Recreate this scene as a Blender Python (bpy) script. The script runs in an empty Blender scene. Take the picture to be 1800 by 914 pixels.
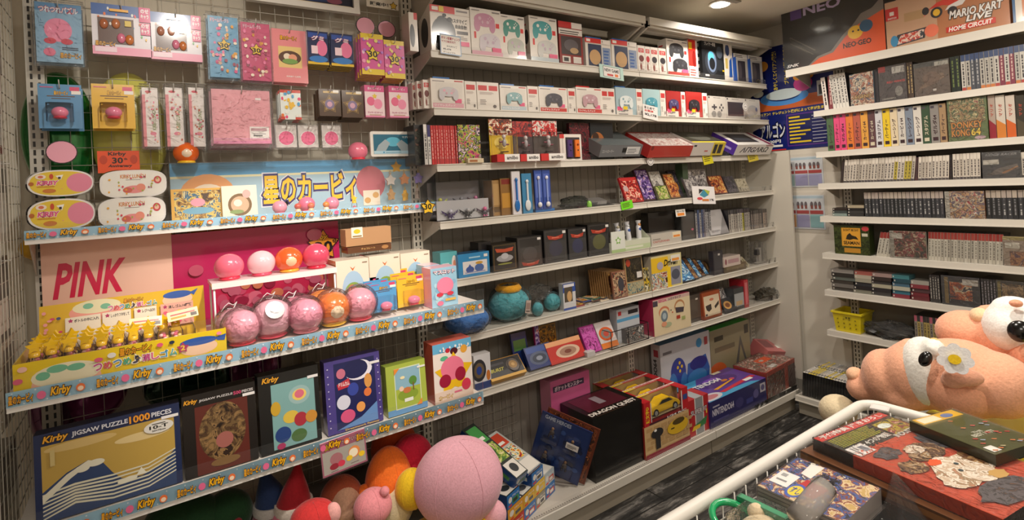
import bpy, math, random
from math import sin, cos, pi, radians as rad
from mathutils import Vector, Matrix
random.seed(7)
SC = bpy.context.scene
COL = SC.collection
# ---------------- camera, light, exposure ----------------
F_, YAW, PIT, ROL, CY_, CDY, CDX, H = 946.7163, .6014, -.0102, -.0559, 312.5241, 2.1054, -.9644, 1.45
_f = Vector((sin(YAW)*cos(PIT), cos(YAW)*cos(PIT), -sin(PIT)))
_r = Vector((cos(YAW), -sin(YAW), 0)); _u = _r.cross(_f)
R_ = _r*cos(ROL) + _u*sin(ROL); U_ = _u*cos(ROL) - _r*sin(ROL)
CAM = Vector((CDX, -CDY, H))
cd = bpy.data.cameras.new('camera'); cam = bpy.data.objects.new('camera', cd); COL.objects.link(cam)
cam.matrix_world = Matrix(((R_.x, U_.x, -_f.x, CAM.x), (R_.y, U_.y, -_f.y, CAM.y), (R_.z, U_.z, -_f.z, CAM.z), (0, 0, 0, 1)))
cd.sensor_width = 36; cd.sensor_fit = 'HORIZONTAL'; cd.lens = F_/1800*36
cd.shift_y = -(457-CY_)/1800; cd.clip_start = .05
SC.camera = cam
SC.view_settings.view_transform = 'Standard'; SC.view_settings.look = 'None'
SC.view_settings.gamma = 1; SC.view_settings.use_curve_mapping = False
SC.view_settings.exposure = 0.0
SC.cycles.transparent_max_bounces = 24; SC.cycles.max_bounces = 8
SC.cycles.sample_clamp_indirect = 3
w = bpy.data.worlds.new('world'); SC.world = w; w.use_nodes = True
w.node_tree.nodes['Background'].inputs[0].default_value = (1, .93, .84, 1)
w.node_tree.nodes['Background'].inputs[1].default_value = .2
CEIL = 2.38
def area(x, y, z, size, e, col=(1, .91, .80), tgt=None, spread=180):
    l = bpy.data.lights.new('ceiling_and_fill_light', 'AREA'); l.shape = 'DISK'; l.size = size; l.energy = e; l.color = col; l.spread = rad(spread)
    o = bpy.data.objects.new('ceiling_and_fill_light', l); COL.objects.link(o); o.location = (x, y, z)
    if tgt: o.rotation_euler = (Vector(tgt)-Vector((x, y, z))).to_track_quat('-Z', 'Y').to_euler()
    return o
def spot(x, y, z, tgt, e, ang, blend=.5, col=(1, .92, .82), r=.03):
    l = bpy.data.lights.new('track_and_fill_spot', 'SPOT'); l.energy = e; l.spot_size = rad(ang); l.spot_blend = blend; l.color = col; l.shadow_soft_size = r
    o = bpy.data.objects.new('track_and_fill_spot', l); COL.objects.link(o); o.location = (x, y, z)
    o.rotation_euler = (Vector(tgt)-Vector((x, y, z))).to_track_quat('-Z', 'Y').to_euler()
# shop downlights over the aisle, added soft fills, and spots on the pink display
area(1.70, -.42, CEIL-.02, .10, 8, spread=150)
area(.55, -1.15, CEIL-.02, .14, 13)
area(1.45, -1.55, CEIL-.02, .14, 17)
area(.4, -2.9, CEIL-.02, .6, 15)  # broad fill added behind the camera to soften the shadows
area(-1.0, -2.6, CEIL-.02, .6, 17)  # another fill added behind the camera for softer light
spot(-.45, -1.35, CEIL-.05, (-.52, -.25, 1.10), 88, 44, .6)
spot(-.80, -1.20, CEIL-.05, (-.75, 0, 1.62), 25, 70, .8)  # extra spot, added to brighten the upper wall behind the wire grid

# ---------------- projection helpers: shelf planes in metres from measured edges ----------------
FR = dict(a=(710, 0, 3.808), b=(1030, 0, 3.808), c=(730, 200, 4.571), d=(1050, 200, 4.571), e=(730, 380, 4.154), f=(1050, 370, 3.974),
          g=(800, 560, 2.583), h=(1080, 540, 3.515), j=(1360, 0, 3.516), k=(1420, 240, 4.353), l=(1420, 380, 3.516), m=(1380, 520, 3.514),
          n=(1200, 680, 3.0), i=(0, 0, 1.0), o=(0, 0, 3.047), p=(360, 0, 3.0475), q=(0, 250, 3.385), r=(380, 260, 3.265), s=(0, 440, 3.047),
          t=(360, 440, 3.046), u=(0, 660, 3.5975), v=(360, 600, 2.91), w=(1430, 510, 3.516), x=(620, 740, 4.615), y=(220, 780, 4.286), z=(930, 620, 3.809))
def px(fr, x, y): a, b, s = FR[fr]; return a+x/s, b+y/s
def hit(X, Y, ax, v):
    d = R_*((X-900)/F_) + U_*(-(Y-CY_)/F_) + _f
    return CAM + d*((v-CAM[ax])/d[ax])
def _lin(ax, val, base, which):          # move along world axis ax from base until it projects on column/row val
    e = Vector((0, 0, 0)); e[ax] = 1; b = base-CAM
    k, V = ((val-900)/F_, R_) if which == 'x' else (-(val-CY_)/F_, U_)
    return -(b.dot(V)-k*b.dot(_f))/(e.dot(V)-k*e.dot(_f))
def solX(X, y, z): return _lin(0, X, Vector((0, y, z)), 'x')
def solY(X, x, z): return _lin(1, X, Vector((x, 0, z)), 'x')
def solZ(Y, x, y): return _lin(2, Y, Vector((x, y, 0)), 'y')

# ---------------- materials ----------------
_M = {}
def lin(h):
    h = h.lstrip('#'); c = [int(h[i:i+2], 16)/255 for i in (0, 2, 4)]
    return [x/12.92 if x <= .04045 else ((x+.055)/1.055)**2.4 for x in c]
KIND = dict(P=(.34, .5), M=(.42, 0), V=(.22, .3), F=(.95, 0), W=(.8, 0), K=(.65, 0), B=(.12, .8))
def mat(c):
    """'#rrggbb' print; prefix letter picks the surface: P print, M painted metal, V vinyl, F plush, W wall, K card, B balloon foil; C clear, D wrinkled film, L lamp, N picture"""
    if c[0] == '#': c = 'P'+c
    if c in _M: return _M[c]
    m = bpy.data.materials.new({'P': 'printed_card', 'M': 'painted_metal', 'V': 'vinyl', 'F': 'plush_fabric', 'W': 'wall_paint', 'K': 'board', 'B': 'foil', 'C': 'clear_plastic', 'D': 'wrinkled_film', 'L': 'lamp', 'N': 'picture_print', 'T': 'tinted_plastic'}[c[0]])
    m.use_nodes = True; nt = m.node_tree; N = nt.nodes; L = nt.links; bs = N['Principled BSDF']; out = N['Material Output']
    _M[c] = m
    tc = N.new('ShaderNodeTexCoord')
    if c[0] in 'CDT':
        N.remove(bs)
        tint = lin(c[1:]) if len(c) > 2 else (1, 1, 1)
        tr = N.new('ShaderNodeBsdfTransparent'); gl = N.new('ShaderNodeBsdfGlossy'); mx = N.new('ShaderNodeMixShader'); lw = N.new('ShaderNodeLayerWeight')
        df = N.new('ShaderNodeBsdfDiffuse'); m2 = N.new('ShaderNodeMixShader')
        tr.inputs[0].default_value = (*[(.985 if c[0] != 'T' else .93)*x for x in tint], 1); gl.inputs['Roughness'].default_value = .07 if c[0] != 'D' else .12
        df.inputs[0].default_value = (*[.8*x for x in tint], 1)
        lw.inputs[0].default_value = .13 if c[0] != 'D' else .19
        m2.inputs[0].default_value = {'C': .014, 'D': .035, 'T': .40}[c[0]]
        L.new(lw.outputs['Fresnel'], mx.inputs[0]); L.new(m2.outputs[0], mx.inputs[1]); L.new(gl.outputs[0], mx.inputs[2])
        L.new(tr.outputs[0], m2.inputs[1]); L.new(df.outputs[0], m2.inputs[2]); L.new(mx.outputs[0], out.inputs[0])
        nz = N.new('ShaderNodeTexNoise'); bp = N.new('ShaderNodeBump')
        nz.inputs['Scale'].default_value = 45 if c[0] == 'D' else 6; nz.inputs['Detail'].default_value = 3; nz.inputs['Distortion'].default_value = 1.2
        bp.inputs['Strength'].default_value = .9 if c[0] == 'D' else .08; bp.inputs['Distance'].default_value = .012
        L.new(tc.outputs['Object'], nz.inputs['Vector']); L.new(nz.outputs[0], bp.inputs['Height']); L.new(bp.outputs[0], gl.inputs['Normal']); L.new(bp.outputs[0], lw.inputs['Normal'])
        return m
    if c[0] == 'L':
        bs.inputs['Base Color'].default_value = (1, 1, 1, 1); bs.inputs['Emission Color'].default_value = (1, .93, .8, 1); bs.inputs['Emission Strength'].default_value = float(c[1:])
        return m
    if c[0] == 'N':          # a busy printed picture: N<seed>:c1,c2,...
        sd, pal = c[1:].split(':'); pal = pal.split(',')
        nz = N.new('ShaderNodeTexNoise'); cr = N.new('ShaderNodeValToRGB'); mp = N.new('ShaderNodeMapping')
        mp.inputs['Location'].default_value = (float(sd)*1.7, float(sd)*.9, float(sd)*2.3)
        nz.inputs['Scale'].default_value = 30; nz.inputs['Detail'].default_value = 3.5; nz.inputs['Roughness'].default_value = .62; nz.inputs['Distortion'].default_value = 1.5
        cr.color_ramp.interpolation = 'CONSTANT'; el = cr.color_ramp.elements; n = len(pal)
        for i, p in enumerate(pal):
            pos = 0 if i == 0 else .30+.42*i/n
            e = el[0] if i == 0 else (el[1] if i == 1 else el.new(pos)); e.position = pos; e.color = (*lin(p), 1)
        L.new(tc.outputs['Object'], mp.inputs[0]); L.new(mp.outputs[0], nz.inputs['Vector']); L.new(nz.outputs[0], cr.inputs[0]); L.new(cr.outputs[0], bs.inputs['Base Color'])
        bs.inputs['Roughness'].default_value = .34; bs.inputs['Coat Weight'].default_value = .5; bs.inputs['Coat Roughness'].default_value = .12
        return m
    ro, coat = KIND[c[0]]; rgb = lin(c[1:])
    nz = N.new('ShaderNodeTexNoise'); mx = N.new('ShaderNodeMix'); mx.data_type = 'RGBA'
    sc, am = {'P': (8, .05), 'M': (5, .07), 'V': (6, .04), 'F': (170, .25), 'W': (2.5, .08), 'K': (14, .10), 'B': (5, .06)}[c[0]]
    nz.inputs['Scale'].default_value = sc; nz.inputs['Detail'].default_value = 4
    mx.inputs[6].default_value = (*[x*(1-am) for x in rgb], 1); mx.inputs[7].default_value = (*[min(1, x*(1+am)) for x in rgb], 1)
    L.new(tc.outputs['Object'], nz.inputs['Vector']); L.new(nz.outputs[0], mx.inputs[0]); L.new(mx.outputs[2], bs.inputs['Base Color'])
    bs.inputs['Roughness'].default_value = ro; bs.inputs['Coat Weight'].default_value = coat; bs.inputs['Coat Roughness'].default_value = .12
    if c[0] == 'B': bs.inputs['Metallic'].default_value = .5
    if c[0] in 'FWB':
        bp = N.new('ShaderNodeBump'); bp.inputs['Strength'].default_value = .6 if c[0] == 'F' else .15; bp.inputs['Distance'].default_value = .002
        L.new(nz.outputs[0], bp.inputs['Height']); L.new(bp.outputs[0], bs.inputs['Normal'])
    if c[0] == 'F': bs.inputs['Sheen Weight'].default_value = .25; bs.inputs['Sheen Roughness'].default_value = .4
    return m
PALS = dict(warm='#3a1c12,#8c2a18,#c9752c,#e8c070,#5a3a22', cool='#101c38,#24508c,#5a9cc8,#c8dce8,#3a3a5a', dark='#0c0c10,#2a2a34,#50485a,#181820,#8a8088',
            green='#20401c,#4c7c2c,#a8b84c,#e0d8a0,#6a4a20', pink='#d85a8c,#f0a0b8,#fbe4e8,#c83c60,#f4c8a0', multi='#1c2c5c,#c83028,#e8b830,#f0ece0,#2c7c4c,#d870a0',
            grey='#3c3a3c,#6c686a,#a8a4a4,#d8d4d0,#504c58', red='#3a0a0c,#8c1418,#d03028,#f0c8b0,#5a1a28', purple='#1c1440,#4a2c7c,#8c6cb8,#e0d4e8,#c84060',
            brown='#24140e,#4c2c1c,#7c5434,#b08c5c,#382018', sky='#7cc0dc,#a8dcec,#e8f4f4,#5ca0c8,#f0e090', yellow='#e0b020,#f4dc50,#f8f0c0,#d87820,#805010',
            orange='#c8401c,#e86c28,#f4a860,#f0e0c8,#2c2420', plast='#9a9690,#bdb9b2,#d8d4cc,#6e6a68,#868088')
def pic(p, seed=None): return 'N%d:%s' % (random.randint(1, 400) if seed is None else seed, PALS.get(p, p))

# ---------------- text ----------------
_T = {}
def tmesh(s, off=.03, shear=0):
    k = (s, off, shear)
    if k not in _T:
        c = bpy.data.curves.new('t', 'FONT'); c.body = s; c.resolution_u = 2; c.offset = off; c.shear = shear
        o = bpy.data.objects.new('t', c); m = o.to_mesh()
        v = [(a.co.x, a.co.y) for a in m.vertices]; f = [tuple(p.vertices) for p in m.polygons]
        o.to_mesh_clear(); bpy.data.objects.remove(o); bpy.data.curves.remove(c)
        _T[k] = (v, f)
    return _T[k]

# ---------------- mesh builder ----------------
I4 = Matrix.Identity(4)
class MB:
    def __init__(s): s.v = []; s.f = []; s.m = []; s.sm = []; s.names = []
    def mi(s, c):
        if c not in s.names: s.names.append(c)
        return s.names.index(c)
    def add(s, vs, fs, c, sm=False, M=None):
        b = len(s.v); s.v += [tuple(M @ Vector(v)) if M else tuple(v) for v in vs]
        i = s.mi(c)
        for f in fs: s.f.append(tuple(b+k for k in f)); s.m.append(i); s.sm.append(sm)
        return s
    def box(s, x0, x1, y0, y1, z0, z1, c, M=None, front=None, top=None, side=None, bot=None):
        vs = [(x0, y0, z0), (x1, y0, z0), (x1, y1, z0), (x0, y1, z0), (x0, y0, z1), (x1, y0, z1), (x1, y1, z1), (x0, y1, z1)]
        fs = [((0, 1, 5, 4), front), ((3, 7, 6, 2), None), ((0, 4, 7, 3), side), ((1, 2, 6, 5), side), ((4, 5, 6, 7), top), ((0, 3, 2, 1), bot)]
        b = len(s.v); s.v += [tuple(M @ Vector(v)) if M else v for v in vs]
        for f, cc in fs: s.f.append(tuple(b+k for k in f)); s.m.append(s.mi(cc or c)); s.sm.append(False)
        return s
    def rbox(s, w, d, h, r, c, M=None, cap=None, seg=6, sm=True, o=(0, 0, 0)):   # box with round vertical corners, origin at base centre
        pts = []
        for cx, cy, a0 in ((w/2-r, d/2-r, 0), (-w/2+r, d/2-r, 90), (-w/2+r, -d/2+r, 180), (w/2-r, -d/2+r, 270)):
            for i in range(seg+1): a = rad(a0+90*i/seg); pts.append((o[0]+cx+r*cos(a), o[1]+cy+r*sin(a)))
        return s.prism(pts, o[2], o[2]+h, c, M, cap, sm)
    def prism(s, pts, z0, z1, c, M=None, cap=None, sm=False):
        n = len(pts); vs = [(x, y, z0) for x, y in pts]+[(x, y, z1) for x, y in pts]
        s.add(vs, [(i, (i+1) % n, n+(i+1) % n, n+i) for i in range(n)], c, sm, M)
        s.add(vs, [tuple(range(n))[::-1], tuple(range(n, 2*n))], cap or c, False, M)
        return s
    def sph(s, cx, cy, cz, rx, ry, rz, c, M=None, seg=20, ring=12, th=None):
        vs = []; fs = []
        for j in range(ring+1):
            t = pi*j/ring
            for i in range(seg):
                a = 2*pi*i/seg; vs.append((cx+rx*sin(t)*cos(a), cy+ry*sin(t)*sin(a), cz+rz*cos(t)))
        for j in range(ring):
            for i in range(seg):
                k = (i+1) % seg
                q = (j*seg+i, (j+1)*seg+i, (j+1)*seg+k, j*seg+k)
                fs.append(q if 0 < j < ring-1 else (q[:3] if j == 0 else (q[0], q[1], q[3])))
        return s.add(vs, fs, c, True, M)
    def lathe(s, prof, c, M=None, seg=18, sm=True):
        vs = []; fs = []
        for r, z in prof:
            for i in range(seg): a = 2*pi*i/seg; vs.append((r*cos(a), r*sin(a), z))
        for j in range(len(prof)-1):
            for i in range(seg): k = (i+1) % seg; fs.append((j*seg+i, j*seg+k, (j+1)*seg+k, (j+1)*seg+i))
        fs2 = [tuple(range(seg))[::-1], tuple((len(prof)-1)*seg+i for i in range(seg))]
        s.add(vs, fs, c, sm, M); return s.add(vs, fs2, c, False, M)
    def tube(s, pts, r, c, seg=6, M=None, closed=False):
        pts = [Vector(p) for p in pts]; n = len(pts); vs = []; fs = []; up = None
        for i, p in enumerate(pts):
            a = pts[i-1] if (i > 0 or closed) else p; b = pts[(i+1) % n] if (i < n-1 or closed) else p
            d = (b-a).normalized()
            if up is None: up = d.orthogonal().normalized()
            up = (up-d*up.dot(d)).normalized(); w_ = d.cross(up)
            for k in range(seg): t = 2*pi*k/seg; vs.append(tuple(p+up*(r*cos(t))+w_*(r*sin(t))))
        m = n if closed else n-1
        for i in range(m):
            for k in range(seg): l = (k+1) % seg; j = (i+1) % n; fs.append((i*seg+k, i*seg+l, j*seg+l, j*seg+k))
        if not closed: fs += [tuple(range(seg))[::-1], tuple((n-1)*seg+k for k in range(seg))]
        return s.add(vs, fs, c, True, M)
    def wire(s, p, q, r, c): return s.tube([p, q], r, c, 4)
    def art(s, items, w, h, M=None, face='front', o=(0, 0, 0), d=0):
        """print laid on a face; coordinates 0..1 over w x h, origin at the face's lower left corner"""
        if face == 'front': fr = lambda x, y, e: (o[0]+x*w, o[1]-e, o[2]+y*h)
        elif face == 'top': fr = lambda x, y, e: (o[0]+x*w, o[1]+y*h, o[2]+e)
        elif face == 'left': fr = lambda x, y, e: (o[0]-e, o[1]+(1-x)*w, o[2]+y*h)
        elif face == 'right': fr = lambda x, y, e: (o[0]+e, o[1]+x*w, o[2]+y*h)
        e = .0003
        for it in items:
            k = it[0]; e += .00012
            if k == 'r': x0, y0, x1, y1, c = it[1:6]; P = [(x0, y0), (x1, y0), (x1, y1), (x0, y1)]
            elif k == 'e':
                cx, cy, rx, ry, c = it[1:6]; n = 22; P = [(cx+rx*cos(2*pi*i/n), cy+ry*sin(2*pi*i/n)) for i in range(n)]
            elif k == 's':
                cx, cy, r, c = it[1:5]; P = []
                for i in range(10): a = pi/2+pi*i/5; q = r if i % 2 == 0 else r*.55; P.append((cx+q*cos(a), cy+q*sin(a)*w/h))
            elif k == 'p': P, c = it[1], it[2]
            elif k in ('t', 'v'):
                txt, x0, y0, x1, y1, c = it[1:7]; ol = it[7] if len(it) > 7 else None; sh = it[8] if len(it) > 8 else 0
                v, f = tmesh(txt, .03, sh)
                if not v: continue
                ax, bx = min(p[0] for p in v), max(p[0] for p in v); ay, by = min(p[1] for p in v), max(p[1] for p in v)
                def put(v, f, c, e):
                    if k == 't': q = [(x0+(p[0]-ax)/(bx-ax)*(x1-x0), y0+(p[1]-ay)/(by-ay)*(y1-y0)) for p in v]
                    else: q = [(x1-(p[1]-ay)/(by-ay)*(x1-x0), y0+(p[0]-ax)/(bx-ax)*(y1-y0)) for p in v]
                    s.add([fr(x, y, e) for x, y in q], f, c, False, M)
                if ol: v2, f2 = tmesh(txt, .10, sh); put(v2, f2, ol, e); e += .00025
                put(v, f, c, e); continue
            s.add([fr(x, y, e) for x, y in P], [tuple(range(len(P)))], c, False, M)
        return s
    def build(s, name, parent=None, loc=(0, 0, 0), rot=(0, 0, 0)):
        me = bpy.data.meshes.new(name); me.from_pydata(s.v, [], s.f)
        for c in s.names: me.materials.append(mat(c))
        me.polygons.foreach_set('material_index', s.m); me.polygons.foreach_set('use_smooth', s.sm); me.update()
        ob = bpy.data.objects.new(name, me); COL.objects.link(ob)
        if parent is not None: ob.parent = parent
        ob.location = loc; ob.rotation_euler = rot
        return ob
def tag(o, label, cat, group=None, kind=None):
    if label: o['label'] = label
    if cat: o['category'] = cat
    if group: o['group'] = group
    if kind: o['kind'] = kind
    return o
def struct(o): o['kind'] = 'structure'; return o
def dup(r, loc, rot=None, label=None, group=None):
    c = r.copy(); COL.objects.link(c); c.location = loc
    if rot is not None: c.rotation_euler = rot
    if label: c['label'] = label
    if group: c['group'] = group
    for ch in list(r.children):
        d = ch.copy(); COL.objects.link(d); d.parent = c
        for g in list(ch.children): e = g.copy(); COL.objects.link(e); e.parent = d
    return c
def mod(o, t, **k):
    m = o.modifiers.new(t.lower(), t)
    for a, b in k.items(): setattr(m, a, b)
    return m
# ---------------- the room ----------------
AZ = [1.998, 1.767, 1.542, 1.313, 1.077, .8475, .611]; AY = -.175; DZ = .123; DY = -.36
K1, K2, K3 = 1.356, .998, .6795; KY = -.447
CZ = [2.037, 1.773, 1.533, 1.347, 1.156, .941, .725, .491]; CX = 2.312; CY0 = -.51
XB = 2.48
def fl():
    m = bpy.data.materials.new('dark_vinyl_floor'); m.use_nodes = True; nt = m.node_tree; N = nt.nodes; L = nt.links; b = N['Principled BSDF']
    tc = N.new('ShaderNodeTexCoord'); mp = N.new('ShaderNodeMapping'); mp.inputs['Scale'].default_value = (1.6, 7, 1)
    n1 = N.new('ShaderNodeTexNoise'); n1.inputs['Scale'].default_value = 3.2; n1.inputs['Detail'].default_value = 9; n1.inputs['Roughness'].default_value = .72; n1.inputs['Distortion'].default_value = .6
    cr = N.new('ShaderNodeValToRGB'); e = cr.color_ramp.elements; e[0].position = .36; e[0].color = (.006, .006, .006, 1); e[1].position = .68; e[1].color = (.34, .32, .29, 1)
    x = e.new(.52); x.color = (.045, .042, .039, 1)
    br = N.new('ShaderNodeTexBrick'); br.inputs['Scale'].default_value = 1; br.inputs['Mortar Size'].default_value = .004; br.inputs['Brick Width'].default_value = .9; br.inputs['Row Height'].default_value = .15
    br.inputs['Color1'].default_value = (1, 1, 1, 1); br.inputs['Color2'].default_value = (.6, .6, .6, 1); br.inputs['Mortar'].default_value = (.05, .05, .05, 1)
    mu = N.new('ShaderNodeMix'); mu.data_type = 'RGBA'; mu.blend_type = 'MULTIPLY'; mu.inputs[0].default_value = 1
    L.new(tc.outputs['Object'], mp.inputs[0]); L.new(mp.outputs[0], n1.inputs['Vector']); L.new(n1.outputs[0], cr.inputs[0]); L.new(tc.outputs['Object'], br.inputs['Vector'])
    L.new(cr.outputs[0], mu.inputs[6]); L.new(br.outputs[0], mu.inputs[7]); L.new(mu.outputs[2], b.inputs['Base Color']); b.inputs['Roughness'].default_value = .55
    bp = N.new('ShaderNodeBump'); bp.inputs['Strength'].default_value = .3; bp.inputs['Distance'].default_value = .004; L.new(n1.outputs[0], bp.inputs['Height']); L.new(bp.outputs[0], b.inputs['Normal'])
    return m
_M['FLOOR'] = fl()
struct(MB().box(-1.9, XB+.1, -3.6, .3, -.1, 0, 'FLOOR').build('floor'))
struct(MB().box(-1.9, XB+.1, -3.6, .3, CEIL, CEIL+.1, 'W#d8d0c0').build('ceiling'))
struct(MB().box(-1.9, XB+.1, .105, .3, 0, CEIL, 'W#ded6c4').build('wall_back'))
struct(MB().box(XB, XB+.1, -3.6, .105, 0, CEIL, 'W#d4cdc0').build('wall_right'))
struct(MB().box(-1.9, -1.8, -3.6, .105, 0, CEIL, 'W#d0c8bc').build('wall_left'))
struct(MB().box(-1.9, XB+.1, -3.7, -3.6, 0, CEIL, 'W#dcd4c8').build('wall_front'))
def fix(m, o): return o

def upright(x, y, z0, z1, label, face='y', w=.042):
    b = MB(); t = .02
    if face == 'y': b.box(-w/2, w/2, 0, t, 0, z1-z0, 'M#c9c4b8')
    else: b.box(0, t, -w/2, w/2, 0, z1-z0, 'M#c9c4b8')
    k = 0; z = .04
    while z < z1-z0-.04:
        for s in (-1, 1):
            if face == 'y': b.add([(s*.009-.003, -.0006, z), (s*.009+.003, -.0006, z), (s*.009+.003, -.0006, z+.016), (s*.009-.003, -.0006, z+.016)], [(0, 1, 2, 3)], 'P#15120f')
            else: b.add([(-.0006, s*.009-.003, z), (-.0006, s*.009+.003, z), (-.0006, s*.009+.003, z+.016), (-.0006, s*.009-.003, z+.016)], [(0, 1, 2, 3)], 'P#15120f')
        z += .025
    return tag(b.build('shelf_upright', loc=(x, y, z0)), label, 'shelf upright')
upright(-1.212, -.012, .12, 2.3, 'slotted steel upright beside the wire side panel')
upright(-.022, -.012, .12, 2.3, 'slotted steel upright between the pink display and the controller shelves')
upright(1.2, -.005, .12, 2.25, 'slotted steel upright behind the joint of the two controller shelf bays')
upright(2.36, -.005, .12, 2.25, 'slotted steel upright at the far end of the controller shelves')
upright(XB-.022, -.60, .13, 2.1, 'slotted steel upright behind the disc game shelves', 'x')
upright(XB-.022, -1.5, .13, 2.1, 'second slotted steel upright behind the disc game shelves, hidden by covers', 'x')

# back panels (ribbed grey steel) of the two bays, and one low in the pink bay
def backpanel(x0, x1, z0, z1, label, c='M#8c867d'):
    b = MB().box(0, x1-x0, 0, .012, 0, z1-z0, c)
    n = int((x1-x0)/.05)
    for i in range(1, n): b.box(i*(x1-x0)/n-.002, i*(x1-x0)/n+.002, -.0015, 0, 0, z1-z0, 'M#7c766e')
    return tag(b.build('back_panel', loc=(x0, .012, z0)), label, 'back panel')
backpanel(0, 1.18, .12, 2.22, 'ribbed grey steel back panel behind the near controller bay')
backpanel(1.22, 2.34, .12, 2.22, 'ribbed grey steel back panel behind the far controller bay')
backpanel(-.50, -.045, .12, 1.33, 'plain grey back panel behind the lower shelves of the pink display', 'M#8a8478')
# side panel closing the far end
tag(MB().box(2.395, 2.41, -.30, .01, .12, 1.56, 'M#c8c2b6').build('end_panel'), 'off-white end panel closing the far end of the controller shelves', 'end panel')

# wire grid panels
def grid(name, w, h, label, M, loc, px_=.05, pz=.054, c='M#c4bfb2', r=.0014):
    b = MB(); n = int(w/px_)
    for i in range(n+1): b.wire((i*px_, 0, 0), (i*px_, 0, h), r, c)
    for j in range(int(h/pz)+1): b.wire((0, -.003, j*pz), (w, -.003, j*pz), r, c)
    o = b.build(name, loc=loc); o.rotation_euler = M
    return tag(o, label, 'wire panel')
grid('wire_panel', 1.15, 2.18, 'white wire grid panel behind the pink display', (0, 0, 0), (-1.188, -.004, .12))
grid('wire_panel', 1.3, 2.28, 'white wire grid side panel running out past the camera beside the pink display', (0, 0, -pi/2), (-1.262, .02, .02), .042, .05)
grid('wire_panel', .40, .40, 'small wire grid low on the back panel above the toy train boxes', (0, 0, 0), (.03, .0, .14), .035, .04, 'M#a8a296')

# canopy over the controller bays and ceiling rail
def canopy(x0, x1, z, label):
    L = x1-x0
    b = MB().box(0, L, 0, .02, 0, .05, 'M#bdb6a8').box(0, L, .02, .24, .035, .05, 'M#a8a194').box(0, L, -.012, 0, .012, .05, 'M#c9c3b6')
    o = b.build('canopy', loc=(x0, -.24, z)); tag(o, label, 'canopy')
    for x in (0.0, L-.02):
        p = MB(); p.add([(x, .24, -.10), (x, .24, .04), (x, 0, .035), (x, 0, .005), (x+.014, .24, -.10), (x+.014, .24, .04), (x+.014, 0, .035), (x+.014, 0, .005)],
                        [(0, 1, 2, 3), (4, 7, 6, 5), (0, 3, 7, 4), (1, 5, 6, 2), (3, 2, 6, 7)], 'M#b8b1a4'); p.build('bracket', o)
    return o
zc = solZ(190/4.09, 1.19, -.24)
c1 = canopy(.01, 1.19, zc, 'grey steel canopy above the near controller bay')
c2 = canopy(1.22, 2.38, zc, 'grey steel canopy above the far controller bay')
b = MB().box(0, 1.05, 0, .05, 0, .03, 'M#e8e4dc'); b.build('lamp_tube', c2, loc=(.05, .06, .004))
b = MB().box(0, 1.3, 0, .07, 0, .03, 'M#c9c2b4').box(0, 1.3, .02, .05, -.006, 0, 'M#8c8678')
for i in range(16): b.box(1.02+.016*i, 1.028+.016*i, -.0008, 0, .006, .024, 'P#40382c')
tag(b.build('ceiling_rail', loc=(.35, -.52, CEIL-.045)), 'perforated steel rail fixed under the ceiling in front of the canopy', 'rail')
# ceiling downlights
def downlight(x, y, label):
    b = MB().lathe([(.062, -.004), (.062, .004), (.050, .006), (.050, .0)], 'M#f0ece4'); o = b.build('downlight', loc=(x, y, CEIL-.006)); tag(o, label, 'ceiling light')
    MB().lathe([(.046, -.010), (.048, -.0042)], 'L9').build('diffuser', o)
downlight(1.70, -.345, 'round glowing downlight in the ceiling above the controller shelves')

# ---------------- shelves ----------------
WH, WL = 'M#c8c2b7', 'M#d6d1c7'
def shelf(x0, x1, z, y, label, lip=.030, rail=None, guard=.03, depth=None, name='wall_shelf', bz=None, ends=True):
    """board from the wall to y; z is the top of the front lip, bz the board top"""
    bz = z if bz is None else bz; L = x1-x0; D = -y
    o = MB().box(0, L, 0, D-.004, bz-z-.018, bz-z, WH).build(name, loc=(x0, y, z)); tag(o, label, 'shelf')
    MB().box(0, L, -.006, .0, -lip, 0, WL).box(0, L, -.009, -.006, -lip, -lip+.004, WL).box(0, L, -.009, -.006, -.004, 0, WL).build('front_lip', o)
    for x in (.0, L-.004):
        p = MB(); p.add([(x, D, -.09), (x, D, -.018+bz-z), (x, .01, -.018+bz-z), (x, .01, -.03), (x+.004, D, -.09), (x+.004, D, -.018+bz-z), (x+.004, .01, -.018+bz-z), (x+.004, .01, -.03)],
                        [(0, 1, 2, 3), (4, 7, 6, 5), (0, 3, 7, 4), (2, 6, 7, 3)], WH); p.build('bracket', o)
    if guard: MB().box(.002, L-.002, -.002, -.0005, 0, guard, 'C').build('clear_guard', o)
    return o
rows = ['top row of boxed controllers', 'second row of window-boxed controllers', 'red spines and figure packs', 'charm figures and spoons', 'dark figure boxes and a carton of tubes', 'teal plush and card packs', 'spinning-top boxes']
rows2 = ['black headset box', 'purple and black controller packs', 'tilted console boxes', 'loose clear game packs', 'upright pale game cases', 'stacked small boxes', 'cream headphone box']
for i, z in enumerate(AZ):
    shelf(0, 1.198, z, AY, 'steel shelf of the near bay carrying the '+rows[i])
    shelf(1.202, 2.395, z, AY, 'steel shelf of the far bay carrying the '+rows2[i])
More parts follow.
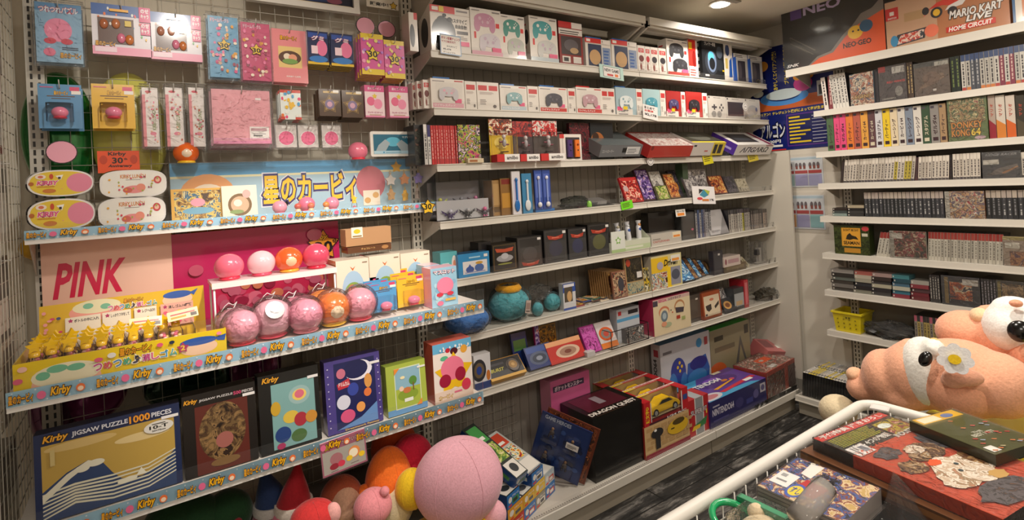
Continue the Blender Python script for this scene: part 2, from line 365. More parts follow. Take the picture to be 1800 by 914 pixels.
# base decks with kick plates
def deck(x0, x1, label):
    L = x1-x0
    o = MB().box(0, L, 0, -DY, -.02, 0, WH).build('base_deck', loc=(x0, DY, DZ)); tag(o, label, 'base deck')
    b = MB().box(0, L, -.012, 0, -.032, .004, WL)
    b.build('front_lip', o); MB().box(.001, L-.001, .02, .035, -DZ+.001, -.02, 'M#a89f90').build('kick_plate', o)
    MB().box(.002, L-.002, -.004, -.0025, .004, .03, 'C').build('clear_guard', o)
    d = MB()
    for i in range(int(L/.012)): d.box(.006+i*.012, .011+i*.012, .012, .018, .0, .0004, 'P#6c665c')
    d.build('perforated_strip', o)
deck(-1.2, 1.398, 'white steel base deck holding the black game box and toy train boxes')
deck(1.402, 2.22, 'white steel base deck holding the boxed consoles')

# ---- the pink display's shelves, with printed price rails ----
def rail_art(L, h):
    n = max(1, round(L/.158)); it = [('r', 0, 0, 1, 1, '#a4d0e8')]
    for i in range(int(L/.02)): it.append(('e', (i+.5)/(L/.02), .12 if i % 2 else .88, .0018/L, .0018/h, '#e8f4fa'))
    P = 1/n
    for i in range(n):
        x = i*P
        it += [('t', '星のカービィ', x+.03*P, .22, x+.30*P, .80, '#f0a818', '#4a2408'), ('e', x+.39*P, .5, .052*P, .27, '#e46a94'),
               ('t', 'Kirby', x+.49*P, .16, x+.73*P, .88, '#f8b820', '#4a2408', .25), ('e', x+.84*P, .5, .055*P, .27, '#e8743c'), ('e', x+.84*P, .44, .035*P, .16, '#f8dcc0')]
    return it
def kshelf(x0, x1, z, y, label, bz, rh=.034, gh=.04):
    L = x1-x0; D = -y
    D -= .012; o = MB().box(0, L, .0, D, bz-z-.014, bz-z, 'M#e4dcd2').build('display_shelf', loc=(x0, y, z)); tag(o, label, 'shelf')
    MB().box(0, L, -.008, .0, 0, .012, 'M#e8e4de').box(0, L, -.005, .0, .012, rh+.01, 'M#dcd8d0').build('front_lip', o)
    MB().box(0, L, 0, .0015, 0, rh, '#a4d0e8').art(rail_art(L, rh), L, rh, o=(0, 0, 0)).build('price_rail_strip', o, loc=(0, -.0075, .012))
    MB().box(0, L, -.0015, 0, 0, rh+gh, 'C').build('clear_guard', o, loc=(0, -.0095, .010))
    for x in (.004, L-.008):
        p = MB(); p.add([(x, D, -.10), (x, D, bz-z-.015), (x, .02, bz-z-.015), (x, .02, -.0), (x+.004, D, -.10), (x+.004, D, bz-z-.015), (x+.004, .02, bz-z-.015), (x+.004, .02, 0)],
                        [(0, 1, 2, 3), (4, 7, 6, 5), (0, 3, 7, 4)], WH); p.build('bracket', o)
    return o
xk2 = solX(849, KY, K2); xk3 = solX(848, KY, K3)
kshelf(-1.235, .012, K1, -.131, 'shallow display shelf carrying lunch boxes behind a light blue printed strip', K1+.016, .026, .02)
kshelf(-1.235, xk2, K2, KY, 'brightly lit deep shelf carrying the yellow display tray and pink vinyl toys', K2+.036)
kshelf(-1.235, xk3, K3, KY, 'deep lower shelf carrying jigsaw puzzle boxes behind a light blue printed strip', K3+.036)

# ---- disc shelves along the right wall ----
def cshelf(z, y0, y1, x, label, lip=.034):
    L = y0-y1; D = XB-x
    o = MB().box(0, L, 0, D-.001, -.02, 0, WH).build('disc_shelf', loc=(x, y0, z), rot=(0, 0, -pi/2)); tag(o, label, 'shelf')
    MB().box(0, L, -.008, 0, -lip, 0, WL).box(0, L, -.011, -.008, -lip, -lip+.005, WL).build('front_lip', o)
    for q in (.03, L-.03):
        p = MB(); p.add([(q, D, -.10), (q, D, -.02), (q, .015, -.02), (q, .015, -.034), (q+.004, D, -.10), (q+.004, D, -.02), (q+.004, .015, -.02), (q+.004, .015, -.034)],
                        [(0, 1, 2, 3), (4, 7, 6, 5), (0, 3, 7, 4)], WH); p.build('bracket', o)
    return o
CX1 = CX-.05
cl = ['the arcade system box and the racing kit box', 'the dark covers and tall cases', 'the colourful big-box games', 'the leaning pale-spined cases', 'the black-spined cases', 'the yellow warning-sign box and red-topped cases', 'the stacked loose cartridges', 'the yellow basket']
for i, z in enumerate(CZ):
    x = CX1 if i == 0 else CX
    cshelf(z, solY(1382, x, z) if i == 0 else CY0, -2.3, x, 'shelf on the side wall carrying '+cl[i], .045 if i == 0 else .034)
CDZ = .115
o = cshelf(CDZ, -.385, -2.3, 2.15, 'white base deck on the side wall holding a tray of flat game cases', .03)
MB().box(0, 1.9, .03, .045, -CDZ+.001, -.03, 'M#b8b2a4').build('kick_plate', o)
tag(MB().box(XB-.0015, XB-.0004, -2.3, -.56, .12, 2.1, 'M#857f74').build('back_panel'), 'grey steel back panel behind the disc shelves', 'back panel')

# poster and notice sheets on the side wall
def wallflat(name, label, cat, x0p, x1p, ytp, ybp, items, c, X=XB-.003, ref=1400, thick=.002):
    """flat thing on the side wall, corners read at the columns/rows given"""
    zb = hit(ref, ybp, 0, X).z; zt = hit(ref, ytp, 0, X).z
    y0 = solY(x0p, X, (zb+zt)/2) if x0p else -.02; y1 = solY(x1p, X, (zb+zt)/2)
    w_, h_ = y0-y1, zt-zb
    b = MB().box(0, w_, 0, thick, 0, h_, c); b.art(items, w_, h_)
    return tag(b.build(name, loc=(X, y0, zb), rot=(0, 0, -pi/2)), label, cat)
pit = [('r', 0, 0, 1, 1, '#12206c'), ('r', 0, .39, 1, .50, '#c8622c'), ('e', .42, .50, .30, .075, '#4c90d8'), ('e', .42, .512, .20, .045, '#0c2c6c'), ('e', .42, .53, .22, .05, '#d8e8ec'),
       ('p', [(.08, .62), (.2, .62), (.17, .70), (.19, .70), (.14, .82), (.09, .70), (.11, .70)], '#4878b0'), ('e', .10, .57, .07, .035, '#e8ece0'), ('e', .18, .83, .07, .05, '#e8a040'),
       ('e', .66, .60, .11, .07, '#c83c8c'), ('e', .60, .67, .05, .035, '#f0a028'), ('e', .74, .67, .05, .035, '#f0a028'),
       ('r', .36, .60, .41, .9, '#12206c'), ('v', 'あやしくエイリアン襲来！', .30, .58, .36, .95, '#f0d848'), ('v', 'ブランカが進化する！', .44, .62, .50, .97, '#f0d848'),
       ('t', 'エイリアン！テレジェント達がによって何が生まれる？', .04, .345, .98, .375, '#f0d848'),
       ('r', .44, .03, .97, .33, '#5c2c8c'), ('r', .45, .04, .96, .32, '#141c5c')]
for i in range(8): pit.append(('r', .47, .29-i*.033, .60+.09*((i*5) % 3)/1.5, .305-i*.033, '#e8c828'))
for i in range(9): pit.append(('r', .74, .292-i*.03, .86+.03*((i*7) % 4), .297-i*.03, '#c8c8d8'))
pit += [('r', .82, .46, .99, .60, '#c8ccd0'), ('r', .84, .475, .97, .56, '#20242c'), ('t', 'アルゴン', .10, .12, .42, .27, '#d8dce4', '#08080c'), ('t', '5,500円', .12, .07, .36, .105, '#e8e8e8'), ('r', .20, .035, .38, .055, '#e8e8e8'), ('r', 0, .0, .42, .012, '#c83030')]
wallflat('event_poster', 'dark blue poster with yellow vertical lettering between the two shelf runs', 'poster', None, 1466, 72, 262, pit, '#12206c', thick=.004)
def sheet(col):
    it = [('r', 0, 0, 1, 1, '#d8dce0'), ('r', 0, 0, .12, 1, '#50545c'), ('r', .13, .9, .98, .97, '#b8ccd8')]
    for i in range(3):
        it += [('r', .15+.28*i, .45, .41+.28*i, .55, '#b04848'), ('r', .15+.28*i, .05, .41+.28*i, .42, col[i])]
        for j in range(3): it += [('e', .19+.28*i+.08*j, .72, .03, .09, '#6c6468'), ('r', .17+.28*i+.08*j, .6, .215+.28*i+.08*j, .7, '#8c5048')]
    for j in range(8): it.append(('r', .17, .08+.04*j, .92, .085+.04*j, '#9098a0'))
    return it
for (a, b_, t, bb, col, lab) in ((1363, 1447, 276, 329, ['#a8c8c8', '#a8a4cc', '#a8a8cc'], 'laminated notice sheet with teal and lilac tables under the blue poster'),
                                (1366, 1450, 343, 402, ['#e8a868', '#a8a4cc', '#90c0c4'], 'laminated notice sheet with an orange table, lower of the two')):
    o = wallflat('notice_sheet', lab, 'notice', a, b_, t, bb, sheet(col), '#d8dce0', ref=1405)
    o2 = wallflat('x', '', '', a-4, b_+5, t-5, bb+5, [], 'C', X=XB-.006, ref=1405, thick=.001)
    o2.name = 'clear_sleeve'; [o2.pop(k) for k in list(o2.keys()) if k in ('label', 'category')]
    mw = o2.matrix_world.copy(); o2.parent = o
    o2.location = Vector((o2.location.y*-1+o.location.y, (o2.location.x-o.location.x), o2.location.z-o.location.z)); o2.rotation_euler = (0, 0, 0)
# ---------------- the pink display: hanging goods ----------------
def rectY(fr, x0, y0, x1, y1, Y):
    a = px(fr, x0, (y0+y1)/2); b = px(fr, x1, (y0+y1)/2); t = px(fr, (x0+x1)/2, y0); c = px(fr, (x0+x1)/2, y1)
    return hit(*a, 1, Y).x, hit(*b, 1, Y).x, hit(*t, 1, Y).z, hit(*c, 1, Y).z
def peg(x, z, yf, label='short steel peg hook with an upturned tip'):
    b = MB().tube([(0, 0, 0), (0, yf+.01, 0), (0, yf, .003), (0, yf-.010, .022)], .0016, 'M#b8b4ac')
    b.box(-.012, .012, -.004, .002, -.012, .006, 'M#b8b4ac')
    return tag(b.build('peg_hook', loc=(x, -.008, z)), label, 'hook', 'peg hooks on the wire panel')
def hang(name, label, cat, fr, x0, y0, x1, y1, Y, items, c, t=.004, n=1, gap=.012, group=None, back=None, clear=None, window=None, pegged=True, extra=None, rz=0, second=None):
    X0, X1, zt, zb = rectY(fr, x0, y0, x1, y1, Y); w_, h_ = X1-X0, zt-zb
    m = MB().box(-w_/2, w_/2, 0, t, -h_, 0, c); m.art(items, w_, h_, o=(-w_/2, 0, -h_))
    if n > 1 and not group: group = cat+'s hanging: '+label[:30]
    o = m.build(name, loc=((X0+X1)/2, Y, zt), rot=(0, 0, rz)); tag(o, label, cat, group)
    if clear: MB().box(-w_/2-clear, w_/2+clear, -.003, t+.002, -h_-clear*1.5, clear*2, 'D').build('clear_bag', o)
    if extra: extra(o, w_, h_)
    for i in range(1, n):
        q = dup(o, (o.location.x+random.uniform(-.004, .004), Y+i*(gap), o.location.z-i*.002), (0, 0, rz+random.uniform(-.05, .05)))
        q['label'] = second or ('further copy hanging behind the front one: '+label)
        q['label'] = ' '.join(q['label'].split()[:16])
    if pegged: peg((X0+X1)/2, zt-.012, -(-Y-.008)-.012)
    return o, w_, h_
PK = '#e88ca8'
# card pack with blue ground
def dots(cols, n, r, seed, h=1, x0=.08, x1=.92, y0=.08, y1=.92):
    rr = random.Random(seed); return [('e', rr.uniform(x0, x1), rr.uniform(y0, y1), r*rr.uniform(.7, 1.2), r*h*rr.uniform(.7, 1.2), rr.choice(cols)) for _ in range(n)]
def stars(cols, n, r, seed): 
    rr = random.Random(seed); return [('s', rr.uniform(.1, .9), rr.uniform(.08, .92), r*rr.uniform(.7, 1.2), rr.choice(cols)) for _ in range(n)]
mc = ['#e84878', '#f0c030', '#58a8d8', '#f0f0e8', '#e87838', '#68b868']
hang('toy_pack', 'tall pale blue bagged toy pack with pink round picture, top row beside the upright', 'toy pack', 'o', 190, 20, 440, 335, -.075,
     [('r', 0, 0, 1, 1, '#8fb8d4'), ('r', 0, .86, 1, 1, '#5c94c0'), ('t', 'つれつれパズル', .08, .84, .92, .95, '#f4f0f0', '#b03050'), ('e', .48, .55, .30, .20, '#f090b0'), ('e', .30, .36, .13, .05, '#d84058'), ('e', .66, .36, .13, .05, '#d84058'),
      ('e', .28, .17, .13, .07, '#e87898'), ('t', '星のカービィ', .50, .08, .96, .17, '#f0b020', '#4a2408'), ('r', .55, .22, .9, .235, '#30405c'), ('r', .55, .25, .9, .265, '#30405c')], '#8fb8d4', n=3, gap=.014, clear=.006)
def winbox(o, w, h):
    b = MB().box(-w*.40, w*.20, -.002, .001, -h*.78, -h*.27, '#5c3a2c')
    b.art([('n0', )] if 0 else [], 1, 1)
    b.build('window_recess', o)
    f = MB()
    for (x, z, c, d) in ((-.30, -.40, 'V#b8683c', '#f0d0b0'), (-.10, -.38, 'V#c87848', '#f0d0b0'), (-.02, -.66, 'V#e880a0', '#e880a0'), (.12, -.68, 'V#d87c34', '#f0d0a8'), (.10, -.38, '#e8c830', '#f0d850')):
        if c[0] == '#': f.box(x*w-.05*w, x*w+.06*w, -.006, -.002, z*h-.04*h, z*h+.07*h, c)
        else: f.sph(x*w, -.004, z*h, w*.075, .006, h*.10, c, seg=12, ring=8)
    f.build('mascot_figures_tray', o)
    MB().box(-w*.41, w*.21, -.012, -.0112, -h*.80, -h*.25, 'C').build('clear_window', o)
bi = [('r', 0, 0, 1, 1, '#e8e4ec'), ('r', 0, .78, 1, 1, '#3c64a8')]+dots(mc, 26, .018, 3, 1.5)+[('r', 0, 0, 1, .16, '#f09cb8'), ('r', .80, .70, 1, 1, '#d83c78'), ('r', .82, .44, .99, .68, '#d83c78'), ('t', 'のせ', .83, .88, .97, .97, '#ffffff'), ('t', 'キャラ', .83, .77, .97, .86, '#ffffff'),
      ('t', 'のせ', .83, .58, .97, .67, '#ffffff'), ('t', 'キャラ', .83, .47, .97, .56, '#ffffff'), ('t', '星のカービィ', .05, .17, .38, .26, '#f0b020', '#5a2808'), ('r', .04, .05, .40, .15, '#f4d8e4'), ('r', .30, .86, .62, .91, '#f0b030')]
hang('balancing_toy_box', 'blue and pink window box of stacking toys, nearer of two', 'toy box', 'o', 492, 30, 808, 298, -.085, bi, '#c8a8c4', t=.03, extra=winbox)
hang('balancing_toy_box', 'blue and pink window box of small stacking toys beside the blue sticker sheets', 'toy box', 'o', 806, 75, 1078, 325, -.085, bi, '#c8a8c4', t=.03, extra=winbox)
def stk(c, seed): return [('r', 0, 0, 1, 1, c), ('t', 'ドリームパークル', .08, .90, .7, .97, '#f4d8e4', '#a03060')]+dots(['#e880a8', '#f0c8b0', '#d85c90', '#f4e4d0', '#9c4c60', '#e0a040'], 40, .055, seed, .55, y1=.86)+[('s', .5, .53, .25, '#2c2410'), ('s', .5, .53, .22, '#e8c040'), ('t', '30', .36, .48, .64, .56, '#181410')]
hang('sticker_sheet', 'light blue bagged sticker sheet with a gold 30 star', 'sticker sheet', 'p', 22, 90, 182, 415, -.10, stk('#68a8cc', 5), '#68a8cc', n=3, gap=.012, clear=.006)
hang('sticker_sheet', 'magenta bagged sticker sheet with a gold 30 star', 'sticker sheet', 'p', 198, 125, 352, 432, -.10, stk('#d0507c', 9), '#d0507c', n=3, gap=.012, clear=.006)
hang('file_folder', 'salmon pink file folder with a yellow square picture', 'folder', 'p', 360, 160, 548, 442, -.095, [('r', 0, 0, 1, 1, '#e88c90'), ('r', .18, .28, .84, .68, '#e8c880'), ('e', .5, .47, .32, .13, '#5c3c2c'), ('e', .42, .49, .10, .06, '#f0e0c8'), ('e', .58, .47, .12, .07, '#e8a080'), ('e', .5, .4, .22, .05, '#78a050'),
      ('t', '星のカービィ', .24, .80, .72, .88, '#f0b020', '#4a2408'), ('t', 'KIRBY CAFE', .38, .10, .78, .13, '#fbe8e4')], '#e88c90', t=.003, n=4, gap=.008)
pi_ = [('r', 0, 0, 1, 1, '#1c2850'), ('r', 0, .0, 1, .08, '#e0b830'), ('r', .05, .80, .95, .95, '#3050a0'), ('t', 'グミ', .2, .72, .8, .86, '#f0e8f0', '#8c2c50'), ('e', .68, .50, .26, .24, '#e878a0'), ('r', .18, .32, .48, .56, '#f0d4dc'), ('e', .5, .16, .44, .10, '#3078c0')]
hang('gummy_bag', 'navy and black snack bag with pink print beside the salmon folder', 'snack bag', 'p', 550, 168, 662, 345, -.115, pi_, '#1c2850', t=.010, n=5, gap=.014)
hang('gummy_bag', 'navy and black snack bag with pink print beside the yellow and pink bags', 'snack bag', 'p', 675, 182, 795, 355, -.115, pi_, '#1c2850', t=.010, n=5, gap=.014)
yi = [('r', 0, 0, 1, 1, '#d8589c'), ('r', 0, .88, 1, 1, '#e8cc30'), ('r', 0, 0, 1, .14, '#e8cc30')]+dots(['#f0c8e0', '#b878d0', '#f0e080', '#f49cc0'], 22, .07, 4, .6)+[('s', .5, .5, .36, '#141008'), ('s', .5, .5, .32, '#f0d030'), ('t', '30', .30, .42, .70, .58, '#141008')]
hang('snack_bag', 'yellow and pink snack bag with a gold 30 star, larger nearer one', 'snack bag', 'p', 838, 182, 958, 400, -.13, yi, '#d8589c', t=.012, n=6, gap=.016)
hang('snack_bag', 'yellow and pink snack bag with a gold 30 star beside the slotted upright', 'snack bag', 'p', 962, 218, 1070, 420, -.115, yi, '#d8589c', t=.012, n=5, gap=.015)
# plain round signs
def disc(fr, cx, cy, rx, ry, Y, label, c='#f0a8bc'):
    a = hit(*px(fr, cx, cy), 1, Y); r = hit(*px(fr, cx+rx, cy), 1, Y).x-a.x; rz = a.z-hit(*px(fr, cx, cy+ry), 1, Y).z
    n = 36; P = [(r*cos(2*pi*i/n), rz*sin(2*pi*i/n)) for i in range(n)]
    b = MB(); M = Matrix.Rotation(pi/2, 4, 'X')
    b.prism(P, 0, .003, '#241018', M); b.art([('e', 0, 0, r*.93, rz*.93, c)], 1, 1, o=(0, -.003, 0))
    return tag(b.build('round_sign', loc=a), label, 'sign')
disc('p', 860, 140, 50, 48, -.012, 'pink round card sign with black rim above the snack bags')
disc('p', 973, 157, 47, 45, -.012, 'pink round card sign with black rim beside the slotted upright')
disc('o', 331, 815, 86, 62, -.05, 'large pink oval card sign with black rim in front of the green balloon')
# second row
def blister(c):
    return [('r', 0, 0, 1, 1, c), ('r', .72, .86, .95, .95, '#d84870'), ('r', .76, .78, .98, .86, '#f4f0e8'), ('t', '星のカービィ', .36, .76, .68, .85, '#f0b828', '#5a3010'), ('r', .2, .72, .84, .74, '#6c4c34'), ('r', .3, .67, .74, .685, '#6c4c34'), ('r', .05, .92, .35, .94, '#d8608c')]
def bub(o, w, h):
    MB().rbox(w*.62, .05, h*.40, .018, 'C', cap='C', M=Matrix.Translation((0, -.022, -h*.86))).build('clear_blister', o)
    MB().sph(0, -.022, -h*.66, w*.20, .022, h*.13, 'V#f08aa8', seg=20).sph(0, -.022, -h*.78, w*.17, .018, h*.03, 'V#d83850', seg=16, ring=8).build('round_toy', o)
hang('blister_pack', 'blue blister card holding a pink round toy, beside the slotted upright', 'blister pack', 'o', 205, 452, 440, 688, -.10, blister('#5c94c0'), '#5c94c0', t=.002, extra=bub, n=2, gap=.05, second='second blue blister card holding a pink round toy, hidden behind the front one')
hang('blister_pack', 'yellow blister card holding a pink round toy, hanging above the orange sign', 'blister pack', 'o', 492, 452, 722, 688, -.10, blister('#e8b838'), '#e8b838', t=.002, extra=bub, n=2, gap=.05, second='second yellow blister card holding a pink round toy, hidden behind the front one')
for k, (x0, x1, w_) in enumerate(((765, 850, 'nearest the yellow blister card'), (890, 980, 'in the middle of three'), (1015, 1095, 'next to the pink towel stack'))):
    ci = [('r', 0, 0, 1, 1, '#f4ece8'), ('v', 'KIRBY LUNCH', .58, .28, .82, .64, '#7c8c40'), ('e', .4, .93, .2, .02, '#d83850'), ('e', .62, .22, .2, .03, '#e888a0'), ('r', 0, 0, .20, .88, '#e89098')]+dots(['#d84060', '#e88ca4', '#f0b8a0', '#c86048'], 18, .07, 12+k, .25, x0=.3)
    hang('chopstick_box', 'slim white chopstick case in a clear bag, '+w_, 'chopstick case', 'o', x0, 470, x1, 785, -.09, ci, '#f0d8d4', t=.018, n=3, gap=.028, clear=.006, second='white chopstick case hanging behind the one '+w_)
# towels
o, w_, h_ = hang('hand_towel', 'pale pink folded towel in a clear bag, front one of the hanging stack', 'towel', 'p', 40, 482, 352, 770, -.135,
     [('r', 0, 0, 1, 1, '#eeaab4'), ('r', .62, .08, .96, .32, '#f4f0ec'), ('r', .64, .24, .92, .29, '#c8a0a8'), ('r', .68, .14, .84, .16, '#403c40'), ('r', .68, .18, .90, .19, '#807880'), ('r', .74, .82, .84, .86, '#f4f0ec'), ('r', .0, 0, 1, .06, '#e08cb0'), ('r', .0, .08, 1, .10, '#e8a4c4')], 'F#eeaab4', t=.010, n=7, gap=.015, clear=.008)
# small packs
hang('candy_pack', 'small white and red candy pack hanging beside the pink towels', 'candy pack', 'p', 405, 482, 515, 640, -.10, [('r', 0, 0, 1, 1, '#e8f0ec'), ('r', 0, .9, 1, 1, '#d04030'), ('r', 0, 0, .2, .1, '#d04030'), ('r', .7, 0, 1, .08, '#d04030')]+dots(mc, 24, .07, 21, .8)+[('e', .52, .47, .12, .09, '#f0c040')], '#e8f0ec', t=.012, n=4, gap=.016)
gi = [('r', 0, 0, 1, 1, '#4c3420'), ('s', .48, .44, .46, '#8c6c38'), ('s', .48, .44, .40, '#2c1c18'), ('s', .48, .44, .36, '#a8884c'), ('e', .48, .44, .22, .18, '#7c6c90'), ('e', .48, .44, .12, .10, '#d0a0b8'), ('r', .2, .85, .9, .93, '#c8a860'), ('r', .66, .88, .92, .97, '#e8e4dc')]
hang('metal_charm_pack', 'bronze charm pack with an embossed star, nearer the white candy pack', 'charm pack', 'p', 612, 478, 728, 622, -.12, gi, '#4c3420', t=.008, n=6, gap=.012)
hang('metal_charm_pack', 'bronze charm pack with an embossed star, beside the two small pink boxes', 'charm pack', 'p', 735, 485, 850, 630, -.12, gi, '#4c3420', t=.008, n=6, gap=.012)
pb = [('r', 0, 0, 1, 1, '#f0d8dc'), ('r', 0, .80, 1, 1, '#d8508c'), ('r', 0, 0, 1, .05, '#e888b0'), ('t', '星のカービィ', .15, .86, .85, .94, '#f4d0e0'), ('e', .30, .50, .20, .14, '#e86890'), ('e', .66, .42, .22, .16, '#f090b0'), ('s', .5, .66, .14, '#e8c840'), ('t', 'ラッキービスケット', .12, .12, .88, .18, '#b04878'), ('r', .2, .06, .8, .09, '#c8a090')]
hang('biscuit_box', 'small pink and white hanging box with two pink circles, beside the bronze packs', 'toy box', 'p', 858, 458, 962, 628, -.105, pb, '#e488a8', t=.045, n=1)
hang('biscuit_box', 'small pink and white hanging box with two pink circles, beside the slotted upright', 'toy box', 'p', 988, 462, 1090, 630, -.105, pb, '#e488a8', t=.045, n=1)
for x0, x1, y0, d in ((380, 492, 670, 'nearest the towels'), (500, 606, 672, 'middle one'), (628, 728, 672, 'below the bronze packs')):
    hang('keychain_pack', 'clear bag with a flat pink round keychain, %s of three' % d, 'keychain', 'p', x0, y0, x1, 790, -.10, [('r', 0, 0, 1, 1, '#d0c8c4'), ('e', .5, .42, .40, .34, '#e8e0e0'), ('e', .5, .42, .36, .31, '#e86894'), ('r', .3, .86, .7, .96, '#f0ece8')], '#cfc6c0', t=.003, n=2, gap=.012, clear=.004)
# picture frame and small notice at the top
X0, X1, zt, zb = rectY('p', 250, -60, 832, 60, -.06)
h_ = .24; zb = hit(640, 25, 1, -.06).z; X0 = hit(435, 0, 1, -.06).x; X1 = hit(634, 10, 1, -.06).x
b = MB()
for q in ((0, X1-X0, 0, .022), (0, X1-X0, h_-.022, h_), (0, .022, .022, h_-.022), (X1-X0-.022, X1-X0, .022, h_-.022)): b.box(q[0], q[1], -.02, 0, q[2], q[3], '#e8e4dc')
o = tag(b.build('picture_frame', loc=(X0, -.03, zb), rot=(rad(-4), 0, 0)), 'white picture frame hanging high on the wire panel', 'picture frame')
MB().box(.02, X1-X0-.02, -.006, 0, .02, h_-.02, '#1c2238').art([('r', .02, .02, .98, .05, '#e8d4b0'), ('e', .5, .2, .4, .14, '#28406c'), ('e', .8, .12, .08, .06, '#8c4c60'), ('e', .3, .5, .2, .2, '#c8a850')], X1-X0-.04, h_-.04, o=(.02, -.006, .02)).build('picture', o)
X0, X1, zt, zb = rectY('p', 865, -40, 1035, 45, -.03)
tag(MB().box(0, X1-X0, 0, .003, 0, zt-zb, '#e4dccc').art([('t', '販売中！', .1, .12, .68, .36, '#181410'), ('s', .84, .25, .14, '#181410'), ('s', .84, .25, .11, '#e0b83c')], X1-X0, zt-zb).build('notice_card', loc=(X0, -.03, zb)), 'cream notice card with bold black lettering at the top of the wire panel', 'notice')
# orange handwritten sign
X0, X1, zt, zb = rectY('o', 522, 808, 748, 925, -.03)
tag(MB().box(0, X1-X0, 0, .002, 0, zt-zb, '#f0521c').art([('t', 'Kirby', .25, .74, .68, .95, '#1c0c08'), ('t', '30', .34, .42, .60, .70, '#1c0c08'), ('t', 'th', .62, .58, .70, .68, '#1c0c08'), ('t', 'Anniversary', .24, .22, .82, .38, '#1c0c08', None, .3), ('e', .14, .6, .09, .2, '#c83c14'), ('e', .86, .6, .09, .2, '#c83c14')], X1-X0, zt-zb).build('handwritten_sign', loc=(X0, -.03, zb)),
    'bright orange handwritten anniversary card above the lunch boxes', 'sign')
# balloons and foil shapes behind the wire
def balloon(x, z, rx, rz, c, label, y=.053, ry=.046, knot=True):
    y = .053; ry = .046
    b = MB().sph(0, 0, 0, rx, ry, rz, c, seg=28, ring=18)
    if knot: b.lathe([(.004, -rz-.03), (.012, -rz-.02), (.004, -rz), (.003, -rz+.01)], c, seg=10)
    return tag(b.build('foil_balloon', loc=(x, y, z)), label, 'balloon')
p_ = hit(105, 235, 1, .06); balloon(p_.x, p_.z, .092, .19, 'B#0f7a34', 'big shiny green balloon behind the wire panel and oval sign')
p_ = hit(228, 235, 1, .06); balloon(p_.x, p_.z, .105, .20, 'V#e0dc70', 'pale yellow balloon behind the wire panel and the chopstick cases')
p_ = hit(180, 425, 1, .07); balloon(p_.x, p_.z, .20, .07, 'V#d8a418', 'long golden yellow balloon showing under the lunch box shelf')
p_ = hit(345, 410, 1, .07); balloon(p_.x+.08, p_.z, .11, .05, 'V#c87818', 'amber balloon showing above the magenta banner')
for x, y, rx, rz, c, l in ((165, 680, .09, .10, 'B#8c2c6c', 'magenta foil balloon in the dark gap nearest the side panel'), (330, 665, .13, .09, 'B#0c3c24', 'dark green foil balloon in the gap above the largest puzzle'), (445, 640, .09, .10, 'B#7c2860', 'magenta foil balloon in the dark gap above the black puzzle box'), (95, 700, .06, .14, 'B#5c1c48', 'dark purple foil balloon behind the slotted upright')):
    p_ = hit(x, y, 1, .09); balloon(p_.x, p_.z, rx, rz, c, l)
for i, (y, z, c) in enumerate(((-.12, 1.95, '#b8b0a8'), (-.14, 1.72, '#8c3c3c'), (-.12, 1.48, '#d0c8bc'), (-.16, 1.22, '#4c4848'), (-.12, 1.0, '#c0b8a8'), (-.3, 1.6, '#a8a098'), (-.3, 1.3, '#908880'), (-.34, .85, '#989080'), (-.15, .72, '#605850'))):
    o = MB().box(-.05, 0, -.08, .08, -.11, .11, c).art([('r', .1, .1, .9, .5, '#e0dcd4'), ('r', .1, .6, .9, .9, '#5c5450'), ('n', )][:2], .16, .22, face='right', o=(0, -.08, -.11)).build('hanging_pack', loc=(-1.28, y, z))
    tag(o, ['pale grey', 'dark red', 'cream', 'charcoal', 'sand', 'warm grey', 'stone grey', 'olive grey', 'brown grey'][i]+' blurred package hanging on the far side of the wire side panel', 'package')
    MB().tube([(0, 0, 0), (.015, 0, .0), (.03, 0, -.0)], .002, 'M#b8b4ac').build('hook', o, loc=(-.01, 0, .10))

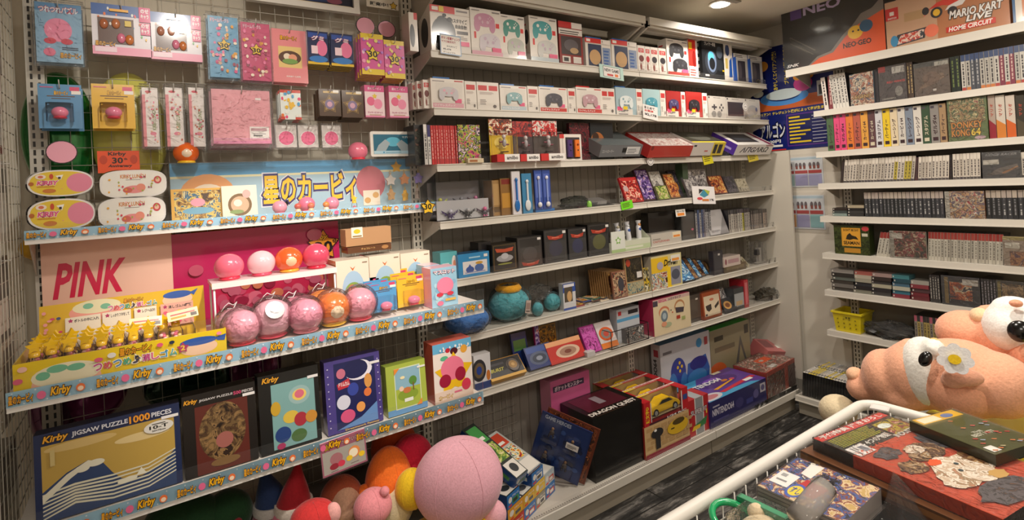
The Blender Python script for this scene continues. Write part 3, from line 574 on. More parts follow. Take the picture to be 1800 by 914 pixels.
# ---------------- K1: lunch boxes, acrylic case ----------------
zb1 = K1+.017
def lunch(fr, x0, y0, x1, y1, kind, label, cat='lunch box'):
    Y = -.115; X0, X1, zt, zb = rectY(fr, x0, y0, x1, y1, Y); w_, h_ = X1-X0, zt-zb
    n = 40; e = .62 if kind else .8
    def sup(a, b_): return [(a*math.copysign(abs(cos(2*pi*i/n))**e, cos(2*pi*i/n)), b_*math.copysign(abs(sin(2*pi*i/n))**e, sin(2*pi*i/n))) for i in range(n)]
    b = MB(); M = Matrix.Rotation(pi/2, 4, 'X')
    b.prism(sup(w_/2*.95, h_/2*.95), -.055, -.012, '#f0dcd8', M, sm=True); 
    o = tag(b.build('lunch_box', loc=((X0+X1)/2, Y, (zt+zb)/2)), label, cat)
    l = MB().prism(sup(w_/2, h_/2), -.012, 0, '#f4f0ec', M, sm=True)
    P = [(x/w_+.5, y/h_+.5) for x, y in sup(w_/2*.93, h_/2*.90)]
    if kind == 0: it = [('p', P, '#f2d23c'), ('e', .78, .50, .20, .36, '#f090ac'), ('r', .5, .28, .52, .3, '#f090ac'), ('t', 'KIRBY', .14, .44, .46, .60, '#d83c78', '#fbe0e8', .2), ('r', .14, .36, .40, .40, '#c88828'), ('e', .32, .22, .10, .08, '#c87830'), ('e', .20, .75, .08, .09, '#f0e0d0'), ('e', .20, .75, .04, .05, '#d87050'), ('p', [(.42, .78), (.54, .82), (.50, .62)], '#f4f0e8'), ('r', .46, .66, .50, .74, '#30242c'), ('e', .36, .76, .03, .10, '#c84828'), ('e', .06, .5, .04, .07, '#b86828')]
    else: it = [('p', P, '#f6f2ea'), ('t', 'KIRBY LUNCH', .30, .70, .68, .84, '#d88838'), ('r', .38, .64, .60, .655, '#807060'), ('e', .50, .30, .16, .14, '#f09898'), ('e', .40, .28, .07, .10, '#d86858'), ('e', .60, .36, .07, .14, '#e8907c'), ('e', .86, .62, .06, .14, '#c84c50'), ('e', .86, .62, .035, .08, '#f0c0a8')]+dots(['#d84860', '#e8a838', '#f0b8b0', '#a8b050', '#a0506c'], 22, .016, 31, 2.2, x0=.12, x1=.88, y0=.15, y1=.85)
    l.art(it, w_, h_, o=(-w_/2, 0, -h_/2)); l.build('lid', o)
    MB().prism(sup(w_/2+.004, h_/2+.002), -.056, .001, 'C', M, sm=True).build('clear_wrap', o)
    return o
lunch('q', 160, 165, 556, 322, 0, 'oval yellow lunch box with white rim, upper one beside the upright')
lunch('q', 163, 336, 566, 520, 0, 'oval yellow lunch box with white rim, lower one beside the upright')
lunch('q', 592, 165, 992, 330, 1, 'white rounded lunch box with small red pictures, upper of two below the orange sign')
lunch('q', 583, 325, 988, 505, 1, 'white rounded lunch box with small red pictures, lower of two below the orange sign')
# acrylic case with backdrop
X0 = hit(297, 320, 1, -.128).x; X1 = .016; zt = hit(500, 281, 1, -.128).z; Hc = zt-zb1; Wc = X1-X0
b = MB().box(0, Wc, 0, .003, 0, Hc, 'C').box(0, .003, .003, .118, 0, Hc, 'C').box(Wc-.003, Wc, .003, .118, 0, Hc, 'C').box(.003, Wc-.003, .003, .118, 0, .003, 'C')
o = tag(b.build('acrylic_case', loc=(X0, -.128, zb1)), 'clear open-topped acrylic case on the shallow shelf holding small figures', 'display case')
b = MB().box(.004, Wc-.06, 0, .003, 0, Hc-.004, '#9cc0d4')
it = [('r', 0, 0, 1, 1, '#a8c8d8'), ('r', 0, .80, 1, 1, '#58a4d4'), ('r', 0, .76, 1, .80, '#e8e4b8'), ('e', .13, .45, .10, .38, '#e8a468'), ('e', .13, .36, .075, .30, '#f4e4cc'), ('t', '星のカービィ', .325, .22, .735, .80, '#e8e8f0', '#e8e8f0'), ('t', '星のカービィ', .33, .24, .73, .78, '#f4c428', '#342c6c'),
      ('e', .80, .55, .07, .34, '#c8707c'), ('s', .93, .85, .03, '#f0b838'), ('r', .76, .1, .84, .40, '#f0e4d0'), ('e', .78, .2, .015, .06, '#d8a868'), ('e', .82, .3, .015, .06, '#d8a868')]
b.art(it, Wc-.064, Hc-.004, o=(.004, 0, 0)); o2 = b.build('backdrop_card', o, loc=(0, .112, .002))
# items in the case
def stand(fr, x0, y0, x1, Y, z, items, c, t, name, label, cat, parts=None, lean=0, zt=None, rz=0, group=None):
    a = px(fr, x0, 0)[0], px(fr, x1, 0)[0]
    X0, X1 = solX(a[0], Y, z+.03), solX(a[1], Y, z+.03); zt = solZ(px(fr, 0, y0)[1], (X0+X1)/2, Y); w_, h_ = X1-X0, zt-z
    b = MB().box(0, w_, 0, t, 0, h_, c); b.art(items, w_, h_)
    o = tag(b.build(name, loc=(X0, Y, z+(t*sin(rad(lean)) if lean else 0)), rot=(rad(-lean), 0, rad(rz))), label, cat, group)
    if parts: parts(o, w_, h_, t)
    return o, w_, h_
zc1 = zb1+.004
stand('q', 1022, 275, 1335, -.10, zc1, [('r', 0, 0, 1, 1, '#e8b040'), ('r', .06, .08, .94, .94, pic('#4c3420,#a87c38,#e8c868,#3c6c8c,#f0dca0', 5)), ('e', .5, .60, .14, .12, '#f0a0b4'), ('e', .5, .36, .3, .10, '#78b0cc')], '#e8b040', .008, 'print_board', 'framed print card with an orange border, nearer of the two in the acrylic case', 'print card', lean=6)
stand('r', 38, 215, 240, -.115, zc1, [('r', 0, 0, 1, 1, '#f0e8d4'), ('e', .5, .45, .34, .32, '#7c5c34'), ('e', .5, .45, .26, .24, '#d8b090'), ('e', .44, .5, .12, .1, '#f4e4d4'), ('e', .7, .75, .12, .12, '#f0b0a8'), ('e', .4, .25, .2, .06, '#88a060')], '#f0e8d4', .006, 'print_board', 'small cream print card with a round dish picture, standing in the acrylic case', 'print card', lean=6)
def ball(x, y, z, r, c, name, label, cat='toy', base=None, sq=.94, patch=None, group=None, bag=False, top=None, rz=0):
    """plain round vinyl toy: squashed ball with a low base ring and a filling plug seam"""
    b = MB().sph(0, 0, r*sq, r, r*.95, r*sq, c, seg=28, ring=18)
    o = tag(b.build(name, loc=(x, y, z), rot=(0, 0, rz)), label, cat, group)
    MB().lathe([(r*.60, 0), (r*.72, r*.08), (r*.66, r*.22), (r*.52, r*.26)], base or c, seg=24).build('base_ring', o)
    if patch:
        p = MB(); vs = []; n = 10
        p.sph(0, -r*.12, r*.90, r*.74, r*.88, r*.70, patch, seg=24, ring=14); p.build('front_panel', o)
    if top: MB().sph(0, 0, r*1.80, r*.4, r*.4, r*.14, top, seg=16, ring=8).build('cap', o)
    if bag:
        g = MB().sph(0, 0, r*1.0, r*1.12, r*1.1, r*1.12, 'D', seg=26, ring=16)
        w_ = g.build('clear_bag', o)
    return o
def ballp(fr, cx, cyb, rpx, Y, z, *a, **k):
    X, yy = px(fr, cx, 0); x = solX(X, Y, z+.02); s = F_/(Vector((x, Y, z))-CAM).dot(_f); return ball(x, Y, z, rpx/FR[fr][2]/s, *a, **k)
for cx, r, c, l in ((365, 40, 'V#f4a0b4', 'nearest of three'), (520, 46, 'V#ee7c9c', 'middle of three, slightly larger'), (665, 40, 'V#f090ac', 'next to the paper cup print')):
    ballp('r', cx, 0, r, -.085, zc1+.012, c, 'round_figurine', 'small pink ball figurine in front of the yellow lettering, '+l, base='V#e04c68')
for cx, c, c2, l in ((470, 'V#d85c50', 'V#f4d8b8', 'red and cream'), (545, 'V#e87858', 'V#f4c8a0', 'orange and pink'), (632, 'V#e89048', 'V#f4e0c0', 'amber and cream')):
    X = solX(px('r', cx, 0)[0], -.108, zc1); b = MB().sph(0, 0, .014, .011, .010, .014, c2, seg=14, ring=10); o = tag(b.build('tiny_figurine', loc=(X, -.112, zc1)), 'tiny %s two-ball figurine at the front of the acrylic case' % l, 'toy')
    MB().sph(0, 0, .034, .012, .011, .011, c, seg=14, ring=10).build('upper_ball', o)
X = solX(px('r', 795, 0)[0], -.10, zc1)
o = tag(MB().lathe([(.008, 0), (.010, .004), (.010, .028), (.008, .032)], 'C').build('star_bottle', loc=(X, -.10, zc1)), 'tiny clear bottle with a yellow star cap in the acrylic case', 'bottle')
MB().sph(0, 0, .012, .008, .008, .011, 'V#d86878', seg=10, ring=8).build('filling', o); 
def starcap(o, z, r, loc=(0, 0, 0)):
    b = MB().lathe([(r*.8, 0), (r*.8, r*.7), (r*.5, r*.8)], 'V#f0c020', seg=14)
    P = []
    for i in range(10): a = pi/2+pi*i/5; q = r*1.25 if i % 2 == 0 else r*.65; P.append((q*cos(a), q*sin(a)))
    b.prism(P, -r*.3, r*.3, 'V#f4c824', Matrix.Translation((0, 0, r*1.7)) @ Matrix.Rotation(pi/2, 4, 'X'))
    return b.build('star_cap', o, loc=(loc[0], loc[1], z))
starcap(o, .032, .010)
for i, (cx, cy, c) in enumerate(((1000, 185, 'V#c8c0b8'), (1080, 180, 'V#e8a070'), (1160, 175, 'V#9c8cd8'), (1005, 270, 'V#c8a070'), (1085, 275, 'V#e8b448'), (1155, 262, 'V#b0a098'))):
    p_ = hit(*px('r', cx, cy), 1, -.05); P = []
    for k in range(10): a = pi/2+pi*k/5; q = .024 if k % 2 == 0 else .014; P.append((q*cos(a), q*sin(a)))
    b = MB().prism(P, -.006, .006, c, Matrix.Rotation(pi/2, 4, 'X')); o = tag(b.build('star_charm', loc=p_, rot=(0, 0, .2*i)), '%s star-shaped ball chain charm hanging at the end of the acrylic case' % ['smoke grey', 'peach', 'lilac', 'tan', 'golden', 'ash grey'][i], 'charm')
    MB().tube([(0, 0, .022), (.004, 0, .03), (0, 0, .038), (-.004, 0, .03), (0, 0, .022)], .0014, 'M#c8a860').build('ring', o)
# on top of the case rim / shelf: orange and pink toys, tablet
zt_ = zb1+Hc
X = solX(328, -.07, zt_); ball(X, -.07, zt_-.002, .037, 'V#ee6c28', 'round_vinyl_toy', 'orange round vinyl toy with cream front standing on the acrylic case rim', base='V#f4c428', patch='V#f4dcc0')
X = solX(630, -.06, zt_); ball(X, -.06, zt_-.002, .037, 'V#f08098', 'round_vinyl_toy', 'pink round vinyl toy with red base standing on the acrylic case beside the screen', base='V#d82c40')
tag(MB().box(0, Wc, 0, .075, 0, .003, 'C').build('acrylic_strip', loc=(X0, -.115, zt_-.006)), 'clear acrylic strip along the top of the display case', 'strip')
X0, X1, zt, zb = rectY('p', 885, 705, 1120, 838, -.06)
b = MB().rbox(X1-X0, zt-zb, .012, .008, '#f0ece4', Matrix.Translation(((X1-X0)/2, .006, (zt-zb)/2)) @ Matrix.Rotation(pi/2, 4, 'X'), sm=False)
o = tag(b.build('tablet', loc=(X0, -.06, zb)), 'small white framed tablet showing a blue picture beside the pink round toy', 'tablet')
w_, h_ = X1-X0, zt-zb
s_ = MB().box(.012, w_-.012, -.0072, -.006, .01, h_-.012, '#1c6c88').art([('r', 0, 0, 1, .16, '#b8dcec'), ('e', .5, .62, .2, .24, '#60c0dc'), ('p', [(.05, .16), (.3, .16), (.42, .55), (.3, .75), (.12, .45)], '#a8b8c0'), ('p', [(.95, .16), (.7, .16), (.58, .5), (.72, .72), (.9, .45)], '#a8b8c0'), ('t', 'マグロ!', .74, .8, .95, .92, '#e8f4f4'), ('e', .25, .08, .02, .04, '#3090c0'), ('r', .3, .06, .7, .09, '#5c98b4')], w_-.024, h_-.022, o=(.012, -.0072, .01))
s_.build('screen', o)
# gold 30 star tag at the end of the shelf
p_ = hit(752, 364, 1, -.16); P = []
for k in range(10): a = pi/2+pi*k/5; q = 1 if k % 2 == 0 else .62; P.append((q*cos(a), q*sin(a)))
b = MB().prism([(x*.034, y*.034) for x, y in P], 0, .003, '#141828', Matrix.Rotation(pi/2, 4, 'X'))
b.art([('p', [(x*.029, y*.029) for x, y in P], '#f2c42c'), ('t', '30', -.017, -.010, .015, .014, '#141008')], 1, 1, o=(0, -.003, 0))
tag(b.build('star_tag', loc=p_), 'gold star card tag reading 30 at the end of the lunch box shelf', 'tag')
# ---------------- K2: tray, banner, vinyl toys, boxes ----------------
z2 = K2+.037
# banner boards behind
X0 = hit(72, 470, 1, -.03).x; XM = hit(303, 460, 1, -.03).x; X1 = hit(597, 450, 1, -.03).x
zt = hit(200, 418, 1, -.03).z; w_ = XM-X0
tag(MB().box(0, w_, 0, .004, 0, zt-z2, '#ecc0ac').art([('t', 'PINK', .07, .47, .62, .80, '#d0204c', None, .3)], w_, zt-z2).build('banner_board', loc=(X0, -.03, z2)), 'salmon banner board with bold red italic lettering reading PINK', 'banner')
w_ = X1-XM; hb = hit(450, 400, 1, -.03).z-z2
it = [('r', 0, 0, 1, 1, '#b81c58'), ('r', .22, .0, 1, .40, '#c02850')]
rr = random.Random(4)
for i in range(70): it.append(('e', rr.uniform(.24, .97), rr.uniform(.03, .40), .035*rr.uniform(.7, 1.2), .06*rr.uniform(.7, 1.2), rr.choice(['#c04868', '#d06880', '#a83050', '#c87858', '#b85c74', '#8c1c3c'])))
it += [('s', .89, .72, .115, '#2c1418'), ('s', .89, .72, .105, '#d08828'), ('t', 'Kirby', .80, .78, .92, .85, '#f0c030', '#301008', .3), ('t', '30', .83, .62, .95, .77, '#181014'), ('t', 'th', .95, .74, .985, .79, '#181014'), ('e', .83, .86, .05, .07, '#c05c74'), ('e', .12, .60, .04, .06, '#b84c68'), ('e', .30, .57, .05, .07, '#a84058')]
tag(MB().box(0, w_, 0, .004, 0, hb, '#b81c58').art(it, w_, hb).build('banner_board', loc=(XM, -.03, z2)), 'magenta banner board with a gold 30 star and a crowd of pink circles', 'banner')
# yellow tray display box
Yf = -.435; XR = solX(398, Yf, z2+.03); XL = -1.225; Wt = XR-XL; Dt = .235
hf = solZ(605, -1.0, Yf)-z2
ti = [('r', 0, 0, 1, 1, '#e8c81c'), ('e', .22, .10, .15, .60, '#f0b8a4'), ('e', .22, .36, .15, .42, '#f0e8c8'), ('e', .18, .60, .045, .14, '#70bc98'), ('e', .26, .55, .04, .13, '#70bc98'), ('e', .12, .42, .03, .15, '#70bc98'),
      ('e', .85, .40, .10, .30, '#f0c8a8'), ('e', .85, .66, .10, .16, '#2c58a8'), ('p', [(.94, .70), (1.0, .78), (.99, .52), (.95, .56)], '#2c58a8'), ('t', '星のカービィ', .455, .62, .61, .92, '#f0a018', '#301808')]
for i, (c, s_) in enumerate(zip(['#c83c90', '#e07828', '#3888c8', '#30a070', '#c83c90', '#e07828', '#58a8c8'], 'つめつめ消しゴム')): pass
cs = ['#c83c90', '#d84860', '#3c88c8', '#38a888', '#303050', '#c83c90', '#d85080', '#3c98c8', '#48a8a8']
for i, s_ in enumerate('つめつめ♪消しゴム'): ti.append(('t', s_, .335+.045*i, .24+.006*i, .375+.045*i, .52+.006*i, cs[i], '#f4ecd8'))
ti += [('s', .765, .52, .034, '#b02c64'), ('t', '2', .753, .42, .777, .62, '#f4d040'), ('e', .42, .74, .02, .10, '#e8e4e0'), ('e', .36, .66, .02, .08, '#e05c80'), ('e', .65, .80, .016, .08, '#e05c80'), ('e', .71, .82, .014, .07, '#20304c'), ('e', .96, .85, .014, .07, '#f090a8'), ('e', .04, .80, .02, .10, '#f0c0b0'), ('e', .02, .40, .02, .10, '#e05c80')]
b = MB().box(0, Wt, 0, .003, 0, hf, '#e8c81c').art(ti, Wt, hf).box(0, .003, .003, Dt, 0, hf*1.0, '#e8c81c').box(Wt-.003, Wt, .003, Dt, 0, hf, '#e8c81c').box(.003, Wt-.003, .003, Dt, 0, .003, '#d8b818')
tray = tag(b.build('display_tray', loc=(XL, Yf, z2)), 'long yellow cardboard counter display tray of small eraser bottles', 'display box')
hz = solZ(512, -.95, Yf+Dt+.03)-z2
hi = [('r', 0, 0, 1, 1, '#e0b41c'), ('e', .32, .80, .16, .17, '#f0a090'), ('e', .32, .88, .14, .12, '#e8e0b8'), ('e', .27, .90, .03, .05, '#78b898'), ('e', .37, .86, .03, .05, '#78b898'), ('e', .82, .80, .10, .13, '#f0c8a8'), ('e', .82, .89, .095, .07, '#2c58a8'), ('p', [(.90, .90), (.96, .96), (.93, .84)], '#2c58a8'), ('t', '星のカービィ', .48, .87, .60, .94, '#f0a018', '#301808')]
for i, s_ in enumerate('つめつめ♪消しゴム'): hi.append(('t', s_, .385+.034*i, .76, .415+.034*i, .85, cs[i], '#f4ecd8'))
for i, (x0, x1) in enumerate(((.14, .34), (.35, .52), (.54, .68), (.705, .92))):
    hi += [('r', x0, .22 if i < 3 else .32, x1, .74, '#e8b0a0' if i == 3 else '#efe4d0'), ('s', x0+.03, .68, .016, '#b02c64'), ('t', ['ボトルの中に入れ', 'しっかりフタをして', 'レジへGO!!', '消しゴム14種類'][i], x0+.05, .64, x1-.01, .70, '#30202c')]
    for k in range(5 if i < 3 else 12): 
        if i == 3: hi.append(('e', x0+.03+.045*(k % 4), .57-.09*(k//4), .014, .030, ['#e86080', '#f0a0a0', '#f0c850', '#303858', '#e89048'][k % 5]))
        else: hi.append(('e', x0+.03+.03*k, .36+.06*(k % 2), .013, .03, ['#e86080', '#78b8c8', '#f0c850', '#e87090', '#e89048'][k]))
    if i < 3: hi.append(('s', x0+(x1-x0)*.65, .50, .016, '#f0c828'))
hi += dots(['#e86080', '#f0a0a0', '#d84870', '#40507c'], 12, .012, 17, 2, x0=.02, x1=.12)
h_ = MB().box(0, Wt-.05, 0, .003, 0, hz, '#e0b41c').art(hi, Wt-.05, hz); h_.build('header_board', tray, loc=(.02, Dt-.02, .004), rot=(rad(-10), 0, 0))
MB().box(.004, Wt-.004, 0, .001, 0, .03, 'C').build('clear_guard', tray, loc=(0, .004, hf))
for i in range(5):
    p_ = MB().box(0, .002, .01, Dt-.04, .003, hf+.012, 'C'); p_.build('divider', tray, loc=(.09+i*.09, 0, 0))
# bottles of erasers standing in rows
k = 0
spots = [(215, 500), (300, 495), (385, 480), (475, 465), (555, 450), (640, 430), (715, 415), (795, 400), (875, 395), (940, 375)]
proto = None
for row, dy in ((0, .0), (1, -.045), (2, -.09)):
    for j, (cx, cy) in enumerate(spots[:10 if row == 0 else 8]):
        Y = Yf+Dt-.06+dy; x = solX(px('s', cx, cy)[0], Yf+Dt-.06, z2+.07)
        if x > XR-.03: continue
        if proto is None:
            o = MB().lathe([(.015, 0), (.018, .004), (.018, .040), (.012, .052), (.012, .056)], 'C', seg=14).build('eraser_bottle', loc=(x, Y, z2+.004))
            f_ = MB()
            for q in range(14): f_.sph(random.uniform(-.009, .009), random.uniform(-.009, .009), .006+q*.0024, .006, .006, .005, random.choice(['V#f090a8', 'V#e86484', 'V#f4c8c8', 'V#f0d878']), seg=8, ring=6)
            f_.build('pink_erasers', o); starcap(o, .054, .014); proto = o
        else: o = dup(proto, (x, Y, z2+.004), (0, 0, random.uniform(-.5, .5)))
        o['label'] = ['clear eraser bottle with yellow star cap in the rear row of the yellow tray', 'clear eraser bottle with yellow star cap in the middle row of the yellow tray', 'clear eraser bottle with yellow star cap in the front row of the yellow tray'][row]
        o['category'] = 'bottle'; o['group'] = ['rear', 'middle', 'front'][row]+' row of eraser bottles'
b = MB(); rr = random.Random(8)
for i in range(260): b.sph(rr.uniform(XL+.06, XR-.03), rr.uniform(Yf+.015, Yf+.08), z2+.008+rr.uniform(0, .022), .007, .006, .005, rr.choice(['V#f090a8', 'V#e86484', 'V#f4d0d0', 'V#e05878', 'V#f0d878']), seg=6, ring=4)
tag(b.build('loose_erasers'), 'loose tiny pink and red erasers heaped along the front of the yellow tray', 'erasers', kind='stuff')
for x, r_, l in ((690, .05, 'tilted over the bottles'), (900, -.1, 'lying at the far end of the row')):
    X = solX(px('s', x, 0)[0], Yf+.14, z2+.09)
    tag(MB().box(0, .075, 0, .001, 0, .028, '#f0e4b0').art([('r', .1, .2, .6, .4, '#c8a030'), ('r', .1, .55, .9, .7, '#c85c60'), ('r', .75, .15, .95, .5, '#504038')], .075, .028).build('paper_slip', loc=(X, Yf+.14, z2+.078), rot=(rad(-30), r_, 0)), 'cream printed paper slip '+l+' in the yellow tray', 'slip')
# white riser shelf
Yr = -.33; XA = hit(372, 500, 1, Yr).x; XC = hit(592, 475, 1, Yr).x; zr = hit(480, 485, 1, Yr).z; hp = zr-z2
b = MB().box(0, XC-XA, 0, .12, -.010, 0, '#f4ecea').box(0, XC-XA, -.002, 0, -.016, .001, '#f4ecea')
ris = tag(b.build('display_riser', loc=(XA, Yr, zr)), 'white riser shelf carrying four vinyl toys above the bagged ones', 'riser')
for x in (.006, XC-XA-.006):
    for y in (.006, .114): MB().tube([(x, y, -hp), (x, y, -.01)], .003, 'M#f0ecec').lathe([(.007, -hp), (.006, -hp+.006), (.004, -hp+.006)], 'M#f0ecec', Matrix.Translation((x, y, 0)), 10).build('leg', ris)
def ballc(cx, cy, rpx, Y, *a, z=None, **k):
    """ball toy whose centre shows at (cx, cy)"""
    p_ = hit(cx, cy, 1, Y); s = F_/(p_-CAM).dot(_f); r = rpx/s; zz = z if z is not None else p_.z-r*.94
    return ball(p_.x, Y, zz, r, *a, **k)
ballc(403, 474, 24, -.28, 'V#ee6c84', 'round_vinyl_toy', 'pink round vinyl toy with red base, first on the white riser beside the yellow tray', base='V#e0304c', z=zr)
ballc(460, 472, 23, -.28, 'V#f4c0c8', 'round_vinyl_toy', 'pale pink round vinyl toy, second on the white riser', base='V#d84864', z=zr)
ballc(508, 462, 23, -.28, 'V#e8602c', 'round_vinyl_toy', 'orange round vinyl toy with cream front, third on the white riser', base='V#e8a030', patch='V#f0c8a0', z=zr)
ballc(556, 462, 23, -.28, 'V#d84c68', 'round_vinyl_toy', 'deep pink round vinyl toy with red base, last on the white riser', base='V#c82440', z=zr)
zg = z2+.004
ballc(412, 560, 30, -.34, 'V#f4b0c0', 'round_vinyl_toy', 'pale pink bagged vinyl toy tucked behind the first front toy', base='V#d84864', bag=True, z=zg)
ballc(425, 578, 31, -.395, 'V#f4a4b8', 'round_vinyl_toy', 'pink bagged vinyl toy at the front beside the yellow tray', base='V#e02c44', bag=True, z=zg)
o = ballc(478, 560, 34, -.375, 'V#f4b8c8', 'round_vinyl_toy', 'pink bagged vinyl toy wearing a grey round price tag', base='V#e03c58', bag=True, z=zg)
MB().lathe([(.026, 0), (.026, .002)], '#8c8488', Matrix.Translation((0, -.052, .085)) @ Matrix.Rotation(rad(60), 4, 'X') @ Matrix.Scale(1, 4)).build('price_tag', o)
ballc(522, 548, 29, -.33, 'V#f098b0', 'round_vinyl_toy', 'pink bagged vinyl toy behind, between tag and ribboned ones', base='V#e03c58', bag=True, z=zg)
ballc(537, 562, 30, -.395, 'V#f29cb4', 'round_vinyl_toy', 'pink bagged vinyl toy in front, just before the orange one', base='V#e88898', bag=True, z=zg)
ballc(566, 535, 30, -.32, 'V#f0903c', 'round_vinyl_toy', 'amber bagged vinyl toy behind the orange one', base='V#f4c428', bag=True, z=zg)
ballc(586, 550, 30, -.375, 'V#f07c28', 'round_vinyl_toy', 'orange bagged vinyl toy with cream front at the shelf front', base='V#f4c428', patch='V#f6e0c0', bag=True, z=zg)
ballc(632, 543, 29, -.37, 'V#f0a0b4', 'round_vinyl_toy', 'pink bagged vinyl toy beside the blue blister cards', base='V#e0304c', bag=True, z=zg)
for i, (cx, cy) in enumerate(((402, 540), (470, 522), (508, 520), (560, 505), (585, 515))):
    p_ = hit(cx, cy, 1, -.36); tag(MB().tube([(-.02, 0, -.01), (-.01, 0, .004), (0, 0, .012), (.012, 0, .004), (.022, .004, .012), (.012, .002, -.006), (-.004, 0, -.004)], .0012, 'V#f0ecec').build('hanging_loop', loc=p_), 'white plastic hanging loop on top of a bagged vinyl toy', 'loop', 'hanging loops on the bagged toys')
# cream boxes
def A(fr, x0, x1, ytop, z, Y, t, items, c, name, label, cat, top=None, side=None, lean=0, rz=0, parts=None, group=None, topart=None, sideart=None, h=None, lift=0):
    """box standing on height z with its front face at Y; columns x0, x1 read at its foot, row ytop at its top"""
    X0, X1 = solX(px(fr, x0, 0)[0], Y, z+.01), solX(px(fr, x1, 0)[0], Y, z+.01); w_ = X1-X0
    h_ = h or solZ(px(fr, 0, ytop)[1], X0+w_/2, Y)-z-lift
    b = MB().box(0, w_, 0, t, 0, h_, c, top=top, side=side); b.art(items, w_, h_)
    if topart: b.art(topart, w_, t, face='top', o=(0, 0, h_))
    if sideart: b.art(sideart, t, h_, face='left')
    o = tag(b.build(name, loc=(X0, Y, z+.0005+lift+(t*sin(rad(lean)) if lean > 0 else 0)), rot=(rad(-lean), 0, rad(rz))), label, cat, group)
    if parts: parts(o, w_, h_, t)
    return o
ci = [('r', 0, 0, 1, 1, '#f0e0cc'), ('e', .5, .46, .34, .34, '#a8c8e0'), ('e', .5, .40, .28, .20, '#88a850'), ('e', .46, .44, .14, .12, '#e86c50'), ('e', .58, .40, .10, .10, '#f0a0b0'), ('e', .40, .34, .10, .08, '#f0c850'), ('p', [(.42, .88), (.5, .84), (.58, .88), (.5, .80)], '#d87030'), ('r', .8, .92, .95, .94, '#907c68')]
A('t', 715, 890, 50, z2, -.30, .10, ci, '#f0e0cc', 'figure_box', 'cream carton with a blue round picture, next to the white riser', 'toy box', side='#d8a050')
A('t', 892, 1056, 25, z2, -.27, .10, ci, '#f0e0cc', 'figure_box', 'cream carton with a blue round picture, middle of the three', 'toy box')
A('t', 1060, 1215, 10, z2, -.24, .10, ci, '#f0e0cc', 'figure_box', 'cream carton with a blue round picture, farthest from the riser', 'toy box')
zt3 = solZ(438, -.25, -.22)
A('r', 755, 1005, 560, zt3, -.24, .07, [('r', 0, 0, 1, 1, '#5c3820'), ('t', 'チョコレート', .3, .4, .62, .7, '#c89c60'), ('e', .85, .5, .08, .3, '#a87848')], '#5c3820', 'chocolate_box', 'dark brown flat box lying under the kraft box', 'box', h=.022)
def lab(o, w, h, t): MB().box(0, .04, -.002, -.0005, 0, .036, '#f0e8d8').art([('e', .5, .6, .3, .22, '#f0c030'), ('r', .1, .08, .9, .2, '#907040')], .04, .036, o=(0, -.002, 0)).build('price_label', o, loc=(.02, 0, h-.03))
A('r', 745, 1005, 460, zt3+.024, -.235, .06, [('r', 0, 0, 1, 1, '#b88c64')], 'K#b88c64', 'kraft_box', 'kraft brown carton with a small white label on top of the dark flat box', 'box', parts=lab)
# blister cards
def blp(o, w, h, t):
    MB().rbox(w*.66, .05, h*.42, .015, 'C', M=Matrix.Translation((w/2, -.024, .012))).build('clear_blister', o)
    MB().sph(w/2, -.024, h*.24, w*.21, .022, h*.13, 'V#f08aa8', seg=20).sph(w/2, -.024, h*.11, w*.18, .018, h*.03, 'V#d83850', seg=16, ring=8).build('round_toy', o)
for i, (Y, x0, x1, yt) in enumerate(((-.27, 808, 945, 150), (-.31, 855, 985, 160), (-.36, 888, 1030, 170))):
    A('t', x0, x1, yt, z2+.01, Y, .002, blister('#58a0d4'), '#58a0d4', 'blister_pack', 'sky blue blister card on the shelf holding a pink round toy, %s of three' % ['rear', 'middle', 'front'][i], 'blister pack', parts=blp)
for i, (Y, x0, x1, yt) in enumerate(((-.25, 955, 1090, 105), (-.30, 1000, 1130, 120), (-.35, 1035, 1175, 135))):
    A('t', x0, x1, yt, z2+.01, Y, .002, blister('#f0c038'), '#f0c038', 'blister_pack', 'yellow blister card on the shelf holding a pink round toy, %s of three' % ['rear', 'middle', 'front'][i], 'blister pack', parts=blp)
mi_ = [('r', 0, 0, 1, 1, '#9cc8e0')]+dots(['#b8dcec', '#88b8d8'], 20, .08, 7)+[('t', 'マスコット', .1, .84, .92, .94, '#f0f0f4', '#b03c60'), ('e', .52, .54, .32, .21, '#f088a8'), ('e', .30, .32, .13, .05, '#d83c50'), ('e', .70, .32, .13, .05, '#d83c50'), ('r', .5, .14, .9, .2, '#e8b850'), ('e', .3, .1, .12, .06, '#e87898')]
A('t', 1185, 1265, 80, z2, -.33, .07, mi_, '#9cc8e0', 'mascot_box', 'pink and blue toy carton behind its twin at the end of the bright shelf', 'toy box', top='#f0c0d0')
A('t', 1218, 1356, 92, z2, -.41, .07, mi_, '#c8a8c8', 'mascot_box', 'pink and blue toy carton with a round picture at the end of the bright shelf', 'toy box', top='#f0c0d0', side='#e8a0b8')

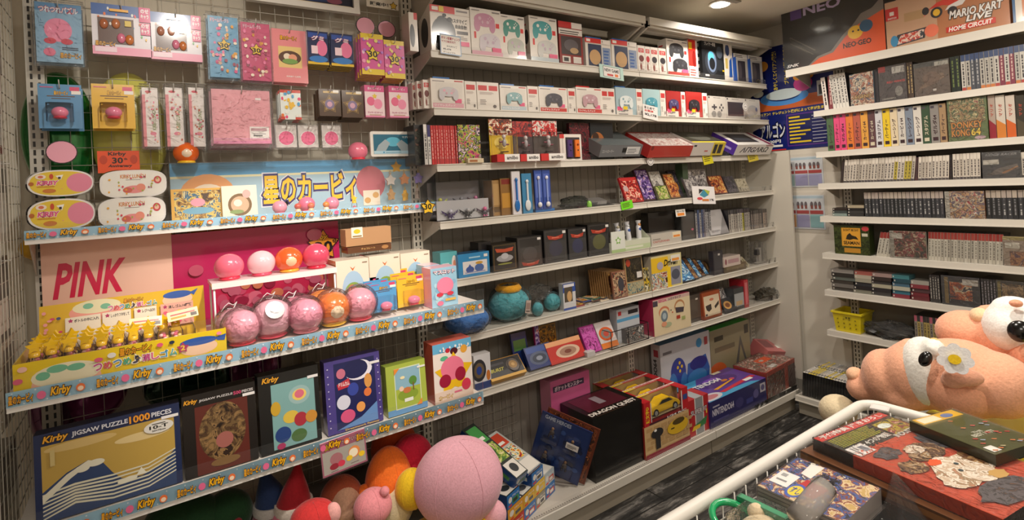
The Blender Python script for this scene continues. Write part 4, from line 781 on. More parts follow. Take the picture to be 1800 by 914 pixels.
# ---------------- K3: puzzles ----------------
z3 = K3+.037; KF = -.425
sea = [('r', 0, 0, 1, 1, '#1a2850'), ('r', .045, 0, .955, .86, '#b89848'), ('e', .30, .80, .24, .05, '#cdb070'), ('e', .72, .70, .2, .05, '#d8c088'),
       ('p', [(.045, 0), (.045, .34), (.20, .50), (.34, .58), (.44, .50), (.50, .36), (.56, .26), (.70, .22), (.85, .30), (.955, .44), (.955, 0)], '#2c4068')]
for i in range(7):
    y = .05+i*.045; sea.append(('p', [(.045, y), (.25, y+.10-.01*i), (.5, y+.02), (.75, y+.03), (.955, y+.13), (.955, y+.115), (.75, y+.012), (.5, y), (.25, y+.075-.01*i), (.045, y-.015)], '#d4d0b8'))
sea += [('p', [(.045, .30), (.20, .48), (.34, .58), (.44, .52), (.40, .50), (.33, .52), (.22, .42), (.045, .22)], '#dcd8c4'), ('e', .39, .53, .06, .04, '#dcd8c4'), ('e', .30, .50, .05, .04, '#dcd8c4'), ('e', .62, .23, .05, .03, '#dcd8c4'), ('e', .58, .22, .05, .03, '#dcd8c4'), ('p', [(.66, .24), (.70, .33), (.74, .24)], '#e0dcc8'),
        ('t', 'Kirby', .055, .87, .22, .97, '#e8a428', '#1a1408', .25), ('t', 'JIGSAW PUZZLE', .24, .885, .62, .955, '#d4d4dc'), ('t', '1000', .63, .88, .78, .97, '#e89828'), ('t', 'PIECES', .79, .895, .94, .955, '#d4d4dc'),
        ('e', .84, .765, .11, .075, '#dcd8d0'), ('t', '10-T', .77, .745, .91, .79, '#181818'), ('r', .79, .80, .89, .81, '#181818'), ('t', '50×75cm', .79, .715, .89, .735, '#181818'), ('r', .10, .62, .13, .80, '#c8b478')]
dk = dict(top='#20203a')
XLp = solX(62, KF, z3+.05); XRp = solX(320, KF, z3+.05); zt = solZ(740, (XLp+XRp)/2, KF)
def puz(o, w, h, t): MB().box(w*.93-.02, w*.99, -.0022, -.001, h*.84, h*.875, '#e8e4e4').build('sticker', o)
b = MB().box(0, XRp-XLp, 0, .045, 0, zt-z3, '#1a2850', top='#20243c').art(sea, XRp-XLp, zt-z3)
o = tag(b.build('jigsaw_puzzle_box', loc=(XLp, KF, z3+.003), rot=(rad(-3), 0, 0)), 'largest navy jigsaw puzzle box with a tan and blue sea picture', 'puzzle box'); puz(o, XRp-XLp, zt-z3, .045)
A('i', 326, 455, 688, z3, KF, .05, [('r', 0, 0, 1, 1, '#16100e'), ('r', .16, .0, .88, .84, '#5c241c'), ('e', .52, .48, .32, .36, pic('#20140c,#4c3420,#6c5434,#8c6c44,#2c1c14', 9)), ('e', .54, .36, .12, .10, '#a06058'), ('t', 'JIGSAW PUZZLE', .22, .89, .68, .925, '#c8c4c4'), ('t', '500', .69, .885, .80, .93, '#c84870'), ('t', 'PIECES', .81, .89, .97, .925, '#c8c4c4'), ('t', 'Kirby', .02, .88, .20, .95, '#e8a428', '#1a1408', .25), ('e', .54, .10, .2, .05, '#7c5c34')], '#16100e', 'jigsaw_puzzle_box', 'dark brown jigsaw puzzle box with a crowded sepia picture', 'puzzle box', lean=3, parts=puz)
A('i', 460, 566, 655, z3, KF, .05, [('r', 0, 0, 1, 1, '#141414'), ('r', .2, .03, .92, .86, '#7ca8a8'), ('e', .66, .66, .18, .12, '#98b8b8'), ('e', .66, .66, .12, .075, '#e8c868'), ('e', .66, .67, .08, .055, '#d86c84'), ('e', .50, .40, .13, .08, '#d8b848'), ('e', .66, .34, .11, .09, '#a82c3c'), ('e', .36, .20, .13, .10, '#24407c'), ('e', .62, .14, .13, .08, '#4c6c3c'), ('e', .84, .34, .10, .08, '#c88c38'), ('e', .26, .55, .08, .09, '#c8a030'), ('e', .32, .06, .07, .04, '#a82c5c'),
      ('t', 'Kirby', .06, .88, .34, .97, '#e8a428', '#1a1408', .25)], '#141414', 'jigsaw_puzzle_box', 'black jigsaw puzzle box with pale teal picture of coloured balls', 'puzzle box', lean=3, parts=puz)
A('i', 577, 674, 630, z3, KF, .045, [('r', 0, 0, 1, 1, '#4c4088'), ('r', .16, .04, .90, .95, '#202458'), ('e', .6, .8, .25, .14, '#e8e4f0'), ('e', .55, .82, .22, .13, '#1c2050'), ('p', [(.2, .66), (.42, .72), (.44, .60), (.22, .58)], '#c03040'), ('t', 'ドリムカム', .23, .62, .42, .68, '#f0e8e8'), ('e', .48, .55, .10, .09, '#3848a0'), ('e', .76, .62, .07, .10, '#d89850'), ('e', .74, .46, .07, .06, '#e07840'), ('e', .60, .28, .08, .07, '#e8a058'), ('e', .30, .40, .12, .10, '#d8d8e8'), ('e', .36, .20, .13, .09, '#d85884'), ('e', .28, .8, .08, .07, '#c87088'), ('p', [(.16, .04), (.9, .04), (.9, .3), (.6, .14)], '#6890c8'), ('t', 'Dreamwork Fantasy', .3, .0, .92, .035, '#d8b860')]+[('e', .05, .1+.1*i, .012, .009, '#c8c0e0') for i in range(9)]+[('e', .95, .1+.1*i, .012, .009, '#c8c0e0') for i in range(9)], '#4c4088', 'jigsaw_puzzle_box', 'purple jigsaw puzzle box with a starry night picture', 'puzzle box', lean=3, parts=puz)
A('i', 683, 752, 640, z3, KF, .04, [('r', 0, 0, 1, 1, '#a8b84c'), ('r', 0, 0, 1, .12, '#6898c8'), ('r', .20, .10, .86, .92, '#d8e0c0'), ('r', .22, .12, .84, .90, '#8cb4c8'), ('r', .22, .12, .84, .50, '#a8b848'), ('e', .52, .36, .26, .12, '#88a038'), ('e', .66, .62, .10, .09, '#5c8c3c'), ('r', .65, .42, .68, .58, '#7c5830'), ('e', .50, .45, .10, .06, '#c87848'), ('e', .36, .50, .06, .05, '#e8c8b0'), ('r', .42, .22, .64, .29, '#e8e8e0'), ('e', .40, .72, .06, .03, '#f0e0b0'), ('p', [(.2, .92), (.34, .92), (.2, .80)], '#e88c38'), ('p', [(.86, .10), (.72, .10), (.86, .22)], '#e88c38')], '#a8b84c', 'jigsaw_puzzle_box', 'small lime green jigsaw puzzle box with a meadow picture', 'puzzle box', lean=3, parts=puz, top='#8c9c3c')
A('i', 765, 832, 600, z3, -.435, .07, [('r', 0, 0, 1, 1, '#f0e4dc'), ('r', 0, .84, 1, 1, '#68b0d8'), ('e', .38, .86, .06, .04, '#c82c3c'), ('e', .54, .83, .10, .06, '#501824'), ('e', .80, .83, .09, .07, '#e8a840'), ('e', .28, .74, .10, .04, '#60b890'), ('s', .52, .44, .52, '#f0c020'), ('e', .48, .55, .30, .20, '#ee7c98'), ('e', .28, .36, .15, .11, '#a01c3c'), ('e', .68, .42, .14, .12, '#a01c3c'), ('r', .0, 0, 1, .20, '#f0d8c8'), ('t', 'カービィ', .10, .06, .46, .13, '#f4dca0', '#a86828'), ('e', .82, .22, .12, .10, '#d83c58'), ('r', .5, .12, .7, .15, '#e87090')]+dots(['#f4f4f4'], 14, .02, 3, 1, y0=.86), '#c86c5c', 'toy_carton', 'white toy carton picturing a pink circle on a yellow star', 'toy box', side='#b8503c', top='#c86050')
# hanging price card
X0, X1, zt, zb = rectY('v', 602, 490, 835, 668, KY-.02)
b = MB().box(0, X1-X0, 0, .002, 0, zt-zb, '#f0e8e4').art([('r', 0, 0, 1, 1, '#e488a8'), ('r', .03, .05, .97, .70, '#f4efe8'), ('t', 'クラシックぬいぐるみ', .24, .76, .97, .92, '#f8f0f0', '#b83c60'), ('s', .14, .82, .10, '#181410'), ('s', .14, .82, .085, '#f0c838'), ('e', .32, .42, .14, .17, '#f0a4b0'), ('e', .26, .22, .10, .09, '#d84058'), ('e', .42, .24, .08, .09, '#d84058'), ('e', .72, .44, .13, .17, '#e89050'), ('e', .70, .42, .10, .13, '#f8ecd0'), ('e', .60, .30, .07, .08, '#f0c830'), ('e', .88, .30, .07, .08, '#f0c830'), ('r', .18, .08, .34, .10, '#807070'), ('r', .62, .12, .8, .14, '#807070')], X1-X0, zt-zb)
o = tag(b.build('price_card', loc=(X0, KY-.014, zb), rot=(0, rad(-3), 0)), 'pink and white price card clipped under the puzzle shelf rail', 'price card')
MB().box(-.003, X1-X0+.003, -.0015, -.0008, -.004, zt-zb, 'C').build('clear_sleeve', o)

# ---------------- plush toys below ----------------
tag(MB().box(0, 1.15, 0, .30, 0, .27, '#5c564e').box(.01, 1.14, -.004, 0, .01, .26, '#6c665c').build('storage_box', loc=(-1.2, -.335, DZ+.001)), 'plain grey storage box on the base deck under the plush toys', 'box')
def plush(x, y, z, rx, rz, c, label, name='round_plush', seams=True, kids=(), ry=None, rot=(0, 0, 0)):
    ry = ry or rx*.9; M = I4
    o = tag(MB().sph(0, 0, 0, rx, ry, rz, c, seg=40, ring=26).build(name, loc=(x, y, z), rot=rot), label, 'plush toy')
    if seams:
        b = MB()
        for a in (rad(215), rad(275), rad(330)):
            b.tube([(rx*1.002*sin(t)*cos(a), ry*1.002*sin(t)*sin(a), rz*1.002*cos(t)) for t in [pi*i/24 for i in range(1, 23)]], .0009, 'F#c87c90' if c == 'F#f0a8b8' else c, 5)
        b.build('seam', o)
    for (n_, dx, dy, dz, a, b_, c_, cc) in kids: MB().sph(dx, dy, dz, a, b_, c_, cc, seg=24, ring=16).build(n_, o)
    return o
p_ = hit(806, 842, 1, -.50)
plush(p_.x, -.50, p_.z-.005, .150, .134, 'F#f2b0c0', 'large pale pink ball-shaped plush cushion at the shelf end in front of the toy trains', kids=[('side_pad', -.10, -.02, -.125, .05, .05, .045, 'F#f0b0bc'), ('side_pad', .095, -.05, -.125, .045, .045, .045, 'F#f0b0bc')])
p_ = hit(733, 815, 1, -.34); plush(p_.x, -.30, p_.z, .075, .085, 'F#c81c3c', 'crimson plush cushion tucked behind the large pink ball plush')
p_ = hit(733, 862, 1, -.44); plush(p_.x-.01, -.42, p_.z, .055, .065, 'F#e8c020', 'yellow oval plush cushion under the crimson one')
p_ = hit(770, 920, 1, -.55); plush(p_.x+.04, -.52, p_.z-.09, .19, .07, 'F#f2c828', 'big yellow star-coloured cushion under the large pink ball plush', ry=.13)
p_ = hit(690, 850, 1, -.36); plush(p_.x, -.33, p_.z-.02, .082, .13, 'F#e87020', 'orange plush with a cream front beside the crimson cushion', kids=[('front_panel', .006, -.02, -.035, .070, .066, .10, 'F#f0dcb8'), ('side_pad', -.085, .0, -.01, .035, .03, .045, 'F#e87020')])
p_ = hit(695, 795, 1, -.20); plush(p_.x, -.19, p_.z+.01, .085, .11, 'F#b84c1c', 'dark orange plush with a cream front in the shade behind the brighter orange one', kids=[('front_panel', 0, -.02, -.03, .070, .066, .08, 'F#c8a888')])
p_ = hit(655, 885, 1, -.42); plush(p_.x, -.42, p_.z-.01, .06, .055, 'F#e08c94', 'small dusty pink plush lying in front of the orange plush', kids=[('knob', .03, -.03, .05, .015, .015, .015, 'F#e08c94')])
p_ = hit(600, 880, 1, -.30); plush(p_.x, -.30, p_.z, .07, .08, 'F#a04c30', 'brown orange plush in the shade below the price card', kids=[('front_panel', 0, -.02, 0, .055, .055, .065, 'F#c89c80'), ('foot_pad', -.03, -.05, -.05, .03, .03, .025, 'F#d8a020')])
def hat(o, r, z, c, c2, tip):
    MB().lathe([(r*1.05, 0), (r*1.0, .012), (r*.75, .05), (r*.4, .09), (.004, .13)], c, seg=20).build('hat', o, loc=(0, 0, z), rot=(0, rad(tip), 0))
    MB().sph(0, 0, 0, .018, .018, .018, c2, seg=14, ring=10).build('pompom', o, loc=(.14*sin(rad(tip)), 0, z+.14*cos(rad(tip))))
    MB().lathe([(r*1.12, -.012), (r*1.16, .0), (r*1.1, .014)], c2, seg=20).build('hat_brim', o, loc=(0, 0, z))
p_ = hit(520, 905, 1, -.34); o = plush(p_.x, -.32, p_.z-.02, .065, .06, 'F#d87890', 'pink plush wearing a red cone hat with white pompom'); hat(o, .05, .04, 'F#a01824', 'F#d8ccc0', 8)
p_ = hit(482, 905, 1, -.28); o = plush(p_.x, -.26, p_.z-.02, .06, .06, 'F#a05868', 'rose plush wearing a navy cone hat with white brim'); hat(o, .05, .04, 'F#1c3058', 'F#b8b4b0', -10)
p_ = hit(550, 905, 1, -.44); plush(p_.x, -.44, p_.z-.01, .065, .05, 'F#c83030', 'bright red plush hood lying in front of the hats', kids=[('side_pad', .05, -.03, .01, .022, .02, .03, 'F#e8a8a4')])
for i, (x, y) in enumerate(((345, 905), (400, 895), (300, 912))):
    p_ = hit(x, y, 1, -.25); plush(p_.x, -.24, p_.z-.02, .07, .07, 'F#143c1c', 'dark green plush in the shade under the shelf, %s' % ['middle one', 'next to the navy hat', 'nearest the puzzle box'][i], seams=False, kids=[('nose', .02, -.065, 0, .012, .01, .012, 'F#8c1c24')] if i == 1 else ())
# ---------------- controller and goods shelves ----------------
FA = AY+.012
def band(c='#d42c28', y0=.86): return [('r', 0, y0, .62, 1, c), ('r', .05, y0+.04, .2, .97, '#f4ece4'), ('r', .66, y0+.06, .95, .95, '#8c8484'), ('r', 0, y0-.02, 1, y0-.01, '#b8a8a0')]
def ctrl(cx, cy, s, c, h, dk='#e8e4e0'):
    """gamepad silhouette; s half width, h height ratio"""
    return [('e', cx, cy, s, s*.55*h, c), ('e', cx-s*.72, cy-s*.42*h, s*.30, s*.55*h, c), ('e', cx+s*.72, cy-s*.42*h, s*.30, s*.55*h, c), ('e', cx-s*.45, cy+s*.12*h, s*.14, s*.14*h, dk), ('e', cx+s*.30, cy-s*.15*h, s*.13, s*.13*h, dk)]+[('e', cx+s*.5+s*.14*dx, cy+s*.14*h+s*.14*dy*h, s*.055, s*.055*h, dk) for dx, dy in ((1, 0), (-1, 0), (0, 1), (0, -1))]+[('r', cx-s*.32, cy-s*.22*h, cx-s*.12, cy-s*.14*h, dk), ('r', cx-s*.26, cy-s*.32*h, cx-s*.18, cy-s*.04*h, dk)]
def lines(x0, y0, x1, y1, n, c, seed=1):
    rr = random.Random(seed); d = (y1-y0)/n
    return [('r', x0, y0+d*i, x0+(x1-x0)*rr.uniform(.6, 1), y0+d*(i+.45), c) for i in range(n)]
PST = [('r', .66, .10, .96, .22, '#e85c88'), ('r', .70, .13, .84, .19, '#f4b0c4')]
wht = [('r', 0, 0, 1, 1, '#e6dfd6')]
z = AZ[0]
def front_ctrl(o, w, h, t): pass
A('a', 42, 98, 85, z, FA+.03, .07, wht+[('r', .6, .82, 1, 1, '#d42c28'), ('e', .35, .4, .3, .3, '#38383c')], '#e6dfd6', 'controller_box', 'white box partly hidden behind the big black controller box', 'controller box', side='#d8d0c4')
sid = [('e', .5, .45, .30, .32, '#2c2c30'), ('r', 0, .86, .2, 1, '#d42c28')]
A('a', 186, 450, 48, z, FA-.005, .11, wht+band('#d42c28', .85)+[('r', .22, .87, .34, .99, '#e8c820')]+[('e', .32, .42, .30, .34, '#2c2e32'), ('e', .28, .66, .13, .12, '#2c2e32'), ('e', .20, .20, .12, .18, '#2c2e32'), ('t', 'カスタマイズ', .50, .66, .93, .76, '#2c2828'), ('t', '自由自在!', .62, .54, .92, .63, '#2c2828'), ('r', .66, .42, .94, .49, '#504c4c'), ('e', .48, .72, .06, .05, '#1c1c20'), ('e', .35, .80, .05, .04, '#1c1c20')]+[('r', .74, .16, .96, .26, '#e85c88')]+lines(.66, .30, .92, .40, 3, '#a8a09c', 2),
  '#e6dfd6', 'controller_box', 'largest white and red box with black gamepad picture and Japanese lettering', 'controller box', sideart=sid)
def cbox(f, x0, x1, yt, zz, Y, c1_, c2_, label, t=.06, hdr=None, dk='#f0ece6', dk2='#c8b0c4', st=True):
    it = wht+[('r', .82, .62, .94, .72, '#d83030'), ('r', .10, .36, .17, .50, '#d83030')]+ctrl(.46, .76, .34, c1_, .78, dk)+ctrl(.60, .34, .34, c2_, .78, dk2)+[('r', .05, .94, .3, .955, '#8c8484'), ('r', .72, .93, .95, .955, '#8c8484'), ('r', 0, 0, 1, .10, '#dcd4cc')]+([('r', .66, .10, .96, .19, '#e85c88')] if st else [])
    if hdr: it += [('r', .0, 0, 1, .10, hdr)]
    return A(f, x0, x1, yt, zz, Y, t, it, '#e6dfd6', 'controller_box', label, 'controller box', sideart=[('r', .1, .3, .5, .36, '#c83030'), ('e', .6, .55, .28, .16, '#48484c'), ('r', .1, .8, .6, .84, '#c83030')])
cbox('a', 655, 818, 105, z, FA+.002, '#4c9488', '#b8bcb0', 'white box picturing a green gamepad over a clear one, partly behind the pink one')
cbox('a', 455, 660, 62, z, FA-.002, '#c88ca8', '#d4ccd4', 'white box picturing a pink gamepad over a clear one', hdr='#e0a8b8', dk='#dcb8c8')
cbox('a', 850, 1035, 115, z, FA-.002, '#48a0a4', '#ccccc8', 'white box picturing a teal gamepad over a clear one', hdr='#c0ccd0')
A('a', 1046, 1203, 150, z, FA, .055, [('r', 0, 0, 1, 1, '#8c2420'), ('r', 0, .86, .55, 1, '#c82c28'), ('r', .55, .86, 1, 1, '#e8e0d8'), ('r', 0, .70, 1, .84, '#e4dcd4')]+lines(.06, .72, .95, .82, 2, '#48403c', 5)+[('r', .08, .24, .92, .66, '#3c2c2c'), ('e', .5, .46, .30, .14, '#5c5458'), ('e', .62, .34, .18, .07, '#b89870'), ('r', .10, .05, .44, .2, '#e0d8d0'), ('r', .56, .05, .90, .2, '#e0d8d0'), ('r', .16, .08, .36, .17, '#2c2a2c')], '#7c201c', 'accessory_box', 'dark red and white accessory box on the top row', 'accessory box')
def tabbox(f, x0, x1, yt, label, seed):
    def tab(o, w, h, t): MB().box(w*.15, w*.75, t*.4, t*.5, h, h+.014, 'V#2c6cb0').build('hang_tab', o)
    return A(f, x0, x1, yt, z, FA, .055, wht+band('#d42c28', .84)+[('r', .1, .06, .62, .80, '#2c3858'), ('e', .36, .36, .22, .26, '#c8a070'), ('r', .66, .10, .97, .72, '#8898b4')]+lines(.70, .14, .94, .68, 5, '#3c64a8', seed)+[('r', .68, .84, .96, .97, '#f0e8e0')], '#e6dfd6', 'accessory_box', label, 'accessory box', parts=tab)
tabbox('b', 2, 172, 262, 'white and red box with blue hanging tab above the framed price tag', 3)
tabbox('b', 178, 348, 275, 'white and red box with blue hanging tab, farther one', 4)
def minib(f, x0, x1, yt, zz, label, c1_='#6c2c28', seed=1, Y=None): return A(f, x0, x1, yt, zz, Y or FA, .05, wht+[('r', .12, .74, .88, .90, '#c83838'), ('t', '連射', .3, .77, .7, .87, '#f0e0d8'), ('e', .5, .52, .34, .12, c1_), ('e', .4, .22, .14, .13, '#8c5048'), ('r', .5, .1, .8, .14, '#b0a098')]+lines(.2, .3, .8, .42, 3, '#b8a8a0', seed), '#e6dfd6', 'accessory_box', label, 'accessory box')
minib('b', 352, 400, 305, z, 'slim white box with red labels beside the blue tabbed boxes')
minib('b', 402, 436, 312, z, 'narrowest slim white box with red labels', '#b83038')
minib('b', 438, 488, 318, z, 'slim white box with red labels and a dark cable picture, third in line', '#38343a')
minib('b', 492, 545, 325, z, 'slim white box with red labels just before the twin black gamepads', '#38343a', seed=4)
cbox('b', 548, 690, 268, z, FA-.004, '#38383c', '#38383c', 'white box picturing two black gamepads', dk='#58585c', dk2='#58585c', hdr='#c84840')
A('b', 695, 755, 268, z, FA-.004, .09, [('r', 0, 0, 1, 1, '#e0d8d0'), ('r', 0, .3, .8, 1, '#d83028'), ('e', .6, .5, .22, .22, '#7c1814'), ('r', .05, .75, .4, .93, '#e8c020')]+lines(.1, .05, .9, .25, 3, '#c85048', 3), '#d83028', 'accessory_box', 'bright red and white box beside the black headset box', 'accessory box', side='#e4ded6')
A('b', 785, 930, 243, z, FA-.008, .10, [('r', 0, 0, 1, 1, '#1c1e22'), ('t', 'プレイヤー専用', .12, .76, .62, .85, '#e8e4e0'), ('e', .42, .38, .30, .28, '#30343c'), ('e', .44, .40, .20, .24, '#6c7c98'), ('e', .40, .52, .14, .12, '#58b0dc'), ('e', .44, .36, .13, .14, '#1c1e22'), ('e', .80, .64, .14, .14, '#48505c'), ('e', .80, .34, .16, .14, '#2c3036'), ('r', .70, .90, .98, .98, '#4068a8'), ('r', .1, .06, .28, .10, '#e0dcd8'), ('r', .9, .2, 1, .24, '#c8a820')]+[('r', .1, .9, .3, .93, '#d8d4d0')], '#1c1e22', 'headset_box', 'tall glossy black headset box on the top row', 'headset box', sideart=[('r', .1, .1+.16*i, .8, .18+.16*i, '#b8b4b0') for i in range(5)])
A('b', 934, 988, 268, z, FA, .05, wht+[('e', .4, .75, .26, .14, '#3c4c78'), ('p', [(.5, .1), (.9, .1), (.9, .6), (.6, .5)], '#2858a8'), ('r', .1, .3, .4, .55, '#c8b060')], '#e0dad0', 'accessory_box', 'white box with a blue round lens beside the black headset box', 'accessory box')
for x0, x1, yt, l in ((996, 1088, 362, 'nearer the headset box'), (1092, 1186, 376, 'at the far end of the top row')):
    A('b', x0, x1, yt, z, FA, .04, [('r', 0, 0, 1, 1, '#b0aca8'), ('r', 0, .84, 1, 1, '#e0dcd6'), ('r', .28, .06, .82, .76, '#38343a'), ('e', .42, .4, .14, .3, '#504a50'), ('p', [(0, 0), (.2, 0), (.16, .9), (0, .84)], '#2858b0')]+lines(.1, .87, .9, .98, 2, '#605c60', 4), '#a8a4a0', 'grip_pack', 'grey and blue grip pack, '+l, 'accessory pack', side='#2858b0')
# row 2
z = AZ[1]
def win(f, x0, x1, yt, c, c2_, label, mc_='#e8e4e0', foot='#e0a8b4', tab='#2c6cb0'):
    def prt(o, w, h, t):
        MB().box(w*.12, w*.88, -.0004, .0, h*.24, h*.86, '#2c2830').build('window_recess', o)
        b = MB().art(ctrl(.5, .52, .34, c, w/h*1.0, c2_), w*.84, h*.70, o=(w*.08, -.006, h*.20)); b.build('gamepad', o)
        MB().box(w*.11, w*.89, -.0105, -.010, h*.23, h*.87, 'C').build('clear_window', o)
        if tab: MB().box(w*.15, w*.65, t*.4, t*.5, h, h+.012, 'V'+tab).build('hang_tab', o)
    return A(f, x0, x1, yt, z, FA-.002, .06, wht+[('r', .04, .04, .96, .18, foot), ('t', 'ワイヤレスパッド', .08, .07, .70, .15, '#f4e8e4'), ('r', .70, .92, .96, .96, '#c03838'), ('r', .05, .9, .4, .93, '#8c8484'), ('r', .70, .20, .90, .34, '#e85c88')], '#e6dfd6', 'gamepad_box', label, 'controller box', parts=prt, side='#e4dcd2')
for i, (x0, x1, yt) in enumerate(((62, 92, 555), (94, 132, 545), (135, 178, 535))): minib('a', x0, x1, yt, z, 'slim white gamepad box in the second row, %s beside the bracket' % ['rearmost', 'middle one', 'third one'][i], Y=FA+.05-.02*i)
win('a', 186, 410, 530, '#d0ccd0', '#f0b0c0', 'second row window box with white and pink gamepad, nearest the upright')
def pl(f, x0, x1, yt, label, two=False):
    it = wht+([('r', .06, .70, .46, .88, '#c83c3c'), ('r', .54, .70, .94, .88, '#c83c3c')] if two else [('r', .12, .70, .88, .88, '#c83c3c')])+lines(.12, .56, .9, .66, 3, '#b09c98', 3)+lines(.12, .20, .5, .40, 4, '#908884', 4)+[('e', .78, .14, .08, .06, '#6c6460')]
    return A(f, x0, x1, yt, z, FA, .05, it, '#e6dfd6', 'gamepad_box', label, 'controller box')
pl('a', 414, 490, 545, 'plain white box side with one red label beside the pink window box')
pl('a', 494, 640, 552, 'white box with two red labels in the second row', True)
win('a', 648, 828, 575, '#8cb4b8', '#e0e8e8', 'second row window box with a clear teal gamepad', foot='#b8c8d0')
pl('a', 832, 905, 578, 'plain white side with red label, after the teal window box')
win('a', 908, 1098, 585, '#4c4a54', '#6c6870', 'second row window box with a dark gamepad and red foot', foot='#c83830')
pl('a', 1102, 1154, 592, 'plain white side with red label, after the dark window box')
win('a', 1158, 1332, 588, '#c8a0a8', '#e8d0d8', 'second row window box with a pale pink gamepad, red tab on top', foot='#c83830', tab='#c83030')
pl('b', 104, 198, 592, 'white box with two red labels near the bay joint', True)
def half(f, x0, x1, yt, bg, c, label, dk='#e8e8e8', tab=None):
    def prt(o, w, h, t):
        b = MB().art([(k[0],)+tuple(k[1:]) for k in ctrl(.48, .50, .36, c, w/h, dk)], w*.9, h*.8, o=(w*.05, -.004, h*.14)); b.build('gamepad', o)
        if tab: MB().box(w*.15, w*.65, t*.4, t*.5, h, h+.012, 'V'+tab).build('hang_tab', o)
    return A(f, x0, x1, yt, z, FA-.002, .06, [('r', 0, 0, 1, 1, bg), ('r', 0, 0, .8, .22, '#e6dfd6'), ('t', '周辺機器', .1, .10, .6, .20, '#2c2830'), ('r', .05, .16, .30, .30, '#e85c88'), ('r', .34, .20, .55, .32, '#e8c820')]+lines(.1, .02, .8, .08, 1, '#605c60'), bg, 'gamepad_box', label, 'controller box', parts=prt)
half('b', 205, 340, 588, '#a4bcc4', '#dce4e4', 'pale blue and white gamepad pack at the bay joint', '#88a8b0', '#2c6cb0')
pl('b', 343, 383, 596, 'narrow white side with a red label between two blue packs')
half('b', 386, 500, 598, '#a8c8cc', '#4c9cb0', 'teal gamepad pack behind the handwritten price cards', '#a8d8e0')
pl('b', 503, 538, 604, 'narrow white side with a red label before the red packs')
half('b', 542, 640, 610, '#a82828', '#4c4470', 'red pack with a purple gamepad', '#8c88a8')
pl('b', 643, 670, 616, 'narrow white side with a red label between the red packs')
half('b', 674, 782, 616, '#b02c28', '#28242a', 'red pack with a black gamepad', '#58545c')
pl('b', 785, 817, 624, 'narrow white side with a red label after the red packs')
def gry(f, x0, x1, yt, kind, label):
    it = [('r', 0, 0, 1, 1, '#c4beb6'), ('r', .3, .92, .7, .94, '#6c6864'), ('r', .03, .9, .1, .97, '#38343a')]
    if kind == 0: it += [('p', [(.2, .55), (.3, .55), (.3, .63), (.38, .63), (.38, .55), (.48, .55), (.48, .47), (.38, .47), (.38, .39), (.3, .39), (.3, .47), (.2, .47)], '#4c484c')]+[('e', .74+.09*a, .5+.12*b_, .04, .055, '#4c484c') for a, b_ in ((1, 0), (-1, 0), (0, 1), (0, -1))]+[('e', .3, .2, .13, .14, '#8c8884'), ('e', .6, .2, .13, .14, '#8c8884')]
    elif kind == 1: it += [('r', .06, .14, .94, .80, '#4c4448'), ('r', .10, .18, .90, .76, '#3c3438')]
    else: it += [('e', .5, .45, .35, .25, '#a8a49e'), ('e', .4, .25, .2, .16, '#b4b0aa'), ('e', .75, .5, .07, .1, '#5c6c8c')]
    return A(f, x0, x1, yt, z, FA, .05, it, '#c4beb6', 'retro_gamepad_box', label, 'controller box')
gry('b', 822, 940, 645, 0, 'grey box with a large printed direction pad in the second row')
gry('b', 945, 1064, 656, 1, 'grey box with a dark rectangular window in the second row')
gry('b', 1068, 1168, 665, 2, 'plain grey box with a faint gamepad, last in the second row')
# row 3
z = AZ[2]
A('c', 2, 75, 90, z, FA+.03, .10, [('r', 0, 0, 1, 1, '#2a2a2c'), ('r', .1, .05, .9, .9, pic('#2a2a2c,#40443c,#1c1e20,#6c4c40', 3))], '#2a2a2c', 'game_box', 'dark mottled box behind the acrylic case at the start of the third row', 'game box')
def spine(w, h, d, c, top=None, th=.2, bars=('#e8e0d8',), sd=1, logo=None, foot=None, face='front'):
    rr = random.Random(sd); b = MB().box(0, w*.95, 0, d, 0, h, c, side='#26242a', top='#2c2a2e')
    it = [('r', .04, .0, .96, 1, c)]
    if top: it.append(('r', .04, 1-th, .96, 1, top))
    if foot: it.append(('r', .04, 0, .96, .09, foot))
    y = .14
    while y < (1-th-.06 if top else .9):
        q = rr.uniform(.03, .12); it.append(('r', .36, y, .66, min(y+q, .92), rr.choice(bars))); y += q+rr.uniform(.015, .04)
    if logo: it.append(('r', .2, .90, .8, .97, logo))
    b.art(it, w*.95, h); return b
def rowA(f, xa, xb, n, yt, zz, vars_, name, label, cat, group, d=.12, lean=0, Y=None, jit=.0):
    Y = FA if Y is None else Y
    X0, X1 = solX(px(f, xa, 0)[0], Y, zz+.02), solX(px(f, xb, 0)[0], Y, zz+.02); w_ = (X1-X0)/n; h_ = solZ(px(f, 0, yt)[1], (X0+X1)/2, Y)-zz
    protos = []
    for i in range(n):
        v = i % len(vars_) if len(vars_) < 4 else random.randrange(len(vars_))
        loc = (X0+i*w_, Y+random.uniform(0, .004), zz+.0005); rot = (0, rad(lean), 0)
        while len(protos) <= v: protos.append(None)
        if protos[v] is None:
            o = spine(w_, h_, d, **vars_[v]).build(name, loc=loc, rot=rot); protos[v] = o
        else: o = protos[v].copy(); COL.objects.link(o); o.location = loc; o.rotation_euler = rot
        tag(o, label, cat, group)
        if jit: o.scale.z = random.uniform(1-jit, 1)
    return w_, h_
rowA('c', 78, 106, 1, 85, z, [dict(c='#c8c4c0', top='#e8e4e0', bars=('#38343c',))], 'game_case', 'white spined game case standing before the red ones', 'game case', 'single pale case by the red ones')
rowA('c', 110, 134, 1, 90, z, [dict(c='#d8d4d0', top='#3c3470', th=.3, bars=('#585460',))], 'game_case', 'purple-topped white game case next to the red ones', 'game case', 'single purple-topped case')
